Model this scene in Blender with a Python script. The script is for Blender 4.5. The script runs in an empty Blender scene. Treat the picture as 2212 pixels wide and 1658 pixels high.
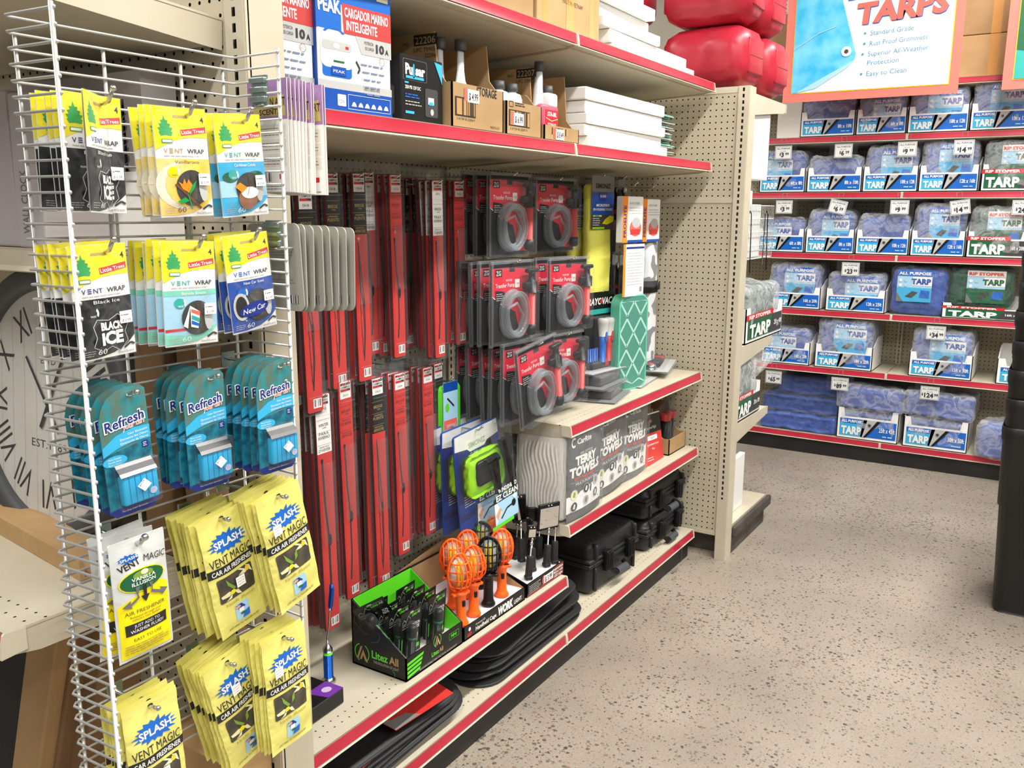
import bpy, bmesh, math, random
from math import sin, cos, pi, radians as rad
from mathutils import Vector, Matrix, noise
from mathutils.geometry import tessellate_polygon
random.seed(7)
S = bpy.context.scene
COL = S.collection
# ---------------------------------------------------------------- camera
CAMZ = 1.57; FPX = 1900.0; CX, CY = 1106.0, 829.0
# rows: camera right / up / back, in world axes (x along the aisle, y into the shelving, z up)
RR = Matrix(((0.53299636, -0.84610119, 0.00525831), (0.16048445, 0.10719414, 0.98120037), (-0.83075846, -0.52213235, 0.19292017)))
camd = bpy.data.cameras.new('camera'); cam = bpy.data.objects.new('camera', camd); COL.objects.link(cam)
camd.sensor_width = 36.0; camd.lens = 36.0*FPX/2212.0; camd.clip_start = 0.05; camd.clip_end = 60
cam.matrix_world = Matrix.Translation((0, 0, CAMZ)) @ RR.transposed().to_4x4()
S.camera = cam
def P(u, v, ax, val):
    r = RR.transposed() @ Vector((u-CX, CY-v, -FPX)); c = Vector((0, 0, CAMZ)); i = 'xyz'.index(ax)
    return c + r*((val-c[i])/r[i])
# ---------------------------------------------------------------- light
w = bpy.data.worlds.new('world'); S.world = w; w.use_nodes = True
w.node_tree.nodes['Background'].inputs[0].default_value = (1.0, 0.975, 0.93, 1)
w.node_tree.nodes['Background'].inputs[1].default_value = 0.24
def striplight(x, y, z, lx, ly, power):
    ld = bpy.data.lights.new('ceiling_strip_light', 'AREA'); ld.shape = 'RECTANGLE'; ld.size = lx; ld.size_y = ly
    ld.energy = power; ld.color = (1.0, 0.975, 0.93)
    o = bpy.data.objects.new('ceiling_strip_light', ld); COL.objects.link(o); o.location = (x, y, z)
    return o
for (lx_, ly_, pw) in ((-0.9, -0.15, 135), (2.6, -0.15, 135), (4.75, -0.15, 105), (-0.9, -2.9, 120), (2.6, -2.9, 120), (0.0, 3.6, 80), (3.4, 3.6, 80)):
    striplight(lx_, ly_, 4.0, 1.7 if lx_ == 4.75 else 2.4, 0.22, pw)
S.view_settings.view_transform = 'Standard'; S.view_settings.look = 'None'
S.view_settings.gamma = 1.0; S.view_settings.use_curve_mapping = False
S.view_settings.exposure = 0.0
# ---------------------------------------------------------------- materials
def lin(h):
    h = h.lstrip('#'); out = []
    for i in (0, 2, 4):
        c = int(h[i:i+2], 16)/255.0; out.append(c/12.92 if c <= .04045 else ((c+.055)/1.055)**2.4)
    return (*out, 1.0)
class NT:
    def __init__(s, m): s.t = m.node_tree; s.n = s.t.nodes; s.l = s.t.links
    def new(s, ty, **k):
        n = s.n.new(ty)
        for a, b in k.items(): setattr(n, a, b)
        return n
    def math(s, op, a, b=None, c=None):
        n = s.n.new('ShaderNodeMath'); n.operation = op
        for i, x in enumerate((a, b, c)):
            if x is None: continue
            if isinstance(x, (int, float)): n.inputs[i].default_value = x
            else: s.l.new(x, n.inputs[i])
        return n.outputs[0]
MT = {}
def M(name):
    if name in MT: return MT[name]
    d = MATS[name]; hexc, rough = d[0], d[1]; kw = d[2] if len(d) > 2 else {}
    m = bpy.data.materials.new(name); m.use_nodes = True; MT[name] = m
    t = NT(m); b = t.n['Principled BSDF']; out = t.n['Material Output']
    b.inputs['Base Color'].default_value = lin(hexc); b.inputs['Roughness'].default_value = rough
    b.inputs['Metallic'].default_value = kw.get('metal', 0.0)
    b.inputs['Specular IOR Level'].default_value = kw.get('spec', 0.5)
    if 'emit' in kw:
        b.inputs['Emission Color'].default_value = lin(hexc); b.inputs['Emission Strength'].default_value = kw['emit']
    tc = t.new('ShaderNodeTexCoord'); kind = kw.get('kind')
    if 'var' in kw:      # soft mottling between two colours
        hex2, sc = kw['var']; nz = t.new('ShaderNodeTexNoise'); nz.inputs['Scale'].default_value = sc; nz.inputs['Detail'].default_value = kw.get('det', 4)
        t.l.new(tc.outputs['Object'], nz.inputs['Vector'])
        cr = t.new('ShaderNodeValToRGB'); lo, hi = kw.get('rng', (.35, .65))
        cr.color_ramp.elements[0].position = lo; cr.color_ramp.elements[1].position = hi
        cr.color_ramp.elements[0].color = lin(hexc); cr.color_ramp.elements[1].color = lin(hex2)
        t.l.new(nz.outputs[0], cr.inputs[0]); t.l.new(cr.outputs[0], b.inputs['Base Color'])
    if 'bump' in kw:
        sc, st = kw['bump']; nb = t.new('ShaderNodeTexNoise'); nb.inputs['Scale'].default_value = sc; nb.inputs['Detail'].default_value = 3
        t.l.new(tc.outputs['Object'], nb.inputs['Vector']); bp = t.new('ShaderNodeBump'); bp.inputs['Strength'].default_value = st; bp.inputs['Distance'].default_value = kw.get('bd', .004)
        t.l.new(nb.outputs[0], bp.inputs['Height']); t.l.new(bp.outputs[0], b.inputs['Normal'])
    if kind in ('clear', 'bag'):   # thin clear plastic: mostly see-through, shiny at a slant
        tr = t.new('ShaderNodeBsdfTransparent'); mx = t.new('ShaderNodeMixShader'); lw = t.new('ShaderNodeLayerWeight')
        tr.inputs[0].default_value = lin(kw.get('tint', 'ffffff'))
        lw.inputs['Blend'].default_value = kw.get('blend', .25)
        f = t.math('MINIMUM', t.math('ADD', t.math('MULTIPLY', lw.outputs['Facing'], kw.get('face', .45)), kw.get('base', .05)), 1.0)
        if kind == 'bag':          # wrinkled film: pale streaks painted in as glints along the folds
            nz = t.new('ShaderNodeTexNoise'); nz.inputs['Scale'].default_value = kw.get('sc', 22); nz.inputs['Detail'].default_value = 5; nz.inputs['Distortion'].default_value = 1.2
            t.l.new(tc.outputs['Object'], nz.inputs['Vector'])
            ridge = t.math('SUBTRACT', 1.0, t.math('MULTIPLY', t.math('ABSOLUTE', t.math('SUBTRACT', nz.outputs[0], .5)), 9.0))
            f = t.math('MINIMUM', t.math('ADD', f, t.math('MULTIPLY', t.math('MAXIMUM', ridge, 0.0), kw.get('str', .35))), .95)
        t.l.new(f, mx.inputs[0]); t.l.new(tr.outputs[0], mx.inputs[1]); t.l.new(b.outputs[0], mx.inputs[2]); t.l.new(mx.outputs[0], out.inputs[0])
    if kind in ('peg', 'deck', 'slot'):
        sp = t.new('ShaderNodeSeparateXYZ'); t.l.new(tc.outputs['Object'], sp.inputs[0])
        X, Y, Z = sp.outputs; q = 1/.0254
        if kind == 'slot':
            ax = t.math('LESS_THAN', t.math('ABSOLUTE', X), .0042)
            fz = t.math('FRACT', t.math('MULTIPLY', Z, q)); az = t.math('MULTIPLY', t.math('GREATER_THAN', fz, .22), t.math('LESS_THAN', fz, .80))
            mask = t.math('MULTIPLY', t.math('MULTIPLY', ax, az), t.math('GREATER_THAN', Z, .29))
        else:
            B = Z if kind == 'peg' else Y
            row = t.math('MULTIPLY', B, q)
            fx = t.math('SUBTRACT', t.math('FRACT', t.math('MULTIPLY', X, q)), .5); fz = t.math('SUBTRACT', t.math('FRACT', row), .5)
            if kind == 'deck': fx = t.math('SUBTRACT', t.math('FRACT', t.math('ADD', t.math('MULTIPLY', X, q), t.math('MULTIPLY', t.math('FLOOR', row), .5))), .5)
            d2 = t.math('ADD', t.math('MULTIPLY', fx, fx), t.math('MULTIPLY', fz, fz))
            mask = t.math('LESS_THAN', d2, .0165 if kind == 'peg' else .0085)
            if kind == 'deck':
                mask = t.math('MULTIPLY', mask, t.math('ADD', t.math('MULTIPLY', t.math('GREATER_THAN', Y, .0254), t.math('LESS_THAN', Y, .0762)), t.math('GREATER_THAN', Y, kw.get('yb', .381))))
        tr = t.new('ShaderNodeBsdfTransparent'); mx = t.new('ShaderNodeMixShader')
        t.l.new(mask, mx.inputs[0]); t.l.new(b.outputs[0], mx.inputs[1]); t.l.new(tr.outputs[0], mx.inputs[2]); t.l.new(mx.outputs[0], out.inputs[0])
    if kind == 'floor':
        base = t.new('ShaderNodeTexNoise'); base.inputs['Scale'].default_value = 1.7; base.inputs['Detail'].default_value = 6
        t.l.new(tc.outputs['Object'], base.inputs['Vector'])
        cr = t.new('ShaderNodeValToRGB'); e = cr.color_ramp.elements; e[0].position = .3; e[1].position = .7; e[0].color = lin('8f857a'); e[1].color = lin('aa9f90')
        t.l.new(base.outputs[0], cr.inputs[0]); col = cr.outputs[0]
        fine = t.new('ShaderNodeTexNoise'); fine.inputs['Scale'].default_value = 160; fine.inputs['Detail'].default_value = 4; t.l.new(tc.outputs['Object'], fine.inputs['Vector'])
        mm = t.new('ShaderNodeMix', data_type='RGBA', blend_type='MULTIPLY'); mm.inputs[0].default_value = .35
        fr = t.new('ShaderNodeValToRGB'); fr.color_ramp.elements[0].position = .38; fr.color_ramp.elements[0].color = (.55, .52, .48, 1); fr.color_ramp.elements[1].position = .55; fr.color_ramp.elements[1].color = (1, 1, 1, 1)
        t.l.new(fine.outputs[0], fr.inputs[0]); t.l.new(col, mm.inputs[6]); t.l.new(fr.outputs[0], mm.inputs[7]); col = mm.outputs[2]
        dens = t.new('ShaderNodeTexNoise'); dens.inputs['Scale'].default_value = 1.1; dens.inputs['Detail'].default_value = 2; t.l.new(tc.outputs['Object'], dens.inputs['Vector'])
        for sc, th, rr_ in ((62, .0, .36), (105, .0, .34)):      # stone chips in two sizes
            vo = t.new('ShaderNodeTexVoronoi'); vo.inputs['Scale'].default_value = sc
            dn = t.new('ShaderNodeTexNoise'); dn.inputs['Scale'].default_value = sc*2.2; t.l.new(tc.outputs['Object'], dn.inputs['Vector'])
            va = t.new('ShaderNodeVectorMath', operation='SCALE'); va.inputs['Scale'].default_value = .009; t.l.new(dn.outputs['Color'], va.inputs[0])
            vb = t.new('ShaderNodeVectorMath', operation='ADD'); t.l.new(va.outputs[0], vb.inputs[0]); t.l.new(tc.outputs['Object'], vb.inputs[1]); t.l.new(vb.outputs[0], vo.inputs['Vector'])
            sc3 = t.new('ShaderNodeSeparateColor'); t.l.new(vo.outputs['Color'], sc3.inputs[0])
            size = t.math('MULTIPLY', t.math('ADD', t.math('MULTIPLY', sc3.outputs[0], 1.5), t.math('MULTIPLY', dens.outputs[0], 1.3)), rr_)
            size = t.math('SUBTRACT', size, .34)
            msk = t.math('MULTIPLY', t.math('LESS_THAN', vo.outputs['Distance'], size), .88)
            c2 = t.new('ShaderNodeValToRGB'); c2.color_ramp.interpolation = 'CONSTANT'; ee = c2.color_ramp.elements
            ee[0].position = 0; ee[0].color = lin('5a5046'); ee[1].position = .3; ee[1].color = lin('776c5e')
            for p_, h_ in ((.45, '87695a'), (.58, '3f3b37'), (.7, '948a7a'), (.85, '62655e')): x_ = ee.new(p_); x_.color = lin(h_)
            t.l.new(sc3.outputs[1], c2.inputs[0])
            mx = t.new('ShaderNodeMix', data_type='RGBA'); t.l.new(msk, mx.inputs[0]); t.l.new(col, mx.inputs[6]); t.l.new(c2.outputs[0], mx.inputs[7]); col = mx.outputs[2]
        t.l.new(col, b.inputs['Base Color'])
    if kind == 'stripe':           # thin repeated bars along one local axis
        sp = t.new('ShaderNodeSeparateXYZ'); t.l.new(tc.outputs['Object'], sp.inputs[0])
        wn = t.new('ShaderNodeTexWhiteNoise', noise_dimensions='1D'); t.l.new(t.math('FLOOR', t.math('MULTIPLY', sp.outputs[kw['ax']], kw['freq'])), wn.inputs[1])
        mx = t.new('ShaderNodeMix', data_type='RGBA'); t.l.new(t.math('GREATER_THAN', wn.outputs[0], .45), mx.inputs[0])
        mx.inputs[6].default_value = lin(hexc); mx.inputs[7].default_value = lin(kw['hex2']); t.l.new(mx.outputs[2], b.inputs['Base Color'])
    return m
MATS = {
 'floor': ('c6baa4', .38, dict(kind='floor')), 'wall': ('d8cfbd', .8, dict(var=('cfc5b2', 3))), 'holeshade': ('2a2622', .9),
 'steel': ('ccc3ad', .42, dict(var=('c5bba4', 6), bump=(300, .04))), 'peg': ('c6bca5', .45, dict(kind='peg', var=('beb39b', 5))),
 'deck': ('cdc4b0', .42, dict(kind='deck', var=('c6bca4', 7))), 'slot': ('ccc3ad', .42, dict(kind='slot')),
 'rail': ('c42f45', .33, dict(var=('b82439', 4))), 'railend': ('d9cfb8', .5), 'kick': ('191817', .5, dict(var=('232120', 8))),
 'kickdust': ('3d3833', .6, dict(var=('564e46', 9))), 'chrome': ('c9c9c7', .25, dict(metal=1.0)), 'wire': ('cdccc8', .34, dict(metal=.45)), 'zinc': ('9fb0ac', .3, dict(metal=.9)),
 'whitewire': ('f2f2f0', .4), 'black': ('1b1b1c', .5), 'blackg': ('141415', .34, dict(spec=.35)), 'blackm': ('242425', .75, dict(bump=(500, .3))), 'dgrey': ('3c3c3d', .5), 'grey': ('7f7f7e', .5), 'tlabel': ('636465', .4), 'lgrey': ('b9b9b7', .5),
 'white': ('f3f2ef', .5), 'whiteg': ('f6f5f2', .25), 'paper': ('fbfaf7', .6), 'offw': ('e9e4da', .6), 'cream': ('e8dfc8', .6),
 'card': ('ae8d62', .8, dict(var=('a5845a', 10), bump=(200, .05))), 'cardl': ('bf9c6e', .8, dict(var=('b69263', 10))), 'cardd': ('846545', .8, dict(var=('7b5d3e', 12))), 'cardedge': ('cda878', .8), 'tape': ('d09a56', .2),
 'red': ('d3232b', .4), 'redc': ('cf3833', .40, dict(var=('c8302d', 5))), 'dred': ('7c232a', .4), 'pinkr': ('d72c42', .38), 'coral': ('f0685a', .5), 'orange': ('ff6a1c', .35, dict(bump=(60, .03))), 'orangel': ('f98a16', .45),
 'yel': ('f6e600', .35), 'yel2': ('f4c51c', .38, dict(var=('edd98a', 20))), 'splash': ('e9e17a', .38, dict(bump=(45, .25), bd=.003)), 'splashp': ('efe673', .5), 'lemon': ('f3f06a', .9, dict(bump=(400, .5))), 'ledy': ('f7e61c', .4),
 'green': ('17a04a', .4), 'lime': ('5fdc28', .4), 'lime2': ('9fe01e', .45), 'dkgreen': ('14603a', .4), 'tarppic': ('2fb4e2', .4, dict(var=('7ad2f0', 9))), 'signcoral': ('f4796a', .5), 'signink': ('4b8fb2', .5), 'insert': ('ece4ec', .5), 'tarpg': ('23503a', .45, dict(bump=(80, .4))), 'mint': ('7fd8bd', .4), 'teal': ('2fa9a0', .4),
 'blue': ('1466c4', .38), 'blue2': ('0f4aa8', .38), 'navy': ('1d2f83', .4), 'sky': ('39b1e0', .38), 'pale': ('a9d6ee', .4), 'aqua': ('1f8297', .4, dict(var=('14566e', 60), rng=(.4, .6))), 'aqua2': ('2c8a92', .4, dict(var=('5c7264', 55), rng=(.40, .64))),
 'tarp': ('4360ae', .40, dict(bump=(60, .5), bd=.006, var=('3450a0', 20))), 'tarpd': ('31498c', .45, dict(bump=(60, .4))), 'ribbon': ('3da5de', .4), 'padblue': ('25a9d8', .45), 'purple': ('a67fb2', .45), 'purple2': ('6d2f9c', .4), 'maroon': ('4b1430', .5), 'sand': ('c7b46a', .5), 'silverbag': ('d3d5d2', .35), 'brick': ('c23a38', .45),
 'brown': ('6b4428', .6), 'coco': ('8a5a3a', .8), 'skin': ('d8a98a', .6), 'petal': ('efe9b8', .5), 'leaf': ('7aa03a', .5), 'darkpic': ('3a352e', .5, dict(var=('57503f', 40))),
 'jerry': ('b72337', .38, dict(var=('ab1f32', 4))), 'greyblk': ('8f8d85', .5), 'blister': ('a9a79c', .45, dict(var=('9d9b90', 8))), 'gold': ('b59a5a', .5),
 'matt': ('1d1d1f', .9, dict(bump=(900, .6))), 'rubber': ('222224', .55, dict(bump=(200, .1))), 'casebl': ('1c1c1e', .48, dict(bump=(500, .15))), 'handle': ('565a60', .5), 'bin': ('141415', .45, dict(bump=(40, .05))),
 'towel': ('e6e3dc', .95, dict(bump=(600, .6), bd=.002)), 'clockface': ('eae7e0', .6, dict(var=('dcd8d0', 5))), 'clockrim': ('4a4c4e', .5), 'clockbox': ('b7b1b3', .6), 'ink': ('222222', .6), 'inkg': ('6a6a6c', .6), 'inkb': ('6f7fa0', .6),
 'metblue': ('1356b5', .25, dict(metal=.6)), 'copper': ('c98f74', .3, dict(metal=.8)), 'mirror': ('e8e8e8', .03, dict(metal=1.0)), 'violetl': ('c9b3d8', .3),
 'clear': ('8c9093', .10, dict(kind='clear', base=.03, face=.30, spec=.9)), 'clearw': ('a4a8aa', .12, dict(kind='clear', base=.12, face=.35)), 'trellis': ('a5d3c6', .4), 'smoke': ('77777a', .12, dict(kind='clear', base=.6, face=.4)), 'bottle': ('eef2f4', .25, dict(kind='clear', base=.72, face=.25)), 'pinkliq': ('e8607a', .25, dict(kind='clear', base=.78, face=.2)), 'blueliq': ('4f7f98', .25, dict(kind='clear', base=.8, face=.2)), 'purpliq': ('b9a0c4', .25, dict(kind='clear', base=.8, face=.2)),
 'film': ('b8bcc0', .14, dict(kind='bag', base=.025, face=.20, str=.08, spec=.9, sc=16, bump=(26, .8), bd=.01)), 'filmw': ('f2f4f6', .16, dict(kind='bag', base=.10, face=.35, str=.22, sc=12, bump=(22, 1.0), bd=.012)), 'tube': ('aab4ba', .06, dict(kind='clear', base=.10, face=.75, spec=1.0)),
 'bars': ('1a1a1a', .5, dict(kind='stripe', ax=0, freq=1300, hex2='f4f2ee')), 'barsc': ('3a2c1c', .6, dict(kind='stripe', ax=0, freq=260, hex2='b98d58')),
 'camo': ('dcdee0', .5, dict(var=('85888b', 13), rng=(.50, .52), det=1)), 'camod': ('5b5e61', .5),
 'shade': ('4f8f80', .35, dict(bump=(260, .5))), 'shadeedge': ('60bd9f', .4), 'silver': ('aeb4b8', .2, dict(metal=.8)),
}
# ---------------------------------------------------------------- mesh helpers
TXC = {}
def glyphs(s, bold=0.0, shear=0.0):
    k = (s, bold, shear)
    if k in TXC: return TXC[k]
    cu = bpy.data.curves.new('t', 'FONT'); cu.body = s; cu.size = 1.0; cu.resolution_u = 2; cu.offset = bold; cu.shear = shear
    o = bpy.data.objects.new('t', cu); COL.objects.link(o); bpy.context.view_layer.update()
    me = o.evaluated_get(bpy.context.evaluated_depsgraph_get()).to_mesh()
    vs = [(v.co.x, v.co.y) for v in me.vertices]; fs = [tuple(p.vertices) for p in me.polygons]
    x0 = min((a for a, b in vs), default=0); x1 = max((a for a, b in vs), default=1)
    vs = [((a-x0), b/0.729) for a, b in vs]
    o.to_mesh_clear(); bpy.data.objects.remove(o); bpy.data.curves.remove(cu)
    TXC[k] = (vs, fs, (x1-x0)/0.729); TXC[k] = ([(a/0.729, b) for a, b in vs], fs, (x1-x0)/0.729)
    return TXC[k]
class MB:
    def __init__(s, eps=.0003): s.v = []; s.f = []; s.m = []; s.s = []; s.mats = []; s.eps = eps; s.plane()
    def mi(s, n):
        if n not in s.mats: s.mats.append(n)
        return s.mats.index(n)
    def add(s, vs, fs, mat, smooth=False):
        o = len(s.v); s.v += [Vector(a) for a in vs]; i = s.mi(mat)
        for f in fs: s.f.append(tuple(a+o for a in f)); s.m.append(i); s.s.append(smooth)
        return s
    def box(s, x0, y0, z0, x1, y1, z1, mat, xf=None):
        vs = [(x, y, z) for x in (x0, x1) for y in (y0, y1) for z in (z0, z1)]
        if xf: vs = [xf @ Vector(a) for a in vs]
        return s.add(vs, [(0, 1, 3, 2), (4, 6, 7, 5), (0, 4, 5, 1), (2, 3, 7, 6), (0, 2, 6, 4), (1, 5, 7, 3)], mat)
    def rbox(s, x0, y0, z0, x1, y1, z1, r, mat, seg=3, smooth=True):   # rounded box
        bm = bmesh.new(); bmesh.ops.create_cube(bm, size=1.0)
        for v in bm.verts: v.co = Vector((x0+(v.co.x+.5)*(x1-x0), y0+(v.co.y+.5)*(y1-y0), z0+(v.co.z+.5)*(z1-z0)))
        bmesh.ops.bevel(bm, geom=bm.edges[:], offset=r, segments=seg, affect='EDGES', profile=.5)
        bm.verts.ensure_lookup_table(); s.add([v.co.copy() for v in bm.verts], [[v.index for v in f.verts] for f in bm.faces], mat, smooth); bm.free(); return s
    def prism(s, pts, ax, a, b, mat, cap=True):      # polygon in the two other axes, extruded along ax from a to b
        def mk(p, t):
            q = [0, 0, 0]; i = 'xyz'.index(ax); o = [j for j in range(3) if j != i]; q[i] = t; q[o[0]] = p[0]; q[o[1]] = p[1]; return q
        n = len(pts); vs = [mk(p, a) for p in pts]+[mk(p, b) for p in pts]
        fs = [(i, (i+1) % n, (i+1) % n+n, i+n) for i in range(n)]
        if cap:
            tri = tessellate_polygon([[Vector((p[0], p[1], 0)) for p in pts]]); fs += [tuple(t) for t in tri]+[tuple(x+n for x in t) for t in tri]
        return s.add(vs, fs, mat)
    def tube(s, pts, r, mat, n=6, closed=False, cap=True, sq=1.0):
        pts = [Vector(p) for p in pts]; L = len(pts); vs = []; fs = []; up = None
        for i, p in enumerate(pts):
            a = pts[i-1] if (i > 0 or closed) else p; b = pts[(i+1) % L] if (i < L-1 or closed) else p
            t = (b-a).normalized() if (b-a).length > 1e-9 else Vector((0, 0, 1))
            if up is None: up = Vector((0, 0, 1)) if abs(t.z) < .9 else Vector((1, 0, 0))
            e1 = t.cross(up); e1 = e1.normalized() if e1.length > 1e-6 else t.orthogonal().normalized(); e2 = e1.cross(t).normalized(); up = e2
            rr = r[i] if isinstance(r, (list, tuple)) else r
            for k in range(n): q = 2*pi*k/n; vs.append(p+e1*(rr*cos(q))+e2*(rr*sq*sin(q)))
        for i in range(L if closed else L-1):
            j = (i+1) % L
            for k in range(n): fs.append((i*n+k, i*n+(k+1) % n, j*n+(k+1) % n, j*n+k))
        if cap and not closed: fs.append(tuple(range(n))); fs.append(tuple((L-1)*n+k for k in range(n)))
        return s.add(vs, fs, mat, True)
    def lathe(s, prof, c, mat, n=20, ax='z', sx=1, sy=1):
        vs = []; fs = []; L = len(prof)
        for (r, h) in prof:
            for k in range(n):
                q = 2*pi*k/n; a, b = r*cos(q)*sx, r*sin(q)*sy
                vs.append({'z': (a, b, h), 'y': (a, h, b), 'x': (h, a, b)}[ax])
        vs = [Vector(x)+Vector(c) for x in vs]
        for i in range(L-1):
            for k in range(n): fs.append((i*n+k, i*n+(k+1) % n, (i+1)*n+(k+1) % n, (i+1)*n+k))
        fs.append(tuple(range(n))); fs.append(tuple((L-1)*n+k for k in range(n)))
        return s.add(vs, fs, mat, True)
    def ball(s, c, r, mat, n=8): return s.lathe([(max(r*sin(pi*i/6), 1e-5), -r*cos(pi*i/6)) for i in range(7)], c, mat, n)
    def grid(s, fn, nu, nv, mat, smooth=True):
        vs = [fn(i/nu, j/nv) for j in range(nv+1) for i in range(nu+1)]
        return s.add(vs, [(j*(nu+1)+i, j*(nu+1)+i+1, (j+1)*(nu+1)+i+1, (j+1)*(nu+1)+i) for j in range(nv) for i in range(nu)], mat, smooth)
    # ---- flat print on a plane: origin O, right R, up U; layers step outwards along N
    def plane(s, O=(0, 0, 0), R=(1, 0, 0), U=(0, 0, 1)):
        s.O = Vector(O); s.R = Vector(R).normalized(); s.U = Vector(U).normalized(); s.N = s.R.cross(s.U).normalized(); return s
    def pt(s, u, v, l): return s.O+s.R*u+s.U*v+s.N*(l*s.eps)
    def rc(s, u0, v0, u1, v1, mat, l=1): return s.add([s.pt(u0, v0, l), s.pt(u1, v0, l), s.pt(u1, v1, l), s.pt(u0, v1, l)], [(0, 1, 2, 3)], mat)
    def pg(s, pts, mat, l=1):
        tri = tessellate_polygon([[Vector((a, b, 0)) for a, b in pts]]); return s.add([s.pt(a, b, l) for a, b in pts], [tuple(t) for t in tri], mat)
    def el(s, cu, cv, ru, rv, mat, l=1, n=20, a0=0, a1=2*pi, tilt=0, ri=0):
        f = lambda q, k: (cu+ru*k*cos(q)*cos(tilt)-rv*k*sin(q)*sin(tilt), cv+ru*k*cos(q)*sin(tilt)+rv*k*sin(q)*cos(tilt))
        qs = [a0+(a1-a0)*i/n for i in range(n+1)]
        if ri:
            for i in range(n): s.add([s.pt(*f(qs[i], 1), l), s.pt(*f(qs[i+1], 1), l), s.pt(*f(qs[i+1], ri), l), s.pt(*f(qs[i], ri), l)], [(0, 1, 2, 3)], mat)
            return s
        if abs(a1-a0) > 6.2: qs = qs[:-1]
        return s.add([s.pt(*f(q, 1), l) for q in qs], [tuple(range(len(qs)))], mat)
    def tx(s, t, u, v, h, mat, l=2, w=None, bold=.0, shear=0, al='L', rot=0):
        vs, fs, W = glyphs(t, bold, shear); kx = (w/W if w else h)/h
        off = {'L': 0, 'C': -.5, 'R': -1}[al]*W*h*kx; c, sn = cos(rad(rot)), sin(rad(rot)); out = []
        for (a, b) in vs:
            x, y = a*h*kx+off, b*h; out.append(s.pt(u+x*c-y*sn, v+x*sn+y*c, l))
        return s.add(out, fs, mat)
    def line(s, pts, wd, mat, l=2):
        l0 = l
        for k_, ((a, b), (c, d)) in enumerate(zip(pts, pts[1:])):
            l = l0+.2*(k_ % 3); n = Vector((d-b, a-c)); n = n.normalized()*wd/2 if n.length else n
            s.add([s.pt(a-n.x, b-n.y, l), s.pt(c-n.x, d-n.y, l), s.pt(c+n.x, d+n.y, l), s.pt(a+n.x, b+n.y, l)], [(0, 1, 2, 3)], mat)
        return s
    def lines(s, u0, u1, vs, h, mat, l=2):       # rows of small unreadable print
        for i, v in enumerate(vs):
            u = u0; rnd = random.Random(i*7+int(v*9999))
            e = u1 if i % 3 else u0+(u1-u0)*.86
            while u < e-h:
                k = min(h*rnd.uniform(1.2, 4.5), e-u); s.rc(u, v, u+k, v+h*.55, mat, l); u += k+h*.55
        return s
    def refine(s, L):
        q = []
        for f, m, sm in zip(s.f, s.m, s.s):
            for i in range(1, len(f)-1): q.append(((f[0], f[i], f[i+1]), m, sm))
        mid = {}; F = []; MM = []; SS = []
        while q:
            (a, b, c), m, sm = q.pop()
            e = sorted([((s.v[a]-s.v[b]).length, a, b, c), ((s.v[b]-s.v[c]).length, b, c, a), ((s.v[c]-s.v[a]).length, c, a, b)], key=lambda t: t[0])[-1]
            if e[0] > L:
                k = (min(e[1], e[2]), max(e[1], e[2]))
                if k not in mid: mid[k] = len(s.v); s.v.append((s.v[e[1]]+s.v[e[2]])/2)
                q.append(((e[1], mid[k], e[3]), m, sm)); q.append(((mid[k], e[2], e[3]), m, sm))
            else: F.append((a, b, c)); MM.append(m); SS.append(sm)
        s.f, s.m, s.s = F, MM, SS; return s
    def warp(s, fn): s.v = [Vector(fn(p)) for p in s.v]; return s
    def xf(s, m): s.v = [m @ p for p in s.v]; return s
    def mesh(s, name):
        me = bpy.data.meshes.new(name); me.from_pydata([tuple(p) for p in s.v], [], s.f)
        for n in s.mats: me.materials.append(M(n))
        me.polygons.foreach_set('material_index', s.m); me.polygons.foreach_set('use_smooth', s.s); me.update(); return me
def E(name, loc=(0, 0, 0), rot=(0, 0, 0)):
    o = bpy.data.objects.new(name, None); COL.objects.link(o); o.location = loc; o.rotation_euler = rot; o.empty_display_size = .05; return o
def tag(o, label, cat, group=None, kind=None):
    o['label'] = label; o['category'] = cat
    if group: o['group'] = group
    if kind: o['kind'] = kind
    return o
def ob(name, mb, parent=None, loc=(0, 0, 0), rot=(0, 0, 0), label=None):
    o = bpy.data.objects.new(name, mb.mesh(name) if isinstance(mb, MB) else mb); COL.objects.link(o); o.location = loc; o.rotation_euler = rot
    if parent: o.parent = parent
    if label: o['label'] = label
    return o
def thing(name, label, cat, loc=(0, 0, 0), rot=(0, 0, 0), group=None): return tag(E(name, loc, rot), label, cat, group)
def struct(name, mb): o = ob(name, mb); o['kind'] = 'structure'; return o
def fit(t, sx, sz):
    for o in t.children: o.data.transform(Matrix.Diagonal((sx, 1, sz, 1)))
def dup(root, loc, rot, label, group=None):
    r = root.copy(); COL.objects.link(r); r.location = loc; r.rotation_euler = rot; r['label'] = label
    if group: r['group'] = group
    for ch in root.children:
        c = ch.copy(); COL.objects.link(c); c.parent = r
        for g in ch.children: d = g.copy(); COL.objects.link(d); d.parent = c
    return r
FIRST = {}
def inst(key, builder, loc, rot, label, group=None):       # the first one is built, later ones are copies
    if key not in FIRST:
        r = builder(); FIRST[key] = r; r.location = loc; r.rotation_euler = rot; r['label'] = label
        if group: r['group'] = group
        return r
    return dup(FIRST[key], loc, rot, label, group)
ORD = ['frontmost', 'second', 'third', 'fourth', 'fifth', 'sixth', 'seventh', 'eighth', 'ninth', 'tenth', 'eleventh']
def od(i, where): return ('frontmost on ' if i == 0 else ORD[i]+' from front, ')+where
FACE_X = -pi/2   # turn a thing built facing the aisle so that it faces back along the aisle
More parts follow.
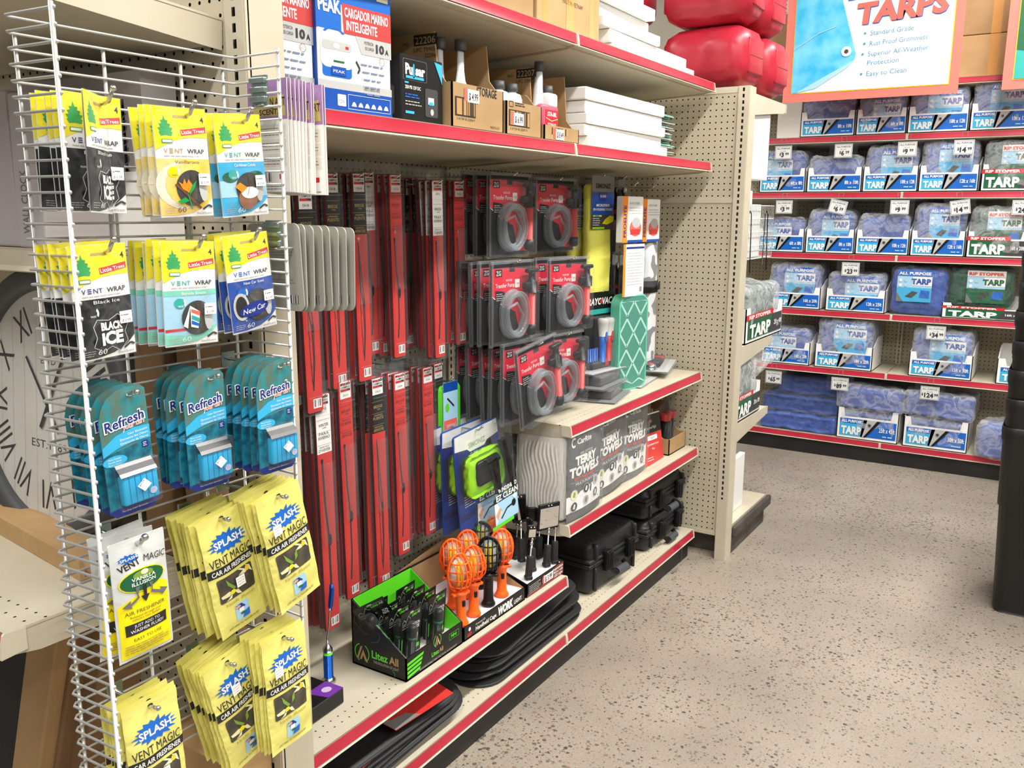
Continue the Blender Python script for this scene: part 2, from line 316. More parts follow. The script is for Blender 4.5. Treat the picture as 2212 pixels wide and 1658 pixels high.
# ---------------------------------------------------------------- setting
mb = MB(); mb.box(-3.0, -6.0, -.1, 7.2, 6.0, 0, 'floor'); struct('floor', mb)
mb = MB(); mb.box(7.2, -6.0, 0, 7.35, 6.0, 4.6, 'wall'); struct('wall_right', mb)
# ---------------------------------------------------------------- shelving
def shelf(L, D, loc, rot, label, rail=True, thick=.032, bd=.066, yb=.40, joints=(), group=None, name='shelf', ends=True):
    t = thing(name, label, 'shelf', loc, rot, group)
    d = MB(); d.box(0, .006, -.004, L, D, 0, 'deck'); d.box(.004, .03, -.04, L-.004, .034, -.004, 'steel')
    d.prism([(.034, -.040), (.034, -.036), (D-.02, -bd+.008), (D-.02, -bd+.004)], 'x', .004, L-.004, 'steel')
    d.prism([(0, 0), (.006, 0), (.006, -thick), (.03, -thick), (.03, -thick-.003), (.0, -thick-.003), (-.006, -thick-.008), (-.008, -thick-.006), (.001, -thick+.002), (.001, -.003)], 'x', 0, L, 'steel')
    if yb: ob('shelf_deck', d, t)
    if rail:
        r = MB(); xs = [0]+list(joints)+[L]
        for a, b in zip(xs, xs[1:]):
            n = 6
            for i in range(n):
                q0, q1 = i/n, (i+1)/n; z0, z1 = -.0022-(thick-.0025)*q0, -.0022-(thick-.0025)*q1; y0, y1 = -.0022-.0035*q0**2, -.0022-.0035*q1**2
                r.add([(a+.006, y0, z0), (b-.006, y0, z0), (b-.006, y1, z1), (a+.006, y1, z1)], [(0, 1, 2, 3)], 'rail', True)
        r_ob = ob('price_rail', r, t, label='red price rail')
        if ends:
            pr_ = r_ob
            for x in (-.0012, L-.0038):
                e = MB(); e.prism([(-.001, 0), (.03, -.001), (.03, -thick-.004), (-.009, -thick-.007), (-.007, -thick*.6), (-.004, -.003)], 'x', x, x+.005, 'railend'); ob('rail_end', e, pr_)
    if ends:
        for x in (.001, L-.003):
            b = MB(); b.prism([(.006, -.004), (D, -.004), (D, -bd), (D-.03, -bd), (.05, -.046), (.0, -.036)], 'x', x, x+.002, 'steel'); ob('bracket', b, t)
    return t
def post(x, y, z0, z1, wx, wy, parent, faces, name='upright'):
    """slotted upright centred on x, y; faces lists the slotted sides"""
    m = MB(); hx, hy = wx/2, wy/2
    for sx, sy in ((0, -1), (0, 1), (-1, 0), (1, 0)):
        mat = 'slot' if (sx, sy) in faces else 'steel'
        if sx == 0: m.add([(-hx, sy*hy, z0), (hx, sy*hy, z0), (hx, sy*hy, z1), (-hx, sy*hy, z1)], [(0, 1, 2, 3)], mat)
        else: m.add([(sx*hx, -hy, z0), (sx*hx, hy, z0), (sx*hx, hy, z1), (sx*hx, -hy, z1)], [(0, 1, 2, 3)], 'steel')
    m.add([(-hx, -hy, z1), (hx, -hy, z1), (hx, hy, z1), (-hx, hy, z1)], [(0, 1, 2, 3)], 'steel')
    m.add([(-hx, -hy, z0), (hx, -hy, z0), (hx, hy, z0), (-hx, hy, z0)], [(0, 1, 2, 3)], 'steel')
    return ob(name, m, parent, (x, y, 0))
def pegwall(x0, x1, z0, z1, y, parent, depth=.012, seam=None):
    m = MB(); m.add([(x0, y, z0), (x1, y, z0), (x1, y, z1), (x0, y, z1)], [(0, 1, 2, 3)], 'peg')
    for a in ([z0+seam] if seam else []): m.rc
    m.box(x0, y+depth, z0, x1, y+depth+.004, z1, 'holeshade')  # near-black sheet: shade behind the peg holes put into the colour
    m.box(x0, y-.002, z1, x1, y+depth+.006, z1+.012, 'steel'); m.box(x0, y-.001, z0-.012, x1, y+depth+.006, z0, 'steel')
    if seam: m.box(x0, y-.0015, seam-.008, x1, y+.001, seam+.008, 'steel')
    return ob('pegboard_panel', m, parent)
# main run: sections from x 1.27 to 2.49 to 3.71, faces the aisle (-y)
YB = 1.83; YF = 1.34; X0, X1, X2 = 1.27, 2.49, 3.71
g = thing('shelving_frame', 'beige slotted upright and pegboard frame of the aisle shelving run', 'shelving', (0, 0, 0))
pegwall(X0+.015, X1-.015, .14, 2.15, YB, g); pegwall(X1+.015, X2-.015, .14, 2.15, YB, g)
for x in (X0, X1, X2): post(x, YB+.02, 0, 2.15, .03, .06, g, ((0, -1),))
k = MB(); k.box(X0, YF+.022, 0, X2, YF+.026, .098, 'kick'); ob('kick_plate', k, g, label='black kick plate')
DP = YB-YF
for (zz, secs, nm) in ((2.10, ((X0, X1), (X1, X2)), 'top'), (1.777, ((X0, X1), (X1, X2)), 'second'), (.873, ((X1, X2),), 'middle right'), (.526, ((X1, X2),), 'towel'), (.350, ((X0, X1),), 'flashlight'), (.135, ((X0, X1), (X1, X2)), 'base')):
    for (a, b) in secs:
        side = 'left' if a == X0 else 'right'
        what = {'top': 'topmost beige shelf with red price rail holding cartons' if side == 'left' else 'topmost beige shelf with red price rail under the white boxes',
                'second': 'beige shelf with red rail carrying charger boxes and storage bottles' if side == 'left' else 'beige shelf with red rail under the long white boxes, above the hoses',
                'middle right': 'beige shelf with red rail holding loose flat tool packs below the pumps', 'towel': 'beige shelf with red rail holding the bagged terry towels',
                'flashlight': 'beige shelf with red rail holding the flashlight and work light displays',
                'base': 'base shelf with red rail under the folded black floor mats' if side == 'left' else 'base shelf with red rail under the black cases'}[nm]
        shelf(b-a-.004, DP, (a+.002, YF, zz), (0, 0, 0), what)
# far end cap: pegboard back faces the aisle's start; shelves stick out beyond it (+x)
XE = 3.75
g = thing('end_cap_shelving', 'beige perforated end panel and slotted post at the far end of the aisle', 'shelving', (XE, 1.2, 0), (0, 0, -pi/2))
# local x runs to world -y, local -y faces world -x
m = MB(); m.add([(-1.2, 0, .128), (-.045, 0, .128), (-.045, 0, 2.06), (-1.2, 0, 2.06)], [(0, 1, 2, 3)], 'peg'); m.box(-1.2, .012, .128, -.045, .016, 2.06, 'holeshade')  # dark sheet behind the panel paints the shade seen through its holes
m.box(-1.2, -.002, 2.06, -.045, .02, 2.085, 'steel'); m.box(-1.2, -.003, 1.608, -.045, .001, 1.63, 'steel'); m.box(-1.2, -.002, .11, -.045, .02, .128, 'steel')
ob('pegboard_panel', m, g)
post(-.0225, .03, 0, 2.085, .045, .075, g, ((0, -1),)); m = MB(); m.box(0, .0, 0, .004, .075, 2.085, 'steel'); m.box(-.048, -.002, 0, -.044, .01, 2.085, 'steel'); m.box(-.003, -.006, 0, .003, .004, 2.085, 'steel'); ob('edge_trim', m, g)
g2 = thing('display_plinth', 'dusty dark base unit with cream deck of the far end cap', 'shelving base', (3.83, 1.21, 0))
m = MB(); m.box(0, -.008, .0, .53, 1.2, .12, 'kickdust'); m.box(0, -.004, .12, .56, 1.2, .14, 'steel'); ob('base_box', m, g2); m = MB(); m.rbox(0, -.03, .085, .58, -.008, .136, .008, 'kickdust'); ob('bumper', m, g2)
for zz, what in ((2.075, 'cream top shelf of the far end cap jutting out under the red fuel cans'), (.964, 'cream shelf of the far end cap under the upper green tarp tray'), (.60, 'cream shelf of the far end cap under the lower green tarp tray')):
    # local: front edge at y=0 facing +x
    t = thing('shelf', what, 'shelf', (4.41, 1.235, zz), (0, 0, pi/2)); D = .58
    d = MB(); d.box(0, 0, -.004, 1.1, D, 0, 'steel'); d.box(0, 0, -.034, 1.1, .004, 0, 'steel'); ob('shelf_deck', d, t)
    b = MB(); b.prism([(-.0, 0), (-.0, -.035), (.03, -.045), (.1, -.05), (D+.0, -.10), (D, 0)], 'x', -.003, 0, 'steel'); b.box(-.006, -.004, -.04, .01, .006, 0, 'steel'); ob('bracket', b, t)
# near end cap (left edge of the picture): panel at x 1.07, shelves towards the camera (-x)
XN = 1.075
g = thing('end_cap_shelving', 'beige slotted post and pegboard of the near end cap behind the wire rack', 'shelving', (XN, 1.2, 0), (0, 0, -pi/2))
m = MB(); m.add([(-1.25, 0, .1), (-.045, 0, .1), (-.045, 0, 2.3), (-1.25, 0, 2.3)], [(0, 1, 2, 3)], 'peg'); m.box(-1.25, .012, .1, -.045, .016, 2.3, 'holeshade'); ob('pegboard_panel', m, g)  # same dark sheet, colouring the holes as shaded
post(-.0225, .03, 0, 2.35, .045, .075, g, ((0, -1),)); m = MB(); m.box(0, 0, 0, .003, .078, 2.35, 'steel'); m.box(-.003, -.005, 0, .003, .003, 2.35, 'steel'); ob('edge_trim', m, g)
# ---------------------------------------------------------------- near end cap: shelves, clock cartons, clock, cardboard
for zz, xf, what in ((1.888, .62, 'high cream shelf of the near end cap above the clock cartons'), (1.503, .84, 'narrow cream shelf of the near end cap carrying the grey clock cartons'), (.962, .612, 'low cream shelf of the near end cap under the round wall clock')):
    hi = zz > 1.8; shelf(1.16, XN-xf-.002, (xf, 1.255+1.16, zz+(.030 if hi else 0)), (rad(-4) if hi else 0, 0, FACE_X), what, rail=zz < 1, bd=.052)
def carton(name, label, sx, sy, sz, loc, rot, mat='card', tape=True, cat='box', flaps=False, group=None, draw=None):
    t = thing(name, label, cat, loc, rot, group); m = MB(); m.rbox(0, 0, 0, sx, sy, sz, min(.004, sx/9, sy/9, sz/9), mat, 2, False)
    if draw: m.plane((0, 0, 0)); draw(m)
    ob('box_body', m, t)
    if tape: k = MB(); k.rc(sx*.5-.025, 0, sx*.5+.025, sz, 'tape', 2); k.box(sx*.5-.025, -.0004, sz, sx*.5+.025, sy, sz+.0006, 'tape'); ob('packing_tape', k, t)
    return t
def wc(h, v=False):
    def f(m): m.tx('WALL CLOCK', .040, .025, .020, 'inkg', 2, w=.105, rot=90)
    return f
carton('clock_carton', 'grey upright carton printed WALL CLOCK at the left edge of the picture', .085, .12, P(50, 195, 'x', .85).z-1.504, (.850, P(27, 400, 'x', .85).y, 1.504), (0, rad(2), FACE_X), 'clockbox', False, draw=wc(1))
carton('clock_carton', 'blank grey upright carton cut off by the left picture edge', .12, .12, P(20, 190, 'x', .85).z-1.504, (.855, P(24, 400, 'x', .85).y+.12, 1.504), (0, 0, FACE_X), 'clockbox', False)
t = thing('clock_carton', 'open-fronted grey carton framing a boxed clock behind the upper rack', 'box', (.985, P(312, 300, 'x', .985).y+.46, 1.504), (0, 0, FACE_X))
m = MB(); W_, H_ = .46, P(312, 148, 'x', .985).z-1.504
m.box(0, 0, 0, W_, .07, .045, 'white'); m.box(0, 0, H_-.045, W_, .07, H_, 'clockbox'); m.box(0, 0, .045, .05, .07, H_-.045, 'clockbox'); m.box(W_-.05, 0, .045, W_, .07, H_-.045, 'clockbox'); m.box(.05, .06, .045, W_-.05, .07, H_-.045, 'blackm'); m.box(W_-.12, -.002, 0, W_, 0, .13, 'white')  # back panel coloured black for the shade inside the open carton
m.plane().tx('WALL CLOCK', W_-.045, .06, .03, 'inkg', 2, w=.17, rot=90); ob('box_body', m, t)
c = MB(); c.lathe([(.09, .045), (.10, .012), (.115, .008), (.12, .03), (.12, .055)], (W_*.55, 0, .15), 'dgrey', 36, 'y'); ob('clock_back', c, t)
# the round clock leans on cardboard on the low shelf, facing back along the aisle
cc = P(84, 882, 'x', .93)
t = thing('wall_clock', 'large round wall clock with roman numerals and grey rim on the low shelf', 'clock', (cc.x, cc.y, cc.z-.275), (rad(-5), 0, FACE_X)); R_ = .275
m = MB(); m.lathe([(R_-.045, .0), (R_-.04, -.018), (R_-.02, -.028), (R_, -.02), (R_+.004, .02), (R_-.01, .04)], (0, 0, R_), 'clockrim', 64, 'y'); ob('rim', m, t)
m = MB(); m.plane((0, -.004, R_)); m.el(0, 0, R_-.035, R_-.035, 'clockface', 1, 64)
for i, s_ in enumerate(('XII', 'I', 'II', 'III', 'IIII', 'V', 'VI', 'VII', 'VIII', 'IX', 'X', 'XI')):
    a = -i*30; rr = .150; cx_, cz_ = rr*sin(rad(-a)), rr*cos(rad(-a)); wd = {'XII': .07, 'I': .014, 'II': .03, 'III': .045, 'IIII': .06, 'V': .045, 'VI': .05, 'VII': .06, 'VIII': .075, 'IX': .05, 'X': .045, 'XI': .05}[s_]
    m.tx(s_, cx_, cz_, .062, 'ink', 2, w=wd, al='C', rot=a)
m.tx('ESTD', -.0, .085, .013, 'ink', 2, w=.05, al='C'); m.tx('EST.1985', 0, -.085, .017, 'ink', 2, w=.12, al='C')
for k in range(-5, 6): m.line([(k*.042, -math.sqrt(max(0, .235**2-(k*.042)**2))), (k*.042, math.sqrt(max(0, .235**2-(k*.042)**2)))], .0008, 'lgrey', 2)
dial_ = ob('dial', m, t)
m = MB(); m.plane((0, -.006, R_)); m.pg([(-.004, -.06), (.004, -.06), (.003, .12), (-.003, .12)], 'ink', 3); m.xf(Matrix.Translation((0, 0, R_)) @ Matrix.Rotation(rad(-38), 4, 'Y') @ Matrix.Translation((0, 0, -R_))); ob('minute_hand', m, dial_)
m = MB(); m.plane((0, -.007, R_)); m.pg([(-.005, -.05), (.005, -.05), (.0035, .13), (-.0035, .13)], 'ink', 3); m.xf(Matrix.Translation((0, 0, R_)) @ Matrix.Rotation(rad(28), 4, 'Y') @ Matrix.Translation((0, 0, -R_))); ob('hour_hand', m, dial_)
m = MB(); m.plane((0, -.012, R_)); m.el(0, 0, R_-.03, R_-.03, 'clear', 1, 48); ob('glass', m, t)
# cardboard around the clock
ca, cb_ = P(-90, 1068, 'z', .998), P(170, 1212, 'z', .998)
t = thing('cardboard_tray', 'tan cardboard clock packing strip lying along the low shelf below the clock', 'cardboard', (cb_.x, cb_.y, .963), (0, 0, math.atan2(-(ca.x-cb_.x), ca.y-cb_.y)))
m = MB(); m.box(0, 0, 0, .008, .60, .035, 'cardl'); m.box(.008, 0, 0, .10, .60, .004, 'cardl'); ob('box_body', m, t)
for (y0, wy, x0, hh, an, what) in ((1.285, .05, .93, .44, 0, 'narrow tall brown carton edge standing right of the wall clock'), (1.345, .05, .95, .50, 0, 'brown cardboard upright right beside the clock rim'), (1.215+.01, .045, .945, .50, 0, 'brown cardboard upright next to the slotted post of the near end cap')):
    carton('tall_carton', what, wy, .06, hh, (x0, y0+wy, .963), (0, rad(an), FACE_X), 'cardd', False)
# cartons leaning on the lower part of the near end cap (below the low shelf)
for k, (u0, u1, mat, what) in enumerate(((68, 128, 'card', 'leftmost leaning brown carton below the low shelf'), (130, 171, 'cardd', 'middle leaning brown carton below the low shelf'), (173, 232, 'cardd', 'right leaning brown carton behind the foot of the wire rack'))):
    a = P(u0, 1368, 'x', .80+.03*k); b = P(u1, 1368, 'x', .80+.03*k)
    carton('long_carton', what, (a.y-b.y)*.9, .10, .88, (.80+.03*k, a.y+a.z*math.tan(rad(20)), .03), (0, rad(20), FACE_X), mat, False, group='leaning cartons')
carton('long_carton', 'low brown carton seen between the two lowest rows of the wire rack', .22, .10, .55, (.965, 1.44, .0), (0, 0, FACE_X), 'cardl', False)
carton('dark_carton', 'black carton standing under the low shelf at the left picture edge', .5, .05, .7, (.97, 2.3, .05), (0, 0, FACE_X), 'blackm', False)
# ---------------------------------------------------------------- wire rack (wing display)
RX0, RX1, RYF, RYB, RZ0, RZ1 = .641, .999, 1.05, 1.15, .70, 1.806
t = thing('wire_rack', 'grey wire wing rack hung with car air fresheners', 'display rack', (0, 0, 0)); PIT = .0195
m = MB(); n = 0; z = RZ1-.002; back = []; side = []
i = 0
while z > RZ0:
    # each wire is one U: front of left wing, back plane, front of right wing
    m.tube([(RX0+.004, RYF, z), (RX0, RYB-.006, z), (RX0+.006, RYB, z), (RX1-.006, RYB, z), (RX1, RYB-.006, z), (RX1-.004, RYF, z)], .0019, 'wire', 6)
    m.ball((RX0+.004, RYF-.003, z), .0028, 'wire', 6); m.ball((RX1-.004, RYF-.003, z), .0028, 'wire', 6)
    z -= PIT; i += 1
ob('wire_grid', m, t)
for x, y, zz0 in ((RX0+.002, RYF-.001, RZ0-.02), (RX1-.002, RYF-.001, RZ0)): m = MB(); m.tube([(x, y, zz0), (x, y, RZ1+.004)], .0031, 'wire', 8); ob('front_post', m, t)
for x in (RX0+.014, RX0+.135, RX0+.26, RX1-.02): m = MB(); m.tube([(x, RYB+.003, RZ0), (x, RYB+.003, RZ1-.02)], .0026, 'wire', 8); ob('back_rod', m, t)
m = MB()
for z in (1.70, .95): m.box(RX1-.03, RYB, z, RX1+.12, RYB+.006, z+.02, 'zinc'); m.box(RX1+.02, RYB, z, RX1+.04, 1.2, z+.02, 'zinc')
ob('mounting_bracket', m, t)
def hook(p, yb, label, L=None, up=.012, r=.0028, mat='chrome', plate='rack'):
    """peg hook whose straight arm ends at p, fixed at y = yb"""
    o = MB(); y0 = p[1]; o.tube([(0, yb-y0, 0), (0, .006, 0), (0, -.004, .002), (0, -.014, up)], r, mat, 8); o.ball((0, -.016, up+.001), r*1.45, mat, 8)
    if plate == 'rack': o.box(-.012, yb-y0-.004, -.012, .012, yb-y0-.001, .012, 'zinc')
    else: o.tube([(0, yb-y0-.002, 0), (0, yb-y0-.002, -.03)], r, mat, 6)
    k = ob('peg_hook', o, None, p); tag(k, label, 'hook', 'peg hooks'); return k
# ---------------------------------------------------------------- vent wrap pouches
def ventwrap(kind):
    W_, H_ = .088, .155
    cl = {'black': ('Black Ice', 'blackg', 'ink', 'white', 'white'), 'vanilla': ('Vanillaroma', 'yel2', 'yel2', 'brown', 'brown'), 'carib': ('Caribbean Colada', 'sky', 'sky', 'white', 'white'),
          'bay': ('Bayside Breeze', 'pale', 'mint', 'white', 'white'), 'newcar': ('New Car Scent', 'blue2', 'blue2', 'white', 'white')}[kind]
    t = thing('vent_wrap_pouch', 'x', 'air freshener'); m = MB(.0003)
    def body(p):
        x, y, z = p; ed = max(0, 1-(2*x/W_)**2)*max(0, min(1, (-z-.012)/.03))*max(0, min(1, (H_+z)/.02)); k = noise.noise(Vector((x*38, z*26, len(kind))))
        return (x, y-(.0048*ed+.0016*k*(.3+ed)) if y < .001 else y+.003*ed, z)
    m.plane((-W_/2, 0, -H_)); m.rc(0, 0, W_, H_, 'whiteg', 0)
    m.pg([(0, H_), (W_, H_), (W_, .113), (W_*.75, .1135), (W_*.5, .112), (W_*.28, .107), (0, .094)], 'yel', 1)
    m.pg([(W_*.36, H_-.0145), (W_*.64, H_-.0145), (W_*.62, H_-.011), (W_*.38, H_-.011)], 'gold', 2)
    # little tree
    tr = [(0, .0), (0, .008), (-.008, .007), (-.0105, .012), (-.0085, .0135), (-.0115, .018), (-.007, .019), (-.009, .0235), (-.0045, .0245), (-.006, .0285), (-.002, .029), (0, .036)]
    pts = [(W_*.2+a, .1075+b) for a, b in tr]+[(W_*.2-a, .1075+b) for a, b in tr[::-1][1:]]
    m.pg(pts, 'green', 2); m.rc(W_*.2-.008, .1045, W_*.2+.008, .110, 'green', 3); m.rc(W_*.2-.007, .1055, W_*.2+.007, .109, 'white', 4)
    m.pg([(W_*.46, .115), (W_*.97, .121), (W_*.97, .1295), (W_*.46, .1235)], 'red', 2); m.tx('Little Trees', W_*.475, .1172, .0052, 'white', 3, w=W_*.47, bold=.015, rot=6)
    m.tx('4', W_*.88, .135, .0085, 'ink', 2, bold=.02)
    m.rc(0, .083, W_, .0835, 'whiteg', 1)
    vc = {'black': 'navy', 'vanilla': 'gold', 'carib': 'teal', 'bay': 'teal', 'newcar': 'blue'}[kind]
    m.tx('V', W_*.13, .0905, .0068, vc, 2, bold=.01)
    for q in (0, .0027, .0054): m.rc(W_*.225, .0905+q, W_*.29, .0905+q+.0013, vc, 2)
    m.tx('NT', W_*.32, .0905, .0068, vc, 2, w=.013, bold=.01); m.tx('WRAP', W_*.54, .0905, .0068, 'ink', 2, w=W_*.36, bold=.012)
    m.lines(W_*.13, W_*.9, (.0862,), .0022, 'lgrey')
    # coloured lower part with cut-off corner
    m.pg([(0, .083), (W_, .083), (W_, .026), (W_*.82, .014), (W_*.6, .006), (W_*.3, .002), (0, .002)], cl[1], 1)
    if kind == 'vanilla': m.el(W_*.42, .045, W_*.47, .034, 'cream', 2); m.el(W_*.55, .046, W_*.44, .033, 'yel2', 3)
    if kind == 'carib': m.rc(0, .03, W_, .055, 'pale', 2); m.el(W_*.2, .06, .013, .008, 'dkgreen', 3); m.el(W_*.75, .062, .016, .007, 'dkgreen', 3)
    if kind == 'bay': m.rc(0, .075, W_, .083, 'mint', 2); m.pg([(0, .002), (W_*.6, .006), (W_*.82, .014), (W_, .026), (W_, .03), (W_*.5, .014), (0, .019)], 'mint', 2); m.pg([(0, .022), (W_*.55, .024), (W_*.55, .027), (0, .026)], 'red', 3)
    m.tx(cl[0], W_*.53, .0762, .0048, cl[3], 4, w=W_*.46, al='C')
    m.el(W_*.26, .064, .0085, .0075, {'black': 'blackg', 'vanilla': 'yel', 'carib': 'teal', 'bay': 'teal', 'newcar': 'blue'}[kind], 4); m.el(W_*.31, .064, .005, .007, 'white', 5, 8, -.9, 1.1, ri=.45); m.tx('test', W_*.27, .0585, .0036, 'white' if kind != 'vanilla' else 'brown', 5, w=.008, al='C')
    if kind != 'black': m.el(W_*.58, .041, W_*.30, .026, 'dgrey', 5, 28); m.rc(W_*.55, .024, W_*.66, .064, 'darkpic', 6); m.el(W_*.80, .041, W_*.09, .020, 'lgrey', 6, 12)
    if kind == 'black':
        hx = [(.36, .052), (.30, .044), (.33, .031), (.28, .020), (.42, .013), (.55, .018), (.68, .011), (.80, .022), (.76, .034), (.83, .046), (.66, .056), (.52, .050)]
        hx = [(a*W_, b) for a, b in hx]; hx = [(W_*.56+(a-W_*.56)*1.2, .035+(b-.035)*1.15) for a, b in hx]; m.pg(hx, 'ink', 3); m.line(hx+hx[:1], .0010, 'lgrey', 4); m.tx('BLACK', W_*.56, .0395, .0105, 'white', 5, w=.034, al='C', bold=.05); m.tx('iCE', W_*.56, .0195, .0175, 'white', 5, w=.035, al='C', bold=.05)
    if kind == 'vanilla':
        m.pg([(W_*.25, .046), (W_*.29, .048), (W_*.75, .012), (W_*.71, .010)], 'brown', 7); m.pg([(W_*.32, .050), (W_*.38, .040), (W_*.5, .034), (W_*.57, .046), (W_*.50, .054), (W_*.46, .047), (W_*.42, .055), (W_*.39, .047)], 'orangel', 8)
        m.pg([(W_*.5, .03), (W_*.62, .042), (W_*.66, .052), (W_*.55, .044)], 'green', 8); m.pg([(W_*.27, .022), (W_*.42, .028), (W_*.5, .023), (W_*.38, .019)], 'green', 8); m.line([(W_*.47, .034), (W_*.56, .01)], .0016, 'green', 8)
    if kind == 'carib': m.el(W_*.52, .027, .019, .017, 'coco', 7); m.el(W_*.56, .036, .017, .009, 'white', 8); m.pg([(W_*.25, .046), (W_*.36, .052), (W_*.5, .044), (W_*.38, .036)], 'orangel', 9); m.line([(W_*.5, .032), (W_*.56, .046)], .0008, 'red', 9)
    if kind == 'bay': m.pg([(W_*.38, .026), (W_*.43, .060), (W_*.30, .030)], 'white', 7); m.pg([(W_*.43, .060), (W_*.62, .050), (W_*.58, .025), (W_*.44, .028)], 'white', 7); m.pg([(W_*.44, .055), (W_*.62, .050), (W_*.61, .044), (W_*.445, .050)], 'coral', 8); m.pg([(W_*.45, .046), (W_*.61, .040), (W_*.6, .034), (W_*.45, .040)], 'teal', 8); m.pg([(W_*.45, .038), (W_*.60, .032), (W_*.595, .028), (W_*.45, .032)], 'blue', 8)
    if kind == 'newcar': m.el(W_*.2, .042, .014, .022, 'lgrey', 6); m.el(W_*.2, .042, .010, .017, 'ink', 7); m.el(W_*.47, .036, .029, .011, 'navy', 8, tilt=.15); m.tx('New Car', W_*.47, .032, .0085, 'white', 9, w=.046, al='C', shear=.3, rot=8)
    m.tx('60', W_*.37, .0065, .0078, 'white' if kind != 'vanilla' else 'brown', 5, w=.014, al='C'); m.lines(W_*.06, W_*.25, (.006, .009, .012), .0016, 'lgrey', 5)
    m.line([(W_*.78, .010), (W_*.9, .016), (W_*.98, .013)], .003, 'ink', 3); m.tx('StediScent', W_*.96, .003, .0032, 'inkg', 3, w=.026, al='R')
    m.refine(.012); m.warp(body)
    b = MB(.0002); b.plane((W_/2, .0015, -H_), (-1, 0, 0)); b.rc(0, 0, W_, H_, 'whiteg', 0); m.v += []; o = len(m.v); b.refine(.03); b.warp(lambda p: (p[0], p[1]+.002*max(0, 1-(2*p[0]/W_)**2), p[2])); m.add(b.v, b.f, 'whiteg')
    ob('pouch', m, t)
    f = MB(); f.plane((-W_/2, -.0058, -H_)); f.rc(-.001, -.001, W_+.001, H_+.001, 'film', 0); f.refine(.02)
    f.warp(lambda p: (p[0], p[1]+.0045*(1-max(0, 1-(2*p[0]/W_)**2)*min(1, max(0, -p[2])/.03)), p[2])); ob('clear_film', f, t)
    k = MB(); k.plane((-W_/2, -.0075, -H_)); k.rc(W_*.70, .045, W_*.92, .062, 'paper', 1); k.tx('$ 2.59', W_*.81, .0475, .0035, 'inkg', 2, w=.013, al='C'); k.lines(W_*.72, W_*.9, (.056,), .002, 'inkg'); ob('price_sticker', k, t)
    fit(t, 1.0, .955); return t
KN = {'black': 'black ice vent wrap pouch', 'vanilla': 'yellow vanilla vent wrap pouch', 'carib': 'sky blue coconut vent wrap pouch', 'bay': 'pale blue sailboat vent wrap pouch', 'newcar': 'dark blue new car vent wrap pouch'}
def row(key, builder, desc, uv, y0, n, dy, where, grp, rots=None, jit=.004, hy=None, yb=None, hk=None, dx=0, hup=.012, hr=.0028, hoff=0):
    p = P(uv[0], uv[1], 'y', y0); rnd = random.Random(sum(map(ord, where)))
    for i in range(n):
        r = rots[i] if rots and i < len(rots) else (rnd.uniform(-1.5, 1.5), rots[-1][1]+rnd.uniform(-2, 2) if rots else rnd.uniform(-1.2, 1.2), rnd.uniform(-3, 3))
        inst(key, builder, (p.x+dx*i+(rnd.uniform(-jit, jit) if i else 0), p.y+dy*i, p.z+(rnd.uniform(-jit, jit)*.7 if i else 0)), tuple(rad(a) for a in r), f"{desc}, {od(i, where)}", grp)
    if yb: hook((p.x+hoff, y0-.004, p.z-.010), yb, hk or ('hook of '+where), up=hup, r=hr)
    return p
VW = (('black', (206, 203), 6, 'upper left rack hook', [(0, 2, 38), (0, 1, 4)]), ('vanilla', (385, 232), 4, 'upper middle rack hook', [(0, -2, 0)]), ('carib', (510, 246), 3, 'upper right rack hook', [(0, -4, 0)]),
      ('black', (208, 528), 5, 'second-row left rack hook', [(0, -2, 6)]), ('bay', (405, 521), 6, 'second-row middle rack hook', [(0, 1, -2)]), ('newcar', (528, 505), 4, 'second-row right rack hook', [(0, -5, 0)]))
for (kd, uv, n, where, ro) in VW:
    row('vw'+kd, lambda kd=kd: ventwrap(kd), KN[kd], uv, 1.066, n, .0152 if n < 6 else .0145, where, KN[kd]+'es', ro, yb=RYB, hk='short chrome hook, '+where, hup=.016, hoff=.012)
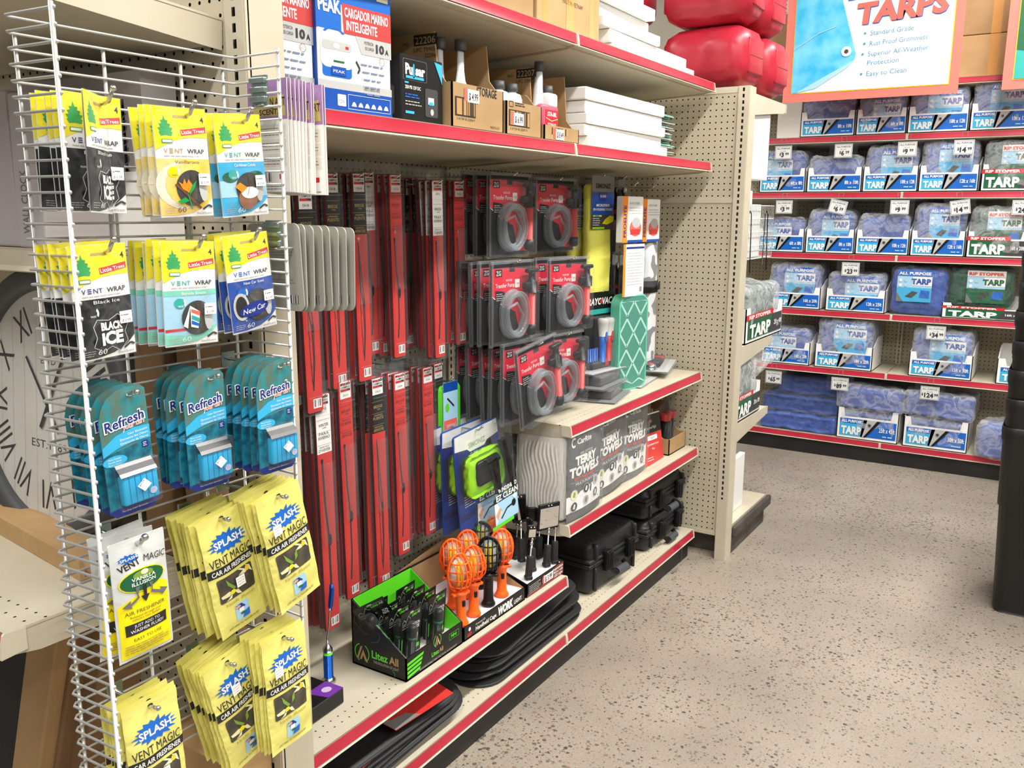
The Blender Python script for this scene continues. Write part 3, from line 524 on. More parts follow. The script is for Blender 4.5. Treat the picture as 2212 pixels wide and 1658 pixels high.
# ---------------------------------------------------------------- blue odor clip cards
def rrect(u0, v0, u1, v1, r, n=5, rb=None):
    o = []
    for (cx_, cy_, a, rr) in ((u1-r, v1-r, 0, r), (u0+r, v1-r, 90, r), (u0+(rb or r), v0+(rb or r), 180, rb or r), (u1-(rb or r), v0+(rb or r), 270, rb or r)):
        for i in range(n+1): q = rad(a+90*i/n); o.append((cx_+rr*cos(q), cy_+rr*sin(q)))
    return o
def refresh():
    W_, H_ = .072, .196; t = thing('odor_clip_pack', 'x', 'air freshener'); m = MB(.0002)
    o = [(W_, H_-.008), (W_-.008, H_), (W_*.62, H_), (W_*.4, H_-.003), (W_*.2, H_-.012), (W_*.07, H_-.026), (0, H_-.046), (0, .008), (.008, 0), (W_-.008, 0), (W_, .008)]
    m.prism([(a-W_/2, b-H_) for a, b in o], 'y', 0, .0012, 'aqua'); m.plane((-W_/2, 0, -H_)); m.pg(o, 'aqua2', 1)
    m.pg([(0, 0.008), (.008, 0), (W_-.008, 0), (W_, .008), (W_, .11), (0, .098)], 'aqua', 2); m.pg([(.008, 0), (W_-.008, 0), (W_, .008), (W_, .02), (0, .012), (0, .008)], 'navy', 3)
    m.pg([(0, .112), (W_*.3, .126), (W_*.65, .132), (W_, .131), (W_, .110), (W_*.6, .110), (W_*.3, .106), (0, .097)], 'sky', 4)
    m.tx('Refresh', W_*.51, .138, .0165, 'white', 5, w=.064, bold=.075, al='C', shear=.15, rot=9); m.tx('Refresh', W_*.51, .1385, .0155, 'navy', 6, w=.060, bold=.02, al='C', shear=.15, rot=9)
    m.tx('your car!', W_*.68, .134, .008, 'white', 6, w=.036, bold=.05, al='C', shear=.3, rot=9); m.tx('your car!', W_*.68, .1345, .007, 'coral', 7, w=.034, al='C', shear=.3, rot=9)
    for s_, v in (('Odor Elimination', .1245), ('Élimination des Odeurs', .1185), ('Eliminación de Olores', .1125)): m.tx(s_, W_*.95, v, .0038, 'white', 6, w=.030 if v > .12 else .042, al='R', rot=4)
    m.el(W_*.22, .088, .018, .0085, 'sky', 4, 16)
    for s_, v in (('Marine Paradise', .0905), ('Paradis Marin', .0862), ('Paraíso Marino', .082)): m.tx(s_, W_*.08, v, .0028, 'white', 5, w=.019)
    m.rc(W_*.8, .097, W_*.93, .107, 'navy', 5); m.lines(W_*.82, W_*.91, (.099, .1015, .104), .0015, 'white', 6); m.tx('The Only Odor Eliminator', W_*.5, .006, .0022, 'white', 5, w=.04, al='C')
    m.el(W_*.68, H_-.012, .0055, .0035, 'white', 6, 10); ob('card', m, t)
    p = MB(); p.rbox(-W_*.30, -.014, -H_+.018, W_*.44, -.001, -H_+.064, .003, 'padblue')
    for i in range(1, 6): x = -W_*.30+i*W_*.74/6; p.box(x-.0004, -.0143, -H_+.019, x+.0004, -.0138, -H_+.062, 'blue')
    p.plane((0, -.0146, -H_)); p.el(W_*.30, .031, .0055, .0055, 'pale', 1, 16, ri=.75); p.el(W_*.30, .031, .0042, .0042, 'violetl', 1, 14); ob('scent_pad', p, t)
    c = MB(); x0, x1 = -W_*.34, W_*.42; z = -H_
    c.add([(x0, -.004, z+.082), (x1, -.004, z+.082), (x1, -.007, z+.077), (x0, -.007, z+.077)], [(0, 1, 2, 3)], 'chrome')
    c.add([(x0, -.007, z+.077), (x1, -.007, z+.077), (x1, -.013, z+.070), (x0, -.013, z+.070)], [(0, 1, 2, 3)], 'blackg'); c.add([(x0, -.013, z+.070), (x1, -.013, z+.070), (x1, -.016, z+.0645), (x0, -.016, z+.0645)], [(0, 1, 2, 3)], 'chrome'); ob('spring_clip', c, t)
    s = MB(); s.rbox(-W_*.37, -.018, -H_+.012, W_*.47, 0, -H_+.085, .004, 'clear'); ob('blister', s, t)
    k = MB(); k.plane((0, -.0185, -H_)); k.pg([(-.004, .046), (.006, .035), (.017, .044), (.007, .056)], 'paper', 1); k.tx('$4.79', 0, .0445, .0032, 'inkg', 2, w=.010, rot=45); ob('price_sticker', k, t)
    fit(t, 1.03, .905); return t
for (uv, where, ro) in (((258, 838), 'third-row left rack hook', (0, -3, 0)), ((437, 804), 'third-row middle rack hook', (0, -1, 0)), ((590, 778), 'third-row right rack hook', (0, 0, 0))):
    row('refresh', refresh, 'teal odor clip card with blue pad', uv, 1.03 if 'right' in where else 1.067, 5, .0182, where, 'teal odor clip cards', [ro], jit=.0015, yb=RYB, hk='short chrome hook, '+where, hup=.004, hoff=.012)
# ---------------------------------------------------------------- yellow vent magic packets
def star(cx_, cy_, rx, ry, n, k, seed=3):
    rnd = random.Random(seed); o = []
    for i in range(2*n): q = pi*i/n; f = (rnd.uniform(.9, 1.12) if i % 2 else rnd.uniform(k-.08, k+.05)); o.append((cx_+rx*f*cos(q), cy_+ry*f*sin(q)))
    return o
def packet(kind=0):
    W_, H_ = .085, .222; t = thing('air_freshener_packet', 'x', 'air freshener'); m = MB(.0004)
    m.plane((-W_/2, 0, -H_)); m.rc(0, 0, W_, H_, 'splash', 0)
    m.pg(star(W_*.5, .172, .034, .019, 17, .72), 'blue', 2); m.tx('SPLASH', W_*.5, .166, .0125, 'white', 3, w=.050, al='C', bold=.03)
    m.tx('VENT MAGIC', W_*.5, .1355, .0165, 'ink', 2, w=.074, al='C'); m.rc(0, .118, W_, .1335, 'ink', 2); m.tx('CAR AIR FRESHENER', W_*.5, .1212, .0088, 'white', 3, w=.074, al='C', bold=.02)
    q = rrect(W_*.12, .066, W_*.88, .112, .003); m.pg(q, 'darkpic', 2)
    m.pg([(W_*.28, .108), (W_*.36, .096), (W_*.46, .084), (W_*.40, .083), (W_*.30, .095)], 'leaf', 3); m.pg([(W_*.50, .085), (W_*.52, .098), (W_*.58, .102), (W_*.57, .090)], 'leaf', 3)
    m.pg([(W_*.14, .080), (W_*.30, .083), (W_*.40, .079), (W_*.30, .074), (W_*.16, .075)], 'petal', 3); m.pg([(W_*.40, .080), (W_*.48, .070), (W_*.56, .067), (W_*.50, .078)], 'petal', 3); m.pg([(W_*.38, .078), (W_*.28, .070), (W_*.22, .067), (W_*.34, .068)], 'petal', 3); m.el(W_*.38, .079, .005, .0045, 'yel', 4, 10)
    m.pg([(W_*.55, .101), (W_*.68, .106), (W_*.82, .103), (W_*.70, .099)], 'petal', 3); m.pg([(W_*.74, .112), (W_*.79, .101), (W_*.86, .094), (W_*.83, .108)], 'petal', 3); m.pg([(W_*.56, .112), (W_*.62, .112), (W_*.74, .104), (W_*.66, .106)], 'petal', 3); m.el(W_*.76, .105, .004, .005, 'yel2', 4, 10)
    m.tx('Vanilla Illusion', W_*.52, .056, .0065, 'gold', 2, w=.052, al='C', shear=.45)
    m.pg(rrect(W_*.36, .018, W_*.66, .051, .004), 'pale', 2); m.pg([(W_*.37, .048), (W_*.5, .049), (W_*.58, .040), (W_*.44, .037)], 'navy', 3); m.el(W_*.42, .045, .005, .003, 'skin', 4, 8); m.rc(W_*.43, .033, W_*.53, .041, 'white', 4); m.pg([(W_*.48, .020), (W_*.64, .020), (W_*.65, .033), (W_*.54, .031)], 'blue', 4); m.el(W_*.5, .03, .005, .002, 'dkgreen', 5, 8)
    m.tx('JUST ADD TO WASHER FLUID', W_*.5, .0095, .0036, 'ink', 2, w=.056, al='C', shear=.15); m.el(W_*.5, .2135, .004, .003, 'ink', 2, 10)
    m.refine(.011)
    def wf(p, s=1):
        x, y, z = p; e = max(0, 1-(2*x/W_)**2)**.6*max(0, min(1, (-z-.016)/.05))*max(0, min(1, (H_+z-.008)/.05)); k = noise.noise(Vector((x*30+kind*5, z*22, kind)))
        return (x+.0025*noise.noise(Vector((z*30, kind, 1))), y-s*(.0055*e)-.0028*k, z)
    m.warp(wf); b = MB(); b.plane((W_/2, .001, -H_), (-1, 0, 0)); b.rc(0, 0, W_, H_, 'splash', 0); b.refine(.03); b.warp(lambda p: wf(p, -1)); m.add(b.v, b.f, 'splash', True); ob('packet', m, t)
    k = MB(); k.plane((-W_/2, -.009, -H_)); u, v = ((.46, .082), (.16, .150), (.38, .150))[kind % 3]; k.rc(W_*u, v, W_*u+.016, v+.019, 'paper', 1); k.lines(W_*u+.002, W_*u+.014, (v+.004, v+.009, v+.014), .002, 'lgrey'); ob('price_sticker', k, t)
    fit(t, 1.08, .92); return t
PK = (((474, 1108), 10, 'fourth-row middle rack hook', (0, -10, 0), 0), ((598, 1060), 9, 'fourth-row right rack hook', (0, -12, 0), 1), ((322, 1512), 7, 'lowest left rack hook', (0, -3, 0), 0),
      ((487, 1420), 9, 'lowest middle rack hook', (0, -13, 0), 2), ((611, 1366), 7, 'lowest right rack hook', (0, -3, 0), 1))
for (uv, n, where, ro, kd) in PK:
    row('packet%d' % kd, lambda kd=kd: packet(kd), 'pale yellow car air freshener packet', uv, 1.02 if 'right' in where else 1.065, n, .0082, where, 'pale yellow air freshener packets', [ro], jit=.004, yb=RYB, hk='short chrome hook, '+where, hup=.003)
def vmpouch():
    W_, H_ = .088, .226; t = thing('vent_magic_pouch', 'x', 'air freshener'); m = MB(.0004); m.plane((-W_/2, 0, -H_)); m.pg(rrect(0, 0, W_, H_, .006, 3), 'silverbag', 0)
    m.pg([(W_*.04, .006), (W_*.96, .006), (W_*.96, .125), (W_*.7, .140), (W_*.3, .118), (W_*.04, .108)], 'yel', 1)
    m.pg(star(W_*.3, .192, .017, .008, 12, .7), 'blue', 2); m.tx('SPLASH', W_*.3, .1895, .005, 'white', 3, w=.026, al='C', bold=.02, rot=4)
    m.tx('VENT', W_*.12, .170, .0125, 'ink', 2, w=.034, bold=.02, rot=14); m.tx('MAGIC', W_*.545, .1795, .0125, 'ink', 3, w=.037, bold=.0, rot=-8)
    m.el(W_*.5, .148, .037, .022, 'yel', 3); m.el(W_*.5, .148, .035, .020, 'dkgreen', 4); m.el(W_*.5, .158, .016, .008, 'leaf', 5); m.el(W_*.52, .162, .006, .005, 'petal', 6)
    for s_, v in (('VANILLA', .149), ('ILLUSION', .1405)): m.tx(s_, W_*.5, v, .0068, 'white', 7, w=.038, al='C', bold=.02)
    m.pg([(W_*.47, .138), (W_*.53, .138), (W_*.53, .118), (W_*.58, .118), (W_*.5, .105), (W_*.42, .118), (W_*.47, .118)], 'ink', 6)
    m.pg([(W_*.34, .138), (W_*.42, .138), (W_*.36, .118), (W_*.24, .110), (W_*.25, .116), (W_*.10, .106), (W_*.26, .100), (W_*.25, .105), (W_*.40, .116)], 'inkg', 6)
    m.pg([(W_*.66, .138), (W_*.58, .138), (W_*.64, .122), (W_*.80, .114), (W_*.79, .120), (W_*.95, .112), (W_*.82, .103), (W_*.81, .108), (W_*.60, .118)], 'inkg', 6)
    m.tx('AIR FRESHENER', W_*.5, .088, .0072, 'brown', 3, w=.064, al='C'); m.tx('Released through your', W_*.5, .081, .0045, 'brown', 3, w=.05, al='C'); m.tx("vehicle's vent system", W_*.5, .0755, .0045, 'brown', 3, w=.046, al='C')
    m.rc(W_*.12, .050, W_*.88, .071, 'ink', 3); m.tx('JUST ADD TO', W_*.5, .0625, .0058, 'white', 4, w=.042, al='C'); m.tx('WASHER FLUID!', W_*.5, .0535, .0062, 'white', 4, w=.054, al='C'); m.tx('EASY TO USE', W_*.5, .037, .006, 'brown', 3, w=.046, al='C'); m.lines(W_*.1, W_*.9, (.029, .024, .019, .014), .003, 'gold', 3)
    m.refine(.011); m.warp(lambda p: (p[0], p[1]-.007*max(0, 1-(2*p[0]/W_)**2)*max(0, min(1, (-p[2]-.01)/.05))*max(0, min(1, (H_+p[2])/.03))-.0015*noise.noise(Vector((p[0]*30, p[2]*20, 5))), p[2]))
    b = MB(); b.plane((W_/2, .001, -H_), (-1, 0, 0)); b.rc(0, 0, W_, H_, 'whiteg', 0); m.add(b.v, b.f, 'whiteg'); ob('pouch', m, t); fit(t, 1.0, .79); return t
row('vm', vmpouch, 'grey and yellow vanilla illusion pouch', (294, 1158), 1.07, 3, .024, 'fourth-row left rack hook', 'grey and yellow pouches', [(0, -1, 0), (0, 4, 2), (0, -3, 0)], jit=.006, yb=RYB, hk='thick chrome hook, fourth-row left of the wire rack', hup=.012, hr=.0036)
# ---------------------------------------------------------------- packs clipped to the right wing, facing back along the aisle
def artcard():
    W_, H_ = .095, .174; t = thing('scent_card', 'x', 'air freshener'); m = MB(.0002); m.box(-W_/2, 0, -H_, W_/2, .0012, 0, 'offw'); m.plane((-W_/2, 0, -H_)); m.rc(0, 0, W_, H_, 'paper', 1)
    m.rc(0, H_-.062, W_, H_, 'purple', 2); m.pg([(.012, H_-.055), (W_-.004, H_-.057), (W_-.008, H_-.024), (.016, H_-.028)], 'sand', 3); m.tx('MODERN ART', W_*.54, H_-.041, .013, 'maroon', 4, w=.078, al='C', bold=.02); m.tx('SCENTS', W_*.56, H_-.054, .009, 'maroon', 4, w=.05, al='C', bold=.02)
    for k in range(3): m.rc(.006, .085-k*.0225, W_-.006, .105-k*.0225, 'offw', 2); m.lines(.01, W_-.012, (.088-k*.0225, .093-k*.0225, .098-k*.0225), .002, 'inkg', 3)
    m.rc(.02, .016, .052, .032, 'bars', 3); m.rc(W_-.024, .020, W_-.012, .028, 'red', 3); m.lines(.004, W_-.01, (.008, .004), .002, 'inkg', 3); ob('card', m, t); return t
a = P(575, 172, 'x', 1.03)
for i in range(10):
    inst('artcard', artcard, (1.03+.0066*i+(.008 if i > 7 else 0), a.y-.0015*i, a.z-.0005*i), (rad(random.uniform(-1, 1)), 0, FACE_X+rad(random.uniform(-4, 2))), f'purple and white scent card beside the wire rack, {"nearest the rack" if i == 0 else ORD[i]+" from the rack"}', 'purple scent cards')
def blankpack():
    W_, H_ = .118, .142; t = thing('blister_pack', 'x', 'blister pack'); m = MB(.0002); m.prism([(x-W_/2, z-H_) for x, z in rrect(0, 0, W_, H_, .012)], 'y', 0, .0022, 'blister'); m.plane((-W_/2, 0, -H_)); m.lines(.02, .10, (.10, .095, .090, .06, .05, .045), .0025, 'grey', 2); m.rc(.085, .012, .108, .026, 'bars', 2); ob('card', m, t)
    b = MB(); b.rbox(-.05, .002, -.125, .05, .014, -.03, .004, 'smoke'); ob('blister', b, t); return t
a = P(592, 482, 'x', 1.03)
for i in range(8):
    inst('blankpack', blankpack, (1.025+.0165*i, a.y-.002*i, a.z-.001*i), (rad(random.uniform(-2, 2)), rad(random.uniform(-1, 1)), FACE_X+rad(random.uniform(-5, 2))), f'grey blister pack below the scent cards, {"nearest the rack" if i == 0 else ORD[i]+" from the rack"}', 'grey blister packs')
for (u, v, what) in ((566, 196, 'zinc clip holding the purple scent cards to the rack'), (596, 506, 'zinc clip holding the grey blister packs to the rack')):
    p = P(u, v, 'x', 1.0); t = tag(E('wing_clip', p, (0, 0, FACE_X)), what, 'clip'); m = MB()
    m.box(-.016, -.006, -.022, .016, -.002, .022, 'zinc'); 
    for zz in (-.018, -.004, .010): m.rbox(-.017, -.012, zz, .017, -.004, zz+.009, .002, 'zinc')
    ob('clip_plate', m, t); r = MB(); r.tube([(-.008, .085, -.022), (-.008, -.008, -.022), (.008, -.008, -.022), (.008, .085, -.022)], .0022, 'chrome'); ob('prong', r, t)
# ---------------------------------------------------------------- wiper blade packs on the long pegs
def champ(m, u, v, w_, code, l=3):
    m.rc(u, v, u+w_, v+w_*1.08, 'white', l); m.rc(u+w_*.05, v+w_*.45, u+w_*.95, v+w_*1.0, 'red', l+1); m.pg([(u+w_*.05, v+w_*1.0), (u+w_*.30, v+w_*1.0), (u+w_*.05, v+w_*.8)], 'ink', l+2); m.pg([(u+w_*.95, v+w_*1.0), (u+w_*.5, v+w_*.85), (u+w_*.95, v+w_*.80)], 'ink', l+2); m.pg([(u+w_*.95, v+w_*.45), (u+w_*.5, v+w_*.6), (u+w_*.95, v+w_*.62)], 'ink', l+2)
    m.rc(u+w_*.06, v+w_*.61, u+w_*.94, v+w_*.85, 'white', l+3); m.tx('CHAMPION', u+w_*.5, v+w_*.65, w_*.15, 'ink', l+4, w=w_*.82, al='C', bold=.02); m.tx(code, u+w_*.5, v+w_*.14, w_*.15, 'ink', l+4, w=w_*.5, al='C')
def wiper(kind, H_, code):
    W_ = .052; t = thing('wiper_blade_pack', 'x', 'wiper blade'); m = MB(.0002)
    base = {'bridge': 'redc', 'beam': 'redc', 'winter': 'redc'}[kind]; m.prism([(x-W_/2, z-H_) for x, z in rrect(0, 0, W_, H_, .006, 3)], 'y', -.003, .004, 'dred'); m.plane((-W_/2, -.003, -H_))
    m.pg(rrect(0, 0, W_, H_, .006, 3), base, 1); top = {'bridge': 'blackg', 'winter': 'whiteg'}.get(kind); k = .155
    if top: m.rc(0, H_-k, W_, H_-.004, top, 2)
    champ(m, W_*.12, H_-.047, W_*.8, code); m.rc(0, H_-.053, W_, H_-.052, 'clear', 3)
    inkc = {'bridge': 'gold', 'winter': 'ink', 'beam': 'dred'}[kind]
    T = {'bridge': ('BRIDGE', 'PUENTE', 'ARMATURE'), 'winter': ('WINTER', 'INVIERNO', "D'HIVER"), 'beam': ('BEAM', 'DE BARRA', 'ARMATURE')}[kind]; T0 = {'bridge': ('', 'LIMPIAPARABRISAS', 'ESSUIE-GLACE A'), 'winter': ('', 'PARA', 'ESSUIE-GLACE'), 'beam': ('', 'LIMPIAPARABRISAS', 'SANS')}[kind]
    for i in range(3):
        v = H_-.085-.033*i; m.rc(.002, v+.018, W_-.002, v+.0186, inkc, 3); m.tx(T[i], W_*.5, v, .0085, inkc, 4, w=W_*(.66 if i == 0 else .78), al='C')
        if T0[i]: m.tx(T0[i], W_*.5, v+.0105, .0042 if kind != 'winter' or i == 2 else .0075, inkc, 4, w=W_*.66, al='C')
        else: m.tx('WIPER', W_*.55, v-.006, .0035, inkc, 4, w=W_*.26, al='C')
    # printed blade picture
    z1, z0 = H_-k-.02, .055; zm = (z0+z1)/2
    if kind == 'bridge':
        A = [(W_*.30, z1), (W_*.38, z1*.6+z0*.4), (W_*.52, zm), (W_*.55, zm*.5+z0*.5), (W_*.45, z0)]; m.line(A, .0030, 'ink', 4); m.line([(W_*.30, z1), (W_*.46, z1*.75+z0*.25), (W_*.62, zm), (W_*.6, zm*.45+z0*.55), (W_*.45, z0)], .0024, 'ink', 4); m.line([(W_*.30, z1), (W_*.31, zm), (W_*.36, zm*.4+z0*.6), (W_*.45, z0)], .0018, 'ink', 4)
        m.el(W_*.58, zm, .003, .012, 'blackg', 5); [m.line([(W_*.33, q), (W_*.45, q-.012)], .001, 'ink', 4) for q in (z1-.06, zm+.05, zm-.02, z0+.07, z0+.03)]
    else:
        A = [(W_*.28, z1), (W_*.36, z1*.7+z0*.3), (W_*.5, zm), (W_*.5, zm*.4+z0*.6), (W_*.38, z0)]; m.line(A, .0065 if kind == 'winter' else .005, 'ink', 4); m.el(W_*.58, zm-.01, .006, .016, 'blackg', 5); m.el(W_*.28, z1, .004, .006, 'blackg', 5)
    m.rc(W_*.38, .010, W_*.92, .034, 'white', 3); m.rc(W_*.45, .014, W_*.85, .032, 'bars', 4); ob('card', m, t)
    s = MB(); s.rbox(-W_/2-.005, -.0125, -H_-.006, W_/2+.005, .006, .002, .004, 'clear', 2); s.box(-W_/2-.006, .005, -H_-.010, W_/2+.006, .006, .030, 'clear'); s.rbox(-W_/2+.002, -.014, -H_*.62, W_/2-.002, -.012, -H_*.28, .001, 'clear', 1); s.box(-W_/2-.001, -.0132, -.054, W_/2+.001, -.0126, -.0525, 'clearw'); s.box(-W_/2-.001, -.0132, -H_+.040, W_/2+.001, -.0126, -H_+.0415, 'clearw'); ob('clear_shell', s, t)
    return t
WP = (  # kind, height, code, px of the top centre, peg y, count, where
 ('bridge', .545, 'CH-18', (655, 408), 1.56, 4, 'first upper peg'), ('bridge', .495, 'CH-18', (713, 374), 1.58, 4, 'second upper peg from the left'), ('bridge', .505, 'CH-18', (771, 374), 1.58, 3, 'third upper peg from the left'),
 ('winter', .50, 'CHW-17', (792, 372), 1.64, 2, 'peg just behind the third upper peg'), ('beam', .505, 'CH-17-A', (851, 377), 1.59, 4, 'fourth upper peg from the left'), ('bridge', .50, 'CH-17', (910, 384), 1.62, 4, 'fifth upper peg from the left'),
 ('winter', .51, 'CHW-16', (942, 389), 1.55, 3, 'sixth upper peg from the left'), ('beam', .50, 'CH-16-A', (989, 391), 1.60, 3, 'rightmost upper peg of the wipers'),
 ('winter', .645, 'CHW-24', (693, 850), 1.57, 4, 'leftmost lower wiper peg'), ('beam', .61, 'CH-21-A', (742, 822), 1.58, 3, 'second lower wiper peg'), ('bridge', .615, 'CH-21', (812, 815), 1.58, 4, 'third lower wiper peg'), ('beam', .545, 'CH-20-A', (860, 805), 1.58, 3, 'fourth lower wiper peg'),
 ('bridge', .53, 'CH-20', (882, 799), 1.64, 3, 'lower peg behind the fourth one'), ('beam', .525, 'CH-19-A', (921, 792), 1.59, 3, 'fifth lower wiper peg'), ('bridge', .50, 'CH-19', (944, 784), 1.63, 2, 'rightmost lower wiper peg'))
DSC = {'bridge': 'red and black bridge wiper pack', 'beam': 'all-red beam wiper pack', 'winter': 'red and white winter wiper pack'}
for (kd, hh, code, uv, y0, n, where) in WP:
    row('wp'+kd+code, lambda: wiper(kd, hh, code), DSC[kd], uv, y0, n, .0225, where, 'wiper blade packs', [(0, -1, random.uniform(-3, 3))], jit=.003, yb=YB, hk='long chrome hook, '+where, hup=.008, hr=.0025)
# ---------------------------------------------------------------- transfer pump packs
def pump():
    W_, H_ = .235, .262; t = thing('transfer_pump_pack', 'x', 'pump'); m = MB(.0003); m.box(-W_/2+.008, .009, -H_+.008, W_/2-.008, .011, -.010, 'blackm'); m.plane((-W_/2, .009, -H_)); a = .014
    m.pg([(a, H_-.022), (W_*.45, H_-.022), (W_*.45, H_-.036), (W_*.58, H_-.036), (W_*.58, H_-.024), (W_-a, H_-.03), (W_-a, .02), (W_*.72, .02), (W_*.60, .10), (W_*.22, .135), (a, .155)], 'pinkr', 1); m.line([(a, .155), (W_*.22, .135), (W_*.34, .118)], .0022, 'white', 2)
    m.rc(W_*.13, H_-.048, W_*.28, H_-.026, 'ink', 3); m.tx('ZG', W_*.14, H_-.0445, .0145, 'lgrey', 4, w=W_*.115, bold=.04); m.tx('MULTI-USE', W_*.44, H_-.064, .0065, 'white', 4, w=.034, al='C'); m.tx('Transfer Pump', W_*.13, H_-.082, .0135, 'white', 4, w=W_*.44)
    m.pg([(W_*.13, H_-.13), (W_*.36, H_-.13), (W_*.36, H_-.102), (W_*.32, H_-.094), (W_*.13, H_-.090)], 'ink', 3); m.lines(W_*.15, W_*.33, (H_-.102, H_-.108, H_-.115, H_-.121), .004, 'lgrey', 4); m.rc(W_*.58, H_-.086, W_*.69, H_-.060, 'offw', 4); m.tx('7.99', W_*.6, H_-.078, .008, 'inkg', 5, w=W_*.07); ob('card', m, t)
    h = MB(); cx_, cz_ = -W_*.02, -H_*.635
    for (ra, rz, yy, ph) in ((.064, .071, -.004, 0), (.058, .066, -.013, .3), (.052, .060, -.019, .6), (.066, .074, .001, .2), (.049, .056, -.008, .9), (.060, .069, -.022, .5), (.055, .062, -.002, 1.2)):
        h.tube([(cx_+ra*cos(2*pi*i/30+ph)+.002*sin(i), yy, cz_+rz*sin(2*pi*i/30+ph)) for i in range(30)], .0052, 'tube', 6, closed=True)
    h.tube([(cx_-.05, -.012, cz_+.02), (cx_, -.016, cz_+.035), (cx_+.035, -.014, cz_-.005), (cx_+.02, -.01, cz_-.05)], .005, 'tube', 6); ob('hose_coil', h, t)
    p = MB(); px_ = W_*.36; p.lathe([(.0125, -H_+.055), (.0125, -.085)], (px_, -.012, 0), 'redc', 14); pt_ = ob('pump_tube', p, t)
    q = MB(); q.lathe([(.010, -H_+.022), (.0165, -H_+.028), (.0165, -H_+.056)], (px_, -.012, 0), 'blackg', 14); q.lathe([(.019, -.104), (.019, -.070), (.012, -.066), (.0105, -.046), (.014, -.040)], (px_, -.012, 0), 'blackg', 14)
    q.rbox(px_-.030, -.022, -.042, px_+.030, -.002, -.028, .006, 'blackg'); q.rbox(px_-.046, -.022, -.092, px_-.012, -.004, -.070, .005, 'blackg'); ob('pump_handle', q, pt_)
    s = MB(); s.box(-W_/2, .011, -H_, W_/2, .012, 0, 'clear'); s.rbox(-W_/2+.006, -.030, -H_+.006, W_/2-.006, .010, -.020, .010, 'clear', 3); s.rbox(-W_/2, -.001, -H_, -W_/2+.010, .012, 0, .002, 'clearw', 1); s.rbox(-W_/2, 0, -.010, W_/2, .012, 0, .002, 'clearw', 1); ob('clear_shell', s, t)
    return t
PP = (((1105, 373), 1.50, 3, .050, -2, 'upper left pump peg'), ((1204, 384), 1.56, 2, .055, -9, 'upper right pump peg'), ((1110, 562), 1.46, 4, .043, -2, 'middle left pump peg'), ((1232, 555), 1.47, 2, .055, -8, 'middle right pump peg'), ((1160, 738), 1.40, 6, .046, -3, 'lower left pump peg'), ((1222, 718), 1.45, 2, .055, -6, 'lower right pump peg'))
for (uv, y0, n, dy, yaw, where) in PP:
    row('pump', pump, 'red transfer pump pack with clear coiled hose', uv, y0, n, dy, where, 'transfer pump packs', [(0, -9 if 'lower left' in where else 0, yaw), (0, 0, yaw)], jit=.002, yb=YB, hk='long chrome hook, '+where, hup=.008, hr=.0025)
# ---------------------------------------------------------------- other hanging goods of the right section
def towelpk():
    W_, H_ = .155, .46; t = thing('microfiber_towel_pack', 'x', 'towel'); m = MB(); m.rbox(-W_/2, -.012, -H_, W_/2, .028, -.03, .018, 'lemon', 4); m.refine(.05); m.warp(lambda p: (p[0]+.006*noise.noise(p*14), p[1]+.005*noise.noise(p*18), p[2])); ob('towels', m, t)
    c = MB(); c.box(-W_/2+.004, -.0165, -.20, W_/2-.002, -.015, 0, 'grey'); c.plane((-W_/2, -.0165, -.26)); c.rc(.005, .06, W_-.003, .20, 'blue2', 1); c.rc(.005, .06, W_-.003, .115, 'dgrey', 2); c.tx('SIMONIZ', W_*.5, .214, .018, 'ink', 2, w=.10, al='C', bold=.03); c.pg([(W_*.3, .20), (W_*.7, .20), (W_*.66, .172), (W_*.5, .164), (W_*.34, .172)], 'navy', 3); c.tx('SURE', W_*.5, .180, .010, 'white', 4, w=.04, al='C')
    c.tx('MICROFIBER', W_*.5, .146, .010, 'white', 4, w=.09, al='C', shear=.2, bold=.02); c.tx('SPA POLISHING TOWELS', W_*.5, .131, .009, 'white', 4, w=.13, al='C', shear=.2, bold=.02); c.rc(.012, .108, .03, .114, 'lime2', 4); c.rc(.032, .108, .05, .114, 'sky', 4); c.rc(.052, .108, .07, .114, 'yel', 4)
    c.pg([(W_*.48, .082), (W_*.6, .098), (W_*.8, .112), (W_*.97, .11), (W_*.97, .09), (W_*.7, .078)], 'yel', 4); c.lines(.012, .06, (.1, .092, .084, .076), .004, 'white', 4); c.rc(.01, .062, .09, .069, 'lime2', 4); ob('header_card', c, t)
    return t
row('mf', towelpk, 'bright yellow microfiber towel pack', (1296, 380), 1.55, 2, .08, 'peg right of the pumps', 'microfiber towel packs', [(0, 0, -8)], yb=YB, hk='hook of the yellow towels')
def tool():
    W_, H_ = .055, .21; t = thing('gauge_pack', 'x', 'tire gauge'); m = MB(); m.box(-W_/2, 0, -H_, W_/2, .002, 0, 'dgrey'); m.plane((-W_/2, 0, -H_)); m.rc(0, H_-.05, W_, H_-.01, 'grey', 1); m.rc(0, 0, W_, .03, 'dred', 1); ob('card', m, t)
    b = MB(); b.tube([(0, -.012, -.06), (0, -.012, -.13), (.005, -.014, -.17)], [.007, .009, .008], 'blackg', 8); b.lathe([(.014, -.018), (.014, -.008)], (0, 0, -.055), 'chrome', 14, 'y'); b.tube([(0, -.012, -.13), (0, -.012, -.145)], .0098, 'redc', 8); ob('gauge', b, t)
    s = MB(); s.rbox(-W_/2, -.028, -H_, W_/2, .003, 0, .005, 'clear'); ob('clear_shell', s, t); return t
row('gp', tool, 'black tire gauge pack', (1343, 382), 1.55, 4, .032, 'gauge peg above the green shade', 'tire gauge packs', [(0, 0, -4)], yb=YB, hk='upper hook of the gauge packs')
row('gp', tool, 'black tire gauge pack', (1346, 545), 1.52, 4, .035, 'lower gauge peg', 'tire gauge packs', [(0, 0, -4)], yb=YB, hk='lower hook of the gauge packs')
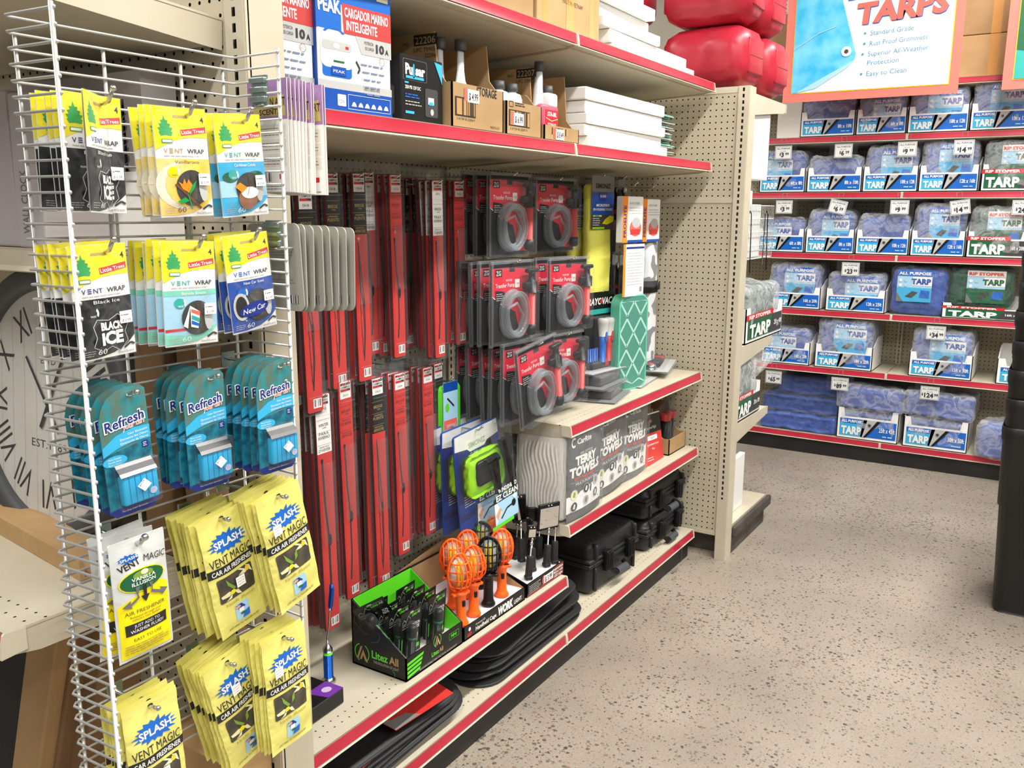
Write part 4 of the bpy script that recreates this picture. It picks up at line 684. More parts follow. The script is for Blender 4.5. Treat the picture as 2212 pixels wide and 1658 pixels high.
def procl():
    t = thing('car_cover_card', 'x', 'packaging'); W_, H_ = .145, .335; m = MB(); m.rbox(-W_/2, 0, -H_*.52, W_/2, .03, 0, .003, 'white', 1, False); m.plane((-W_/2, 0, -H_)); v0 = H_*.48; m.rc(0, v0, .034, H_, 'orangel', 1); m.tx('PROELITE', .025, v0+.02, .018, 'navy', 2, w=.12, rot=90, bold=.03)
    m.tx('AUTO COVER', .045, H_-.03, .009, 'inkb', 2, w=.07); m.lines(.045, .14, (H_-.045, H_-.055, H_-.065), .005, 'lgrey'); m.el(W_*.63, v0+.055, .042, .032, 'coral', 2); m.el(W_*.66, v0+.075, .03, .02, 'lgrey', 3); m.rc(W_*.38, v0+.03, W_*.85, v0+.05, 'redc', 3); m.rc(.036, v0, W_, v0+.01, 'blue2', 3)
    ob('box_body', m, t); return t
def insert():
    t = thing('instruction_card', 'white instruction card hanging below the orange and white car box', 'card'); m = MB(); m.box(-.07, 0, -.20, .07, .003, 0, 'white'); m.plane((-.07, 0, -.20)); m.rc(-.01, 0, .006, .20, 'orangel', 1); m.rc(.01, .182, .138, .19, 'navy', 1); m.lines(.02, .13, [.165-.011*i for i in range(12)], .005, 'lgrey'); m.rc(.11, .015, .13, .035, 'bars', 2); ob('card', m, t); return t
a = P(1369, 424, 'y', 1.44); i1 = procl(); i1.location = a; i1.rotation_euler = (0, 0, rad(-8)); i1['label'] = 'orange and white car box hanging left of its twin above the green shade'
a2 = P(1409, 430, 'y', 1.50); dup(i1, a2, (0, 0, rad(-6)), 'orange and white car box hanging beside the end panel over the grey cover', None)
i2 = insert(); a = P(1372, 527, 'y', 1.43); i2.location = a; i2.rotation_euler = (0, 0, rad(-8))
hook(tuple(P(1369, 402, 'y', 1.45)), YB, 'hook of the left orange and white car box', plate='p'); hook(tuple(P(1409, 405, 'y', 1.51)), YB, 'hook of the right orange and white car box', plate='p')
# green quilted sun shades standing under the boxes
def shade():
    t = thing('sun_shade', 'x', 'sun shade'); W_, H_ = .17, .37; m = MB(); o = rrect(-W_/2, 0, W_/2, H_, .04, 6); m.prism(o, 'y', 0, .008, 'shade'); ob('shade_panel', m, t)
    e = MB(); e.tube([(a_, .004, b_) for a_, b_ in o], .006, 'shadeedge', 6, closed=True); ob('binding', e, t)
    n = MB(); n.plane((-W_/2, 0, 0))
    for a_ in range(-1, 3):
        for b_ in range(-1, 4): 
            if 0 < W_*(a_*.5+.25) < W_: n.line([(W_*(a_*.5+.25), H_*b_*.33+.05), (min(W_, W_*(a_*.5+.5)), H_*b_*.33+.105), (W_*(a_*.5+.25), H_*b_*.33+.16), (max(0, W_*a_*.5), H_*b_*.33+.105), (W_*(a_*.5+.25), H_*b_*.33+.05)], .009, 'trellis', 1)
    n.v = [Vector((p.x, p.y, min(max(p.z, .02), H_-.02))) for p in n.v]; ob('trellis_print', n, t); return t
a = P(1358, 794, 'z', .876); a = P(1366, 792, 'y', 1.43)
for i in range(6): inst('shade', shade, (a.x+.003*i, a.y+.0105*i, .876), (0, 0, rad(-14+2*i)), f'green trellis sun shade, {"frontmost" if i == 0 else ORD[i]+" from the front"} of its row by the end panel', 'green sun shades')
t = thing('car_cover_roll', 'grey and white folded cover standing with a black strap beside the end panel', 'car cover', (P(1413, 780, 'y', 1.50).x, 1.50, .89)); m = MB(); m.rbox(-.085, 0, 0, .035, .12, .58, .045, 'camo', 6); m.refine(.05); m.warp(lambda p: p+Vector((0, .012*noise.noise(p*9), 0))); ob('cover', m, t)
s = MB(); s.rbox(-.088, -.004, .345, .038, .124, .385, .045, 'blackm', 4); s.rbox(-.02, -.012, .35, .01, 0, .38, .003, 'black', 1); ob('strap', s, t); s = MB(); s.rbox(-.08, .004, -.005, .03, .11, .02, .01, 'black'); ob('foot_band', s, t)
# battery and flashlight pack
t = thing('flashlight_pack', 'black battery pack with a blue and a red flashlight, hung beside the green shades', 'flashlight', P(1297, 630, 'y', 1.52), (0, 0, rad(-8))); W_, H_ = .20, .30; m = MB(); m.box(-W_/2, 0, -H_, W_/2, .003, 0, 'blackg'); m.plane((-W_/2, 0, -H_)); m.tx('RAYOVAC', W_*.5, H_-.048, .026, 'white', 2, w=.165, al='C', shear=.2, bold=.03); m.rc(0, H_-.085, W_, H_-.066, 'teal', 1); m.el(W_*.53, H_-.036, .008, .010, 'red', 3)
m.rc(.0, 0, W_, .008, 'blackm', 1); ob('card', m, t)
for k, (xx, mt) in enumerate(((-.006, 'blue'), (.036, 'redc'))): f = MB(); f.lathe([(.013, -.27), (.014, -.20), (.016, -.15)], (xx, -.02, 0), mt, 14); f.lathe([(.016, -.17), (.022, -.12), (.022, -.105), (.016, -.10)], (xx, -.021, 0), 'lgrey', 14); f.rbox(xx-.006, -.040, -.19, xx+.006, -.030, -.15, .003, mt); ob('flashlight', f, t)
f = MB(); [f.lathe([(.0065, -.265), (.0065, -.215), (.002, -.213)], (-.085+i*.0145, -.008, 0), 'metblue' if i % 2 else 'navy', 10) for i in range(5)]; ob('batteries', f, t)
s = MB(); s.rbox(-W_/2, -.045, -H_+.005, W_/2, 0, -.09, .01, 'clear'); ob('clear_shell', s, t)
hook(tuple(P(1297, 634, 'y', 1.53)), YB, 'hook of the black battery and flashlight pack', plate='p')
t = thing('black_hanging_bags', 'dark bagged goods hanging behind the yellow towels', 'bag', (P(1310, 560, 'y', 1.66).x, 1.66, 1.33)); m = MB(); m.rbox(-.14, 0, -.42, .10, .05, .33, .02, 'blackm'); ob('bag', m, t)
# ---------------------------------------------------------------- squeegee packs left of the towels
def ezclean():
    W_, H_ = .225, .335; t = thing('windshield_cleaner_pack', 'x', 'windshield cleaner'); m = MB(.0003); o = rrect(-W_/2, -H_, W_/2, 0, .012); m.prism(o, 'y', .006, .009, 'blue2'); m.plane((-W_/2, .006, -H_))
    m.rc(.004, .05, W_-.004, H_-.05, 'navy', 1); m.rc(.002, .07, W_-.002, .11, 'blue2', 2); m.pg([(.008, H_-.004), (W_-.008, H_-.004), (W_-.004, H_-.05), (W_*.72, H_-.058), (W_*.66, H_-.07), (W_*.34, H_-.07), (W_*.28, H_-.058), (.004, H_-.05)], 'whiteg', 3)
    m.tx('SIMONIZ', W_*.5, H_-.058, .017, 'lgrey', 4, w=.085, al='C', bold=.04); m.tx('SURE', W_*.42, H_-.085, .011, 'white', 4, w=.035, al='C'); m.rc(.03, .135, .075, .141, 'lime2', 4); m.lines(.03, .08, (.125, .117, .109, .101, .093), .005, 'white', 4); ob('card', m, t)
    p = MB(); p.rbox(-W_*.42, -.030, -H_*.62, W_*.38, -.006, -H_*.22, .026, 'lime2', 5); p.refine(.03); p.warp(lambda q: q+Vector((.003*noise.noise(q*40), .003*noise.noise(q*50), .003*noise.noise(q*45)))); ob('microfiber_pad', p, t)
    h = MB(); h.rbox(-W_*.26, -.040, -H_*.52, W_*.24, -.024, -H_*.28, .012, 'blackg'); h.tube([(W_*.02, -.045, -H_*.30), (W_*.06, -.05, -H_*.46), (W_*.12, -.045, -H_*.66)], [.018, .014, .012], 'blackg', 10); h.tube([(W_*.27, -.045, -H_*.16), (W_*.36, -.05, -H_*.4), (W_*.40, -.045, -H_*.66)], .014, 'blackg', 10); h.tube([(-W_*.12, -.045, -H_*.31), (W_*.16, -.045, -H_*.31)], .011, 'blackg', 8); ob('handle', h, t)
    s = MB(); s.rbox(-W_/2, -.055, -H_, W_/2, .012, 0, .012, 'clear', 3); ob('clear_shell', s, t)
    l = MB(.0003); l.plane((-W_/2, -.056, -H_)); l.rc(W_*.44, .015, W_-.004, .088, 'pale', 1); l.pg([(W_*.44, .015), (W_*.6, .05), (W_*.5, .088), (W_*.44, .088)], 'white', 2); l.line([(W_*.58, .03), (W_*.72, .055), (W_*.86, .058)], .006, 'ink', 3); l.el(W_*.88, .06, .011, .012, 'blackg', 4); l.pg([(W_*.5, .03), (W_*.6, .06), (W_*.55, .07), (W_*.46, .05)], 'skin', 4)
    l.tx('WINDSHIELD', W_*.76, .118, .014, 'dkgreen', 3, w=.10, al='C', bold=.09); l.tx('WINDSHIELD', W_*.76, .118, .014, 'white', 4, w=.098, al='C', bold=.03); l.tx('EZ CLEAN', W_*.74, .094, .019, 'dkgreen', 3, w=.118, al='C', bold=.09); l.tx('EZ CLEAN', W_*.74, .094, .019, 'white', 4, w=.115, al='C', bold=.03)
    l.rc(W_*.36, .004, W_*.86, .016, 'lime', 5); l.pg([(W_*.86, .082), (W_*.91, .092), (W_*.96, .082), (W_*.91, .072)], 'paper', 6); ob('label', l, t)
    return t
row('ez', ezclean, 'blue and lime windshield cleaner pack', (1030, 922), 1.50, 4, .052, 'peg left of the towels', 'windshield cleaner packs', [(0, -7, -4), (0, -2, 0)], jit=.003, yb=YB, hk='hook of the windshield cleaner packs', hr=.003)
a = P(975, 830, 'y', 1.60); t = thing('duster_pad_pack', 'lime green pad with a blue printed band hanging between wipers and pumps', 'cleaning pad', a, (0, 0, 0)); m = MB(); m.rbox(-.05, 0, -.155, .06, .03, .0, .018, 'lime', 4); ob('pad', m, t); b = MB(); b.box(-.045, -.002, -.17, .03, 0, .01, 'pale'); b.plane((-.045, -.002, -.17)); b.rc(0, .15, .075, .18, 'blue2', 1); b.rc(.002, .03, .07, .06, 'coral', 1); b.line([(.02, .13), (.055, .10)], .006, 'ink', 2); b.el(.02, .10, .01, .014, 'lime', 2); b.rc(.0, .0, .075, .028, 'sky', 2); b.tx('SIMONIZ', .04, .036, .010, 'white', 3, w=.05, al='C'); ob('band', b, t)
hook((a.x, 1.61, a.z+.008), YB, 'hook of the lime green pad', plate='p')
a = P(1004, 400, 'y', 1.66); t = thing('duster_pad_pack', 'lime green pad edge peeking out beside the rightmost upper wipers', 'cleaning pad', a, (0, 0, 0)); m = MB(); m.rbox(-.06, 0, -.155, .07, .03, .0, .02, 'lime', 4); ob('pad', m, t); hook((a.x, 1.67, a.z+.008), YB, 'hook of the upper lime green pad', plate='p')
# ---------------------------------------------------------------- top shelf (z 2.10)
ZT = 2.102
def at(u, ax, val, v=None, z=None): return P(u, v if v is not None else 100, ax, val)
carton('shipping_carton', 'large tan carton taped with orange strips on the top shelf', .40, .36, .34, (2.338, 1.39, ZT), (0, 0, 0), 'cardl', True, draw=lambda m: (m.rc(.03, 0, .06, .34, 'tape', 1), m.rc(.33, .0, .36, .34, 'tape', 1), m.tx('MADE IN VIETNAM', .15, .09, .014, 'brown', 2, w=.13)))
carton('shipping_carton', 'tan carton left of the taped one on the top shelf, mostly cropped', .36, .36, .34, (1.95, 1.385, ZT), (0, 0, 0), 'card', False)
WB = ((2.86, 0, .72, .033, 'lowest long white box on the top shelf'), (2.84, .034, .72, .042, 'second white box from below on the top shelf'), (2.79, .077, .46, .036, 'third white box from below on the top shelf'), (2.74, .114, .48, .044, 'fourth white box from below on the top shelf'), (2.76, .159, .44, .040, 'fifth white box from below on the top shelf'), (2.74, .2, .42, .045, 'topmost white box of the pile beside the large carton'))
for k, (x, dz, L, h, lb) in enumerate(WB): carton('long_white_box', lb, L, .34, h, (x, 1.40+.02*(k % 2)-.02*(k < 2), ZT+dz), (0, 0, rad((0, .6, -1, 1, -.8, .5)[k])), 'white', False, group='white boxes on the top shelf')
# ---------------------------------------------------------------- second shelf (z 1.777)
Z2 = 1.779
def peak():
    W_, H_ = .225, .275; t = thing('charger_box', 'x', 'box'); m = MB(.0004); m.rbox(0, 0, 0, W_, .20, H_, .004, 'whiteg', 1, False); m.box(-.0005, .0, 0, .0, .2, H_, 'blue2'); m.plane((0, 0, 0)); m.rc(0, 0, W_, .046, 'blue2', 1); m.rc(0, .046, W_, .062, 'lgrey', 1); m.rc(0, H_-.055, W_, H_, 'blue', 1); m.rc(0, H_-.11, W_*.32, H_-.055, 'blue', 1)
    m.tx('PEAK', -.0+W_*.02, H_-.075, .026, 'white', 3, w=W_*.30, bold=.04, shear=-.1); m.pg([(W_*.33, H_-.052), (W_, H_-.052), (W_, H_-.112), (W_*.35, H_-.112)], 'brick', 3); m.tx('CARGADOR MARINO', W_*.36, H_-.078, .020, 'white', 4, w=W_*.6, bold=.02); m.tx('INTELIGENTE', W_*.38, H_-.104, .020, 'white', 4, w=W_*.42, bold=.02)
    m.pg([(W_*.5, H_-.112), (W_, H_-.112), (W_, H_-.148), (W_*.58, H_-.148)], 'lgrey', 2); m.tx('POTENCIA', W_*.62, H_-.126, .007, 'ink', 4, w=.028); m.tx('DE CARGA', W_*.63, H_-.137, .007, 'ink', 4, w=.027); m.tx('10', W_*.78, H_-.139, .018, 'ink', 4, w=.026, bold=.04); m.tx('A', W_*.91, H_-.139, .011, 'ink', 4, w=.011, bold=.03)
    for i in range(5): m.el(W_*.54+i*.004, H_-.169-.0155*i, .0012, .0012, 'inkb', 4, 6); m.lines(W_*.56+i*.004, W_*(.97-.03*i), (H_-.171-.0155*i,), .006, 'inkb', 4)
    cb = len(m.v)
    # charger picture
    m.pg(rrect(W_*.06, .072, W_*.44, .150, .01), 'blue', 2); m.pg(rrect(W_*.04, .10, W_*.46, .20, .02), 'whiteg', 3); m.pg(rrect(W_*.06, .155, W_*.44, .182, .008), 'lgrey', 4); m.el(W_*.24, .168, .009, .009, 'white', 5, 14); m.rc(W_*.36, .163, W_*.40, .172, 'red', 5); m.rc(W_*.17, .078, W_*.36, .105, 'blue2', 5); m.tx('PEAK', W_*.19, .086, .009, 'white', 6, w=.034); m.rc(W_*.20, .118, W_*.34, .124, 'dkgreen', 5); m.el(W_*.22, .205, W_*.14, .018, 'blue', 2, 16, .2, pi-.2, ri=.75)
    for p_ in m.v[cb:]: p_.z = .066+(p_.z-.066)*.66
    m.line([(W_*.5, .11), (W_*.55, .095), (W_*.52, .085)], .005, 'ink', 3); m.rc(W_*.78, .054, W_*.94, .060, 'ink', 3) if 0 else None; m.tx('DESCUBRA MAS', W_*.6, .052, .0042, 'ink', 3, w=.05); m.pg(rrect(W_*.24, .012, W_*.35, .036, .002), 'white', 3); m.tx('12V', W_*.255, .018, .008, 'inkb', 4, w=.017)
    m.line([(W_*.38, .008), (W_*.97, .008), (W_*.97, .038), (W_*.38, .038), (W_*.38, .008)], .0008, 'white', 3)
    for i in range(6): m.pg([(W_*(.42+.09*i), .014), (W_*(.49+.09*i), .014), (W_*(.48+.09*i), .020), (W_*(.46+.09*i), .024), (W_*(.44+.09*i), .022)], 'white', 4)
    m.el(W_*.86, .118, .009, .009, 'inkg', 4, 14, ri=.85); m.tx('ETL', W_*.86, .115, .0055, 'inkg', 4, w=.010, al='C'); ob('box_body', m, t)
    k = MB(); k.plane((0, -.0006, 0)); k.rc(W_*.80, H_-.030, W_*.96, H_-.010, 'cream', 4); k.tx('$ 59.99', W_*.82, H_-.024, .007, 'ink', 5, w=.030); ob('price_sticker', k, t)
    return t
a = P(683, 170, 'y', 1.37); b = peak(); b.location = (a.x+.01, 1.375, Z2); b['label'] = 'blue and white marine charger box beside the black compressor boxes'; b.rotation_euler = (0, 0, rad(-3))
dup(b, (a.x-.215, 1.385, Z2+.0), (0, 0, 0), 'blue and white marine charger box partly hidden behind the purple scent cards')
def pulsar():
    W_, H_ = .165, .155; t = thing('compressor_box', 'x', 'box'); m = MB(.0004); m.rbox(0, 0, 0, W_, .15, H_, .003, 'blackg', 1, False)
    for (O, R_, w2) in (((0, 0, 0), (1, 0, 0), W_), ((0, .15, 0), (0, -1, 0), .15)):
        m.plane(O, R_); m.pg(rrect(w2*.04, H_-.058, w2*.6, H_-.010, .004), 'inkg', 1); m.pg(rrect(w2*.05, H_-.057, w2*.59, H_-.011, .004), 'blackg', 2); m.tx('Pu', w2*.09, H_-.044, .024, 'white', 3, w=w2*.17, bold=.05); m.tx('l', w2*.27, H_-.050, .030, 'sky', 3, w=w2*.03, bold=.05); m.tx('sar', w2*.32, H_-.044, .022, 'white', 3, w=w2*.23, bold=.05); m.rc(w2*.10, H_-.054, w2*.52, H_-.048, 'sky', 3)
        m.tx('250 PSI 12V DC', w2*.08, H_-.078, .008, 'white', 3, w=w2*.36, bold=.02); m.rc(w2*.07, H_-.066, w2*.16, H_-.062, 'sky', 3); m.lines(w2*.08, w2*.42, (H_-.092, H_-.098), .005, 'blue', 3); m.lines(w2*.08, w2*.46, (H_-.108, H_-.115), .004, 'lgrey', 3); m.rc(w2*.08, .020, w2*.28, .026, 'sky', 3)
        m.pg(rrect(w2*.55, .018, w2*.86, .085, .006), 'dgrey', 2); m.rc(w2*.62, .048, w2*.76, .064, 'white', 3); m.rc(w2*.64, .046, w2*.74, .054, 'sky', 4); m.el(w2*.71, .030, .007, .008, 'lgrey', 4, 12)
    m.plane(); m.pg([(W_*.78, H_-.004), (W_*.97, H_-.008), (W_*.97, H_-.055)], 'sky', 3); ob('box_body', m, t); return t
a = P(868, 250, 'y', 1.385); b = pulsar(); b.location = (a.x, 1.385, Z2); b['label'] = 'black air compressor box facing the aisle beside the tall brown tray'
c1 = dup(b, (a.x-.02, 1.545, Z2), (0, 0, 0), 'black air compressor box standing behind the front one'); c2 = dup(b, (a.x-.02, 1.545, Z2+.157), (0, 0, rad(2)), 'black air compressor box stacked behind and above the front ones')
# open shipping trays with storage bottles
def tray(name, label, x, y, z, W_, D_, hf, hb, mat, draw=None, side=None, th=.004, top=None, inner=None, rot=0, cat='tray'):
    t = thing(name, label, cat, (x, y, z), (0, 0, rot)); m = MB(.0004); n = inner or mat
    m.box(0, 0, 0, W_, D_, th, mat)
    for (x0, x1) in ((0, th), (W_-th, W_)):
        prof = side(D_, hf, hb) if side else [(0, 0), (D_, 0), (D_, hb), (0, hf)]
        m.prism(prof, 'x', x0, x1, mat)
    m.box(0, 0, 0, W_, th, hf, mat); m.box(0, D_-th, 0, W_, D_, hb, n)
    m.plane((0, 0, 0)); 
    if draw: draw(m)
    ob('tray_body', m, t); return t
def bigside(D_, hf, hb): return [(0, 0), (D_, 0), (D_, hb), (.055, hb), (.045, hf+.03), (.02, hf), (0, hf)]
def bottle(kind):
    t = thing('fluid_bottle', 'x', 'bottle')
    if kind == 'long':
        m = MB(); m.lathe([(.001, 0), (.036, 0), (.038, .01), (.038, .085), (.030, .105), (.017, .125), (.013, .15), (.0115, .20)], (0, 0, 0), 'bottle', 18, sy=.6); m.lathe([(.001, .002), (.0365, .003), (.0365, .09)], (0, 0, 0), 'purpliq', 18, sy=.58); ob('bottle_body', m, t); c = MB(); c.lathe([(.015, .200), (.016, .205), (.015, .228), (.001, .229)], (0, 0, 0), 'dgrey', 18); ob('cap', c, t)
    elif kind == 'short':
        m = MB(); m.lathe([(.001, 0), (.030, 0), (.031, .01), (.031, .100), (.026, .115), (.015, .119), (.014, .125)], (0, 0, 0), 'bottle', 18); m.lathe([(.001, .002), (.0305, .003), (.0305, .101)], (0, 0, 0), 'blueliq', 18); ob('bottle_body', m, t); c = MB(); c.lathe([(.017, .123), (.018, .125), (.017, .145), (.001, .146)], (0, 0, 0), 'dgrey', 18); ob('cap', c, t)
    else:
        m = MB(); m.rbox(-.052, -.026, 0, .052, .026, .105, .012, 'pinkliq', 4); m.rbox(-.010, -.024, .095, .050, .024, .140, .010, 'bottle', 4); m.tube([(-.034, 0, .09), (-.034, 0, .15), (-.030, 0, .20)], [.018, .014, .011], 'bottle', 14); bb_ = ob('bottle_body', m, t)
        c = MB(); c.lathe([(.014, .198), (.015, .202), (.014, .226), (.001, .227)], (-.030, 0, 0), 'dgrey', 16); ob('spout_cap', c, t); c = MB(); c.lathe([(.016, .138), (.017, .142), (.016, .162), (.001, .163)], (.022, 0, 0), 'dgrey', 16); ob('filler_cap', c, t)
        l = MB(); l.plane((-.052, -.0268, 0)); l.pg([(.018, .02), (.094, .02), (.094, .088), (.018, .088)], 'red', 1); l.tx('STA-BIL', .056, .070, .012, 'white', 3, w=.056, al='C', shear=.2, bold=.03); l.tx('STORAGE', .056, .040, .010, 'white', 3, w=.05, al='C', bold=.01); l.line([(.02, .064), (.056, .056), (.092, .064)], .0015, 'white', 2); l.line([(.02, .030), (.056, .038), (.092, .030)], .0015, 'white', 2); ob('label', l, bb_)
    return t
def ptag(m, u, v, txt, s=1):
    m.rc(u, v, u+.016*s, v+.034*s, 'coral', 3); m.rc(u+.016*s, v-.002*s, u+.072*s, v+.032*s, 'paper', 3); m.tx(txt, u+.044*s, v+.004*s, .020*s, 'ink', 4, w=.044*s, al='C', bold=.02)
xa = P(977, 270, 'y', 1.37).x; w1 = P(1087, 288, 'y', 1.37).x-xa
def d1(m): m.tx('STORAGE', .11, .090, .022, 'ink', 2, w=.095, bold=.02); m.rc(.012, .030, .105, .078, 'ink', 1); m.rc(.016, .034, .101, .074, 'barsc', 2); m.tx('5 01739 05 22206 9', .02, .021, .006, 'ink', 2, w=.08); m.tx('MADE IN U.S.A.', .175, .010, .007, 'ink', 2, w=.045); ptag(m, .052, .070, '$ 4.99', .95)
def d1s(m):
    m.plane((0, .21, 0), (0, -1, 0)); m.rc(.09, .205, .165, .232, 'ink', 1); m.tx('22206', .095, .209, .018, 'cardl', 2, w=.064); m.tx('NO.', .055, .208, .009, 'ink', 2, w=.022); m.tx('UPC 73905', .09, .190, .010, 'ink', 2, w=.068); m.tx('22206', .125, .175, .010, 'ink', 2, w=.034); m.plane()
tray('bottle_tray', 'tall open brown tray numbered 22206 holding bottles at $ 4.99', xa, 1.37, Z2, w1, .21, .112, .235, 'card', draw=lambda m: (d1(m), d1s(m)), side=bigside)
b = bottle('long'); b.location = (xa+.115, 1.425, Z2+.005); b['label'] = 'long-necked white bottle with dark cap, front of the tall brown tray'; 
dup(b, (xa+.065, 1.455, Z2+.005), (0, 0, .2), 'long-necked white bottle with dark cap, behind the front one in its tray')
xb = P(1094, 290, 'y', 1.37).x; w2b = P(1169, 300, 'y', 1.37).x-xb
def d2(m): m.rc(.012, .026, .125, .070, 'ink', 1); m.rc(.015, .029, .122, .067, 'barsc', 2); m.tx('5 01739 05 22207 9', .02, .016, .006, 'ink', 2, w=.09); ptag(m, .022, .032, '$ 6.99', .95); m.line([(.014, .078), (.034, .078), (.034, .092), (.014, .092), (.014, .078)], .0015, 'ink'); m.lines(.045, .10, (.088, .082), .005, 'ink'); m.plane()
tray('bottle_tray', 'open brown tray holding short bottles at $ 6.99', xb, 1.37, Z2, w2b, .20, .092, .13, 'card', draw=d2, side=bigside)
s = bottle('short'); s.location = (xb+.035, 1.42, Z2+.005); s['label'] = 'short bottle of blue fluid with dark cap, left in the $ 6.99 tray'
dup(s, (xb+.105, 1.42, Z2+.005), (0, 0, 0), 'short bottle of blue fluid with dark cap, right in the $ 6.99 tray'); dup(s, (xb+.035, 1.50, Z2+.035), (0, 0, 0), 'short bottle with dark cap standing at the back of the $ 6.99 tray')
xc = P(1176, 302, 'y', 1.37).x
def d3(m): m.rc(.035, .02, .145, .040, 'barsc', 1); ptag(m, .055, .008, '$ 8.49', .9); m.plane((0, .2, 0), (0, -1, 0)); m.rc(.10, .182, .17, .208, 'ink', 1); m.tx('22207', .104, .186, .018, 'cardl', 2, w=.060); m.tx('NO.', .07, .186, .009, 'ink', 2, w=.022); m.tx('UPC 73905', .10, .168, .010, 'ink', 2, w=.06); m.plane()
tray('bottle_tray', 'brown tray numbered 22207 at $ 8.49 holding the pink storage fluid bottle', xc, 1.37, Z2, P(1250, 310, 'y', 1.37).x-xc, .20, .045, .21, 'card', draw=d3, side=bigside)
b = bottle('twin'); b.location = (xc+.07, 1.415, Z2+.005); b['label'] = 'two-necked bottle of pink storage fluid with red label'
for k, (dx, dz, L, h, lb) in enumerate(((.02, 0, .66, .034, 'lowest'), (.0, .035, .64, .036, 'second from below'), (0, .072, .64, .034, 'middle'), (0, .107, .64, .038, 'second from above'), (-.01, .146, .65, .040, 'topmost'))):
    carton('long_white_box', f'{lb} long white box of the pile on the second shelf', L, .30, h, (P(1258, 300, 'y', 1.38).x+.02+dx, 1.375+.006*(k % 2), Z2+dz), (0, 0, rad((0, .4, -.5, .3, 0)[k])), 'white', False, group='white boxes on the second shelf')
t = thing('filter_sheet_stack', 'stack of thin grey and green edged sheets at the shelf end by the perforated panel', 'sheets', (3.26, 1.42, Z2)); m = MB()
for i in range(26): m.box(.01*sin(i*2.1), .01*cos(i*1.7), .012+i*.0062, .20+.02*sin(i*1.3), .26, .012+i*.0062+.0028, 'mint' if i % 6 == 0 else ('dkgreen' if i % 3 == 0 else 'lgrey'))
m.rbox(.04, .0, 0, .2, .25, .012, .004, 'grey', 1); ob('sheets', m, t); t['kind'] = 'stuff'
# ---------------------------------------------------------------- red fuel cans on top of the far end cap
def can():
    t = thing('fuel_can', 'x', 'fuel can'); m = MB(); L, W_, H_ = .40, .27, .265
    m.rbox(-L/2, -W_/2, 0, L/2, W_/2, H_, .065, 'jerry', 2); m.refine(.06)
    def f(p):
        x, y, z = p; k = 1-.10*(abs(2*x/L))**3; zz = (z-H_/2)*k*(1-.12*max(0, (abs(2*y/W_)-.4)))+H_/2; yy = y*(1-.16*max(0, abs(2*z/H_-1)-.3)*1.2)
        if abs(x) < .07 and abs(y) > W_*.4: yy -= .012*(1 if y > 0 else -1)*(1-abs(x)/.07)
        return (x, yy, zz)
    m.warp(f); ob('can_body', m, t)
    for sx in (-1, 1):
        e = MB(); e.rbox(sx*(L/2-.004)-.006, -.078, .060, sx*(L/2-.004)+.006, .078, .205, .006, 'jerry', 2)
        e.box(sx*(L/2+.0025)-.0006, -.074, .131, sx*(L/2+.0025)+.0006, .074, .1335, 'dred'); ob('end_panel', e, t)
    h = MB(); h.tube([(-.09, 0, H_-.01), (-.08, 0, H_+.008), (.06, 0, H_+.008), (.07, 0, H_-.01)], .014, 'jerry', 8); ob('grip', h, t); return t
ZC = 2.09
CN = ((3.925, 1.43, ZC, 86, 'lower left red fuel can resting on the end panel'), (4.21, 1.40, ZC-.012, 87, 'lower right red fuel can over the far bracket'), (3.91, 1.43, ZC+.27, 92, 'upper left red fuel can stacked above the white boxes'), (4.195, 1.42, ZC+.255, 86, 'upper right red fuel can beside the tan cartons'), (3.90, 1.93, ZC+.02, 85, 'rear red fuel can in shadow behind the others'), (3.88, 1.92, ZC+.29, 88, 'rear upper red fuel can at the top picture edge'))
fc = None
for (x, y, z, rz, lb) in CN:
    if fc is None: fc = can(); fc.location = (x, y, z); fc.rotation_euler = (0, 0, rad(rz)); fc['label'] = lb; fc['group'] = 'red fuel cans'
    else: dup(fc, (x, y, z), (0, 0, rad(rz)), lb, 'red fuel cans')
# ---------------------------------------------------------------- loose tool packs lying on the middle right shelf
def flatpack(face):
    t = thing('tool_pack', 'x', 'tool pack'); W_, D_ = .27, .17; m = MB(); m.prism(rrect(-W_/2, -D_/2, W_/2, D_/2, .015), 'z', 0, .004, 'clearw'); m.box(-W_/2+.006, -D_/2+.006, .004, W_/2-.006, D_/2-.006, .006, 'lgrey' if face else 'grey'); ob('card', m, t)
    if face: g_ = MB(); g_.rbox(-.06, -.035, .008, .09, .03, .034, .008, 'dgrey'); g_.rbox(.03, -.036, .010, .06, .031, .035, .006, 'red'); g_.lathe([(.024, .008), (.026, .02), (.02, .03)], (-.095, 0, 0), 'silver', 18); g_.lathe([(.012, .03), (.012, .033)], (-.095, 0, 0), 'red', 14); ob('tool', g_, t)
    s = MB(); s.rbox(-.085, -.055, .004, .115, .05, .044, .008, 'clear' if face else 'smoke', 2); s.rbox(-.125, -.032, .004, -.06, .032, .036, .008, 'clear', 2) if face else None; ob('clear_shell', s, t); return t
f0 = flatpack(False); f0.location = (2.985, 1.465, .8735); f0.rotation_euler = (0, 0, rad(12)); f0['label'] = 'grey clamshell tool pack lying at the bottom of the loose pile'; f0['group'] = 'loose tool packs'
dup(f0, (2.99, 1.495, .919), (0, 0, rad(4)), 'grey clamshell tool pack lying in the middle of the pile', 'loose tool packs')
f1 = flatpack(True); f1.location = (3.03, 1.53, .966); f1.rotation_euler = (0, 0, rad(-6)); f1['label'] = 'black and red tool in clamshell, topmost in front of the black battery pack'; f1['group'] = 'loose tool packs'
dup(f1, (3.32, 1.50, .876), (rad(2), 0, rad(8)), 'black and red tool in clamshell lying before the grey cover', 'loose tool packs'); dup(f1, (3.56, 1.50, .905), (0, rad(-3), rad(14)), 'black and red tool in clamshell nearest the end panel', 'loose tool packs')
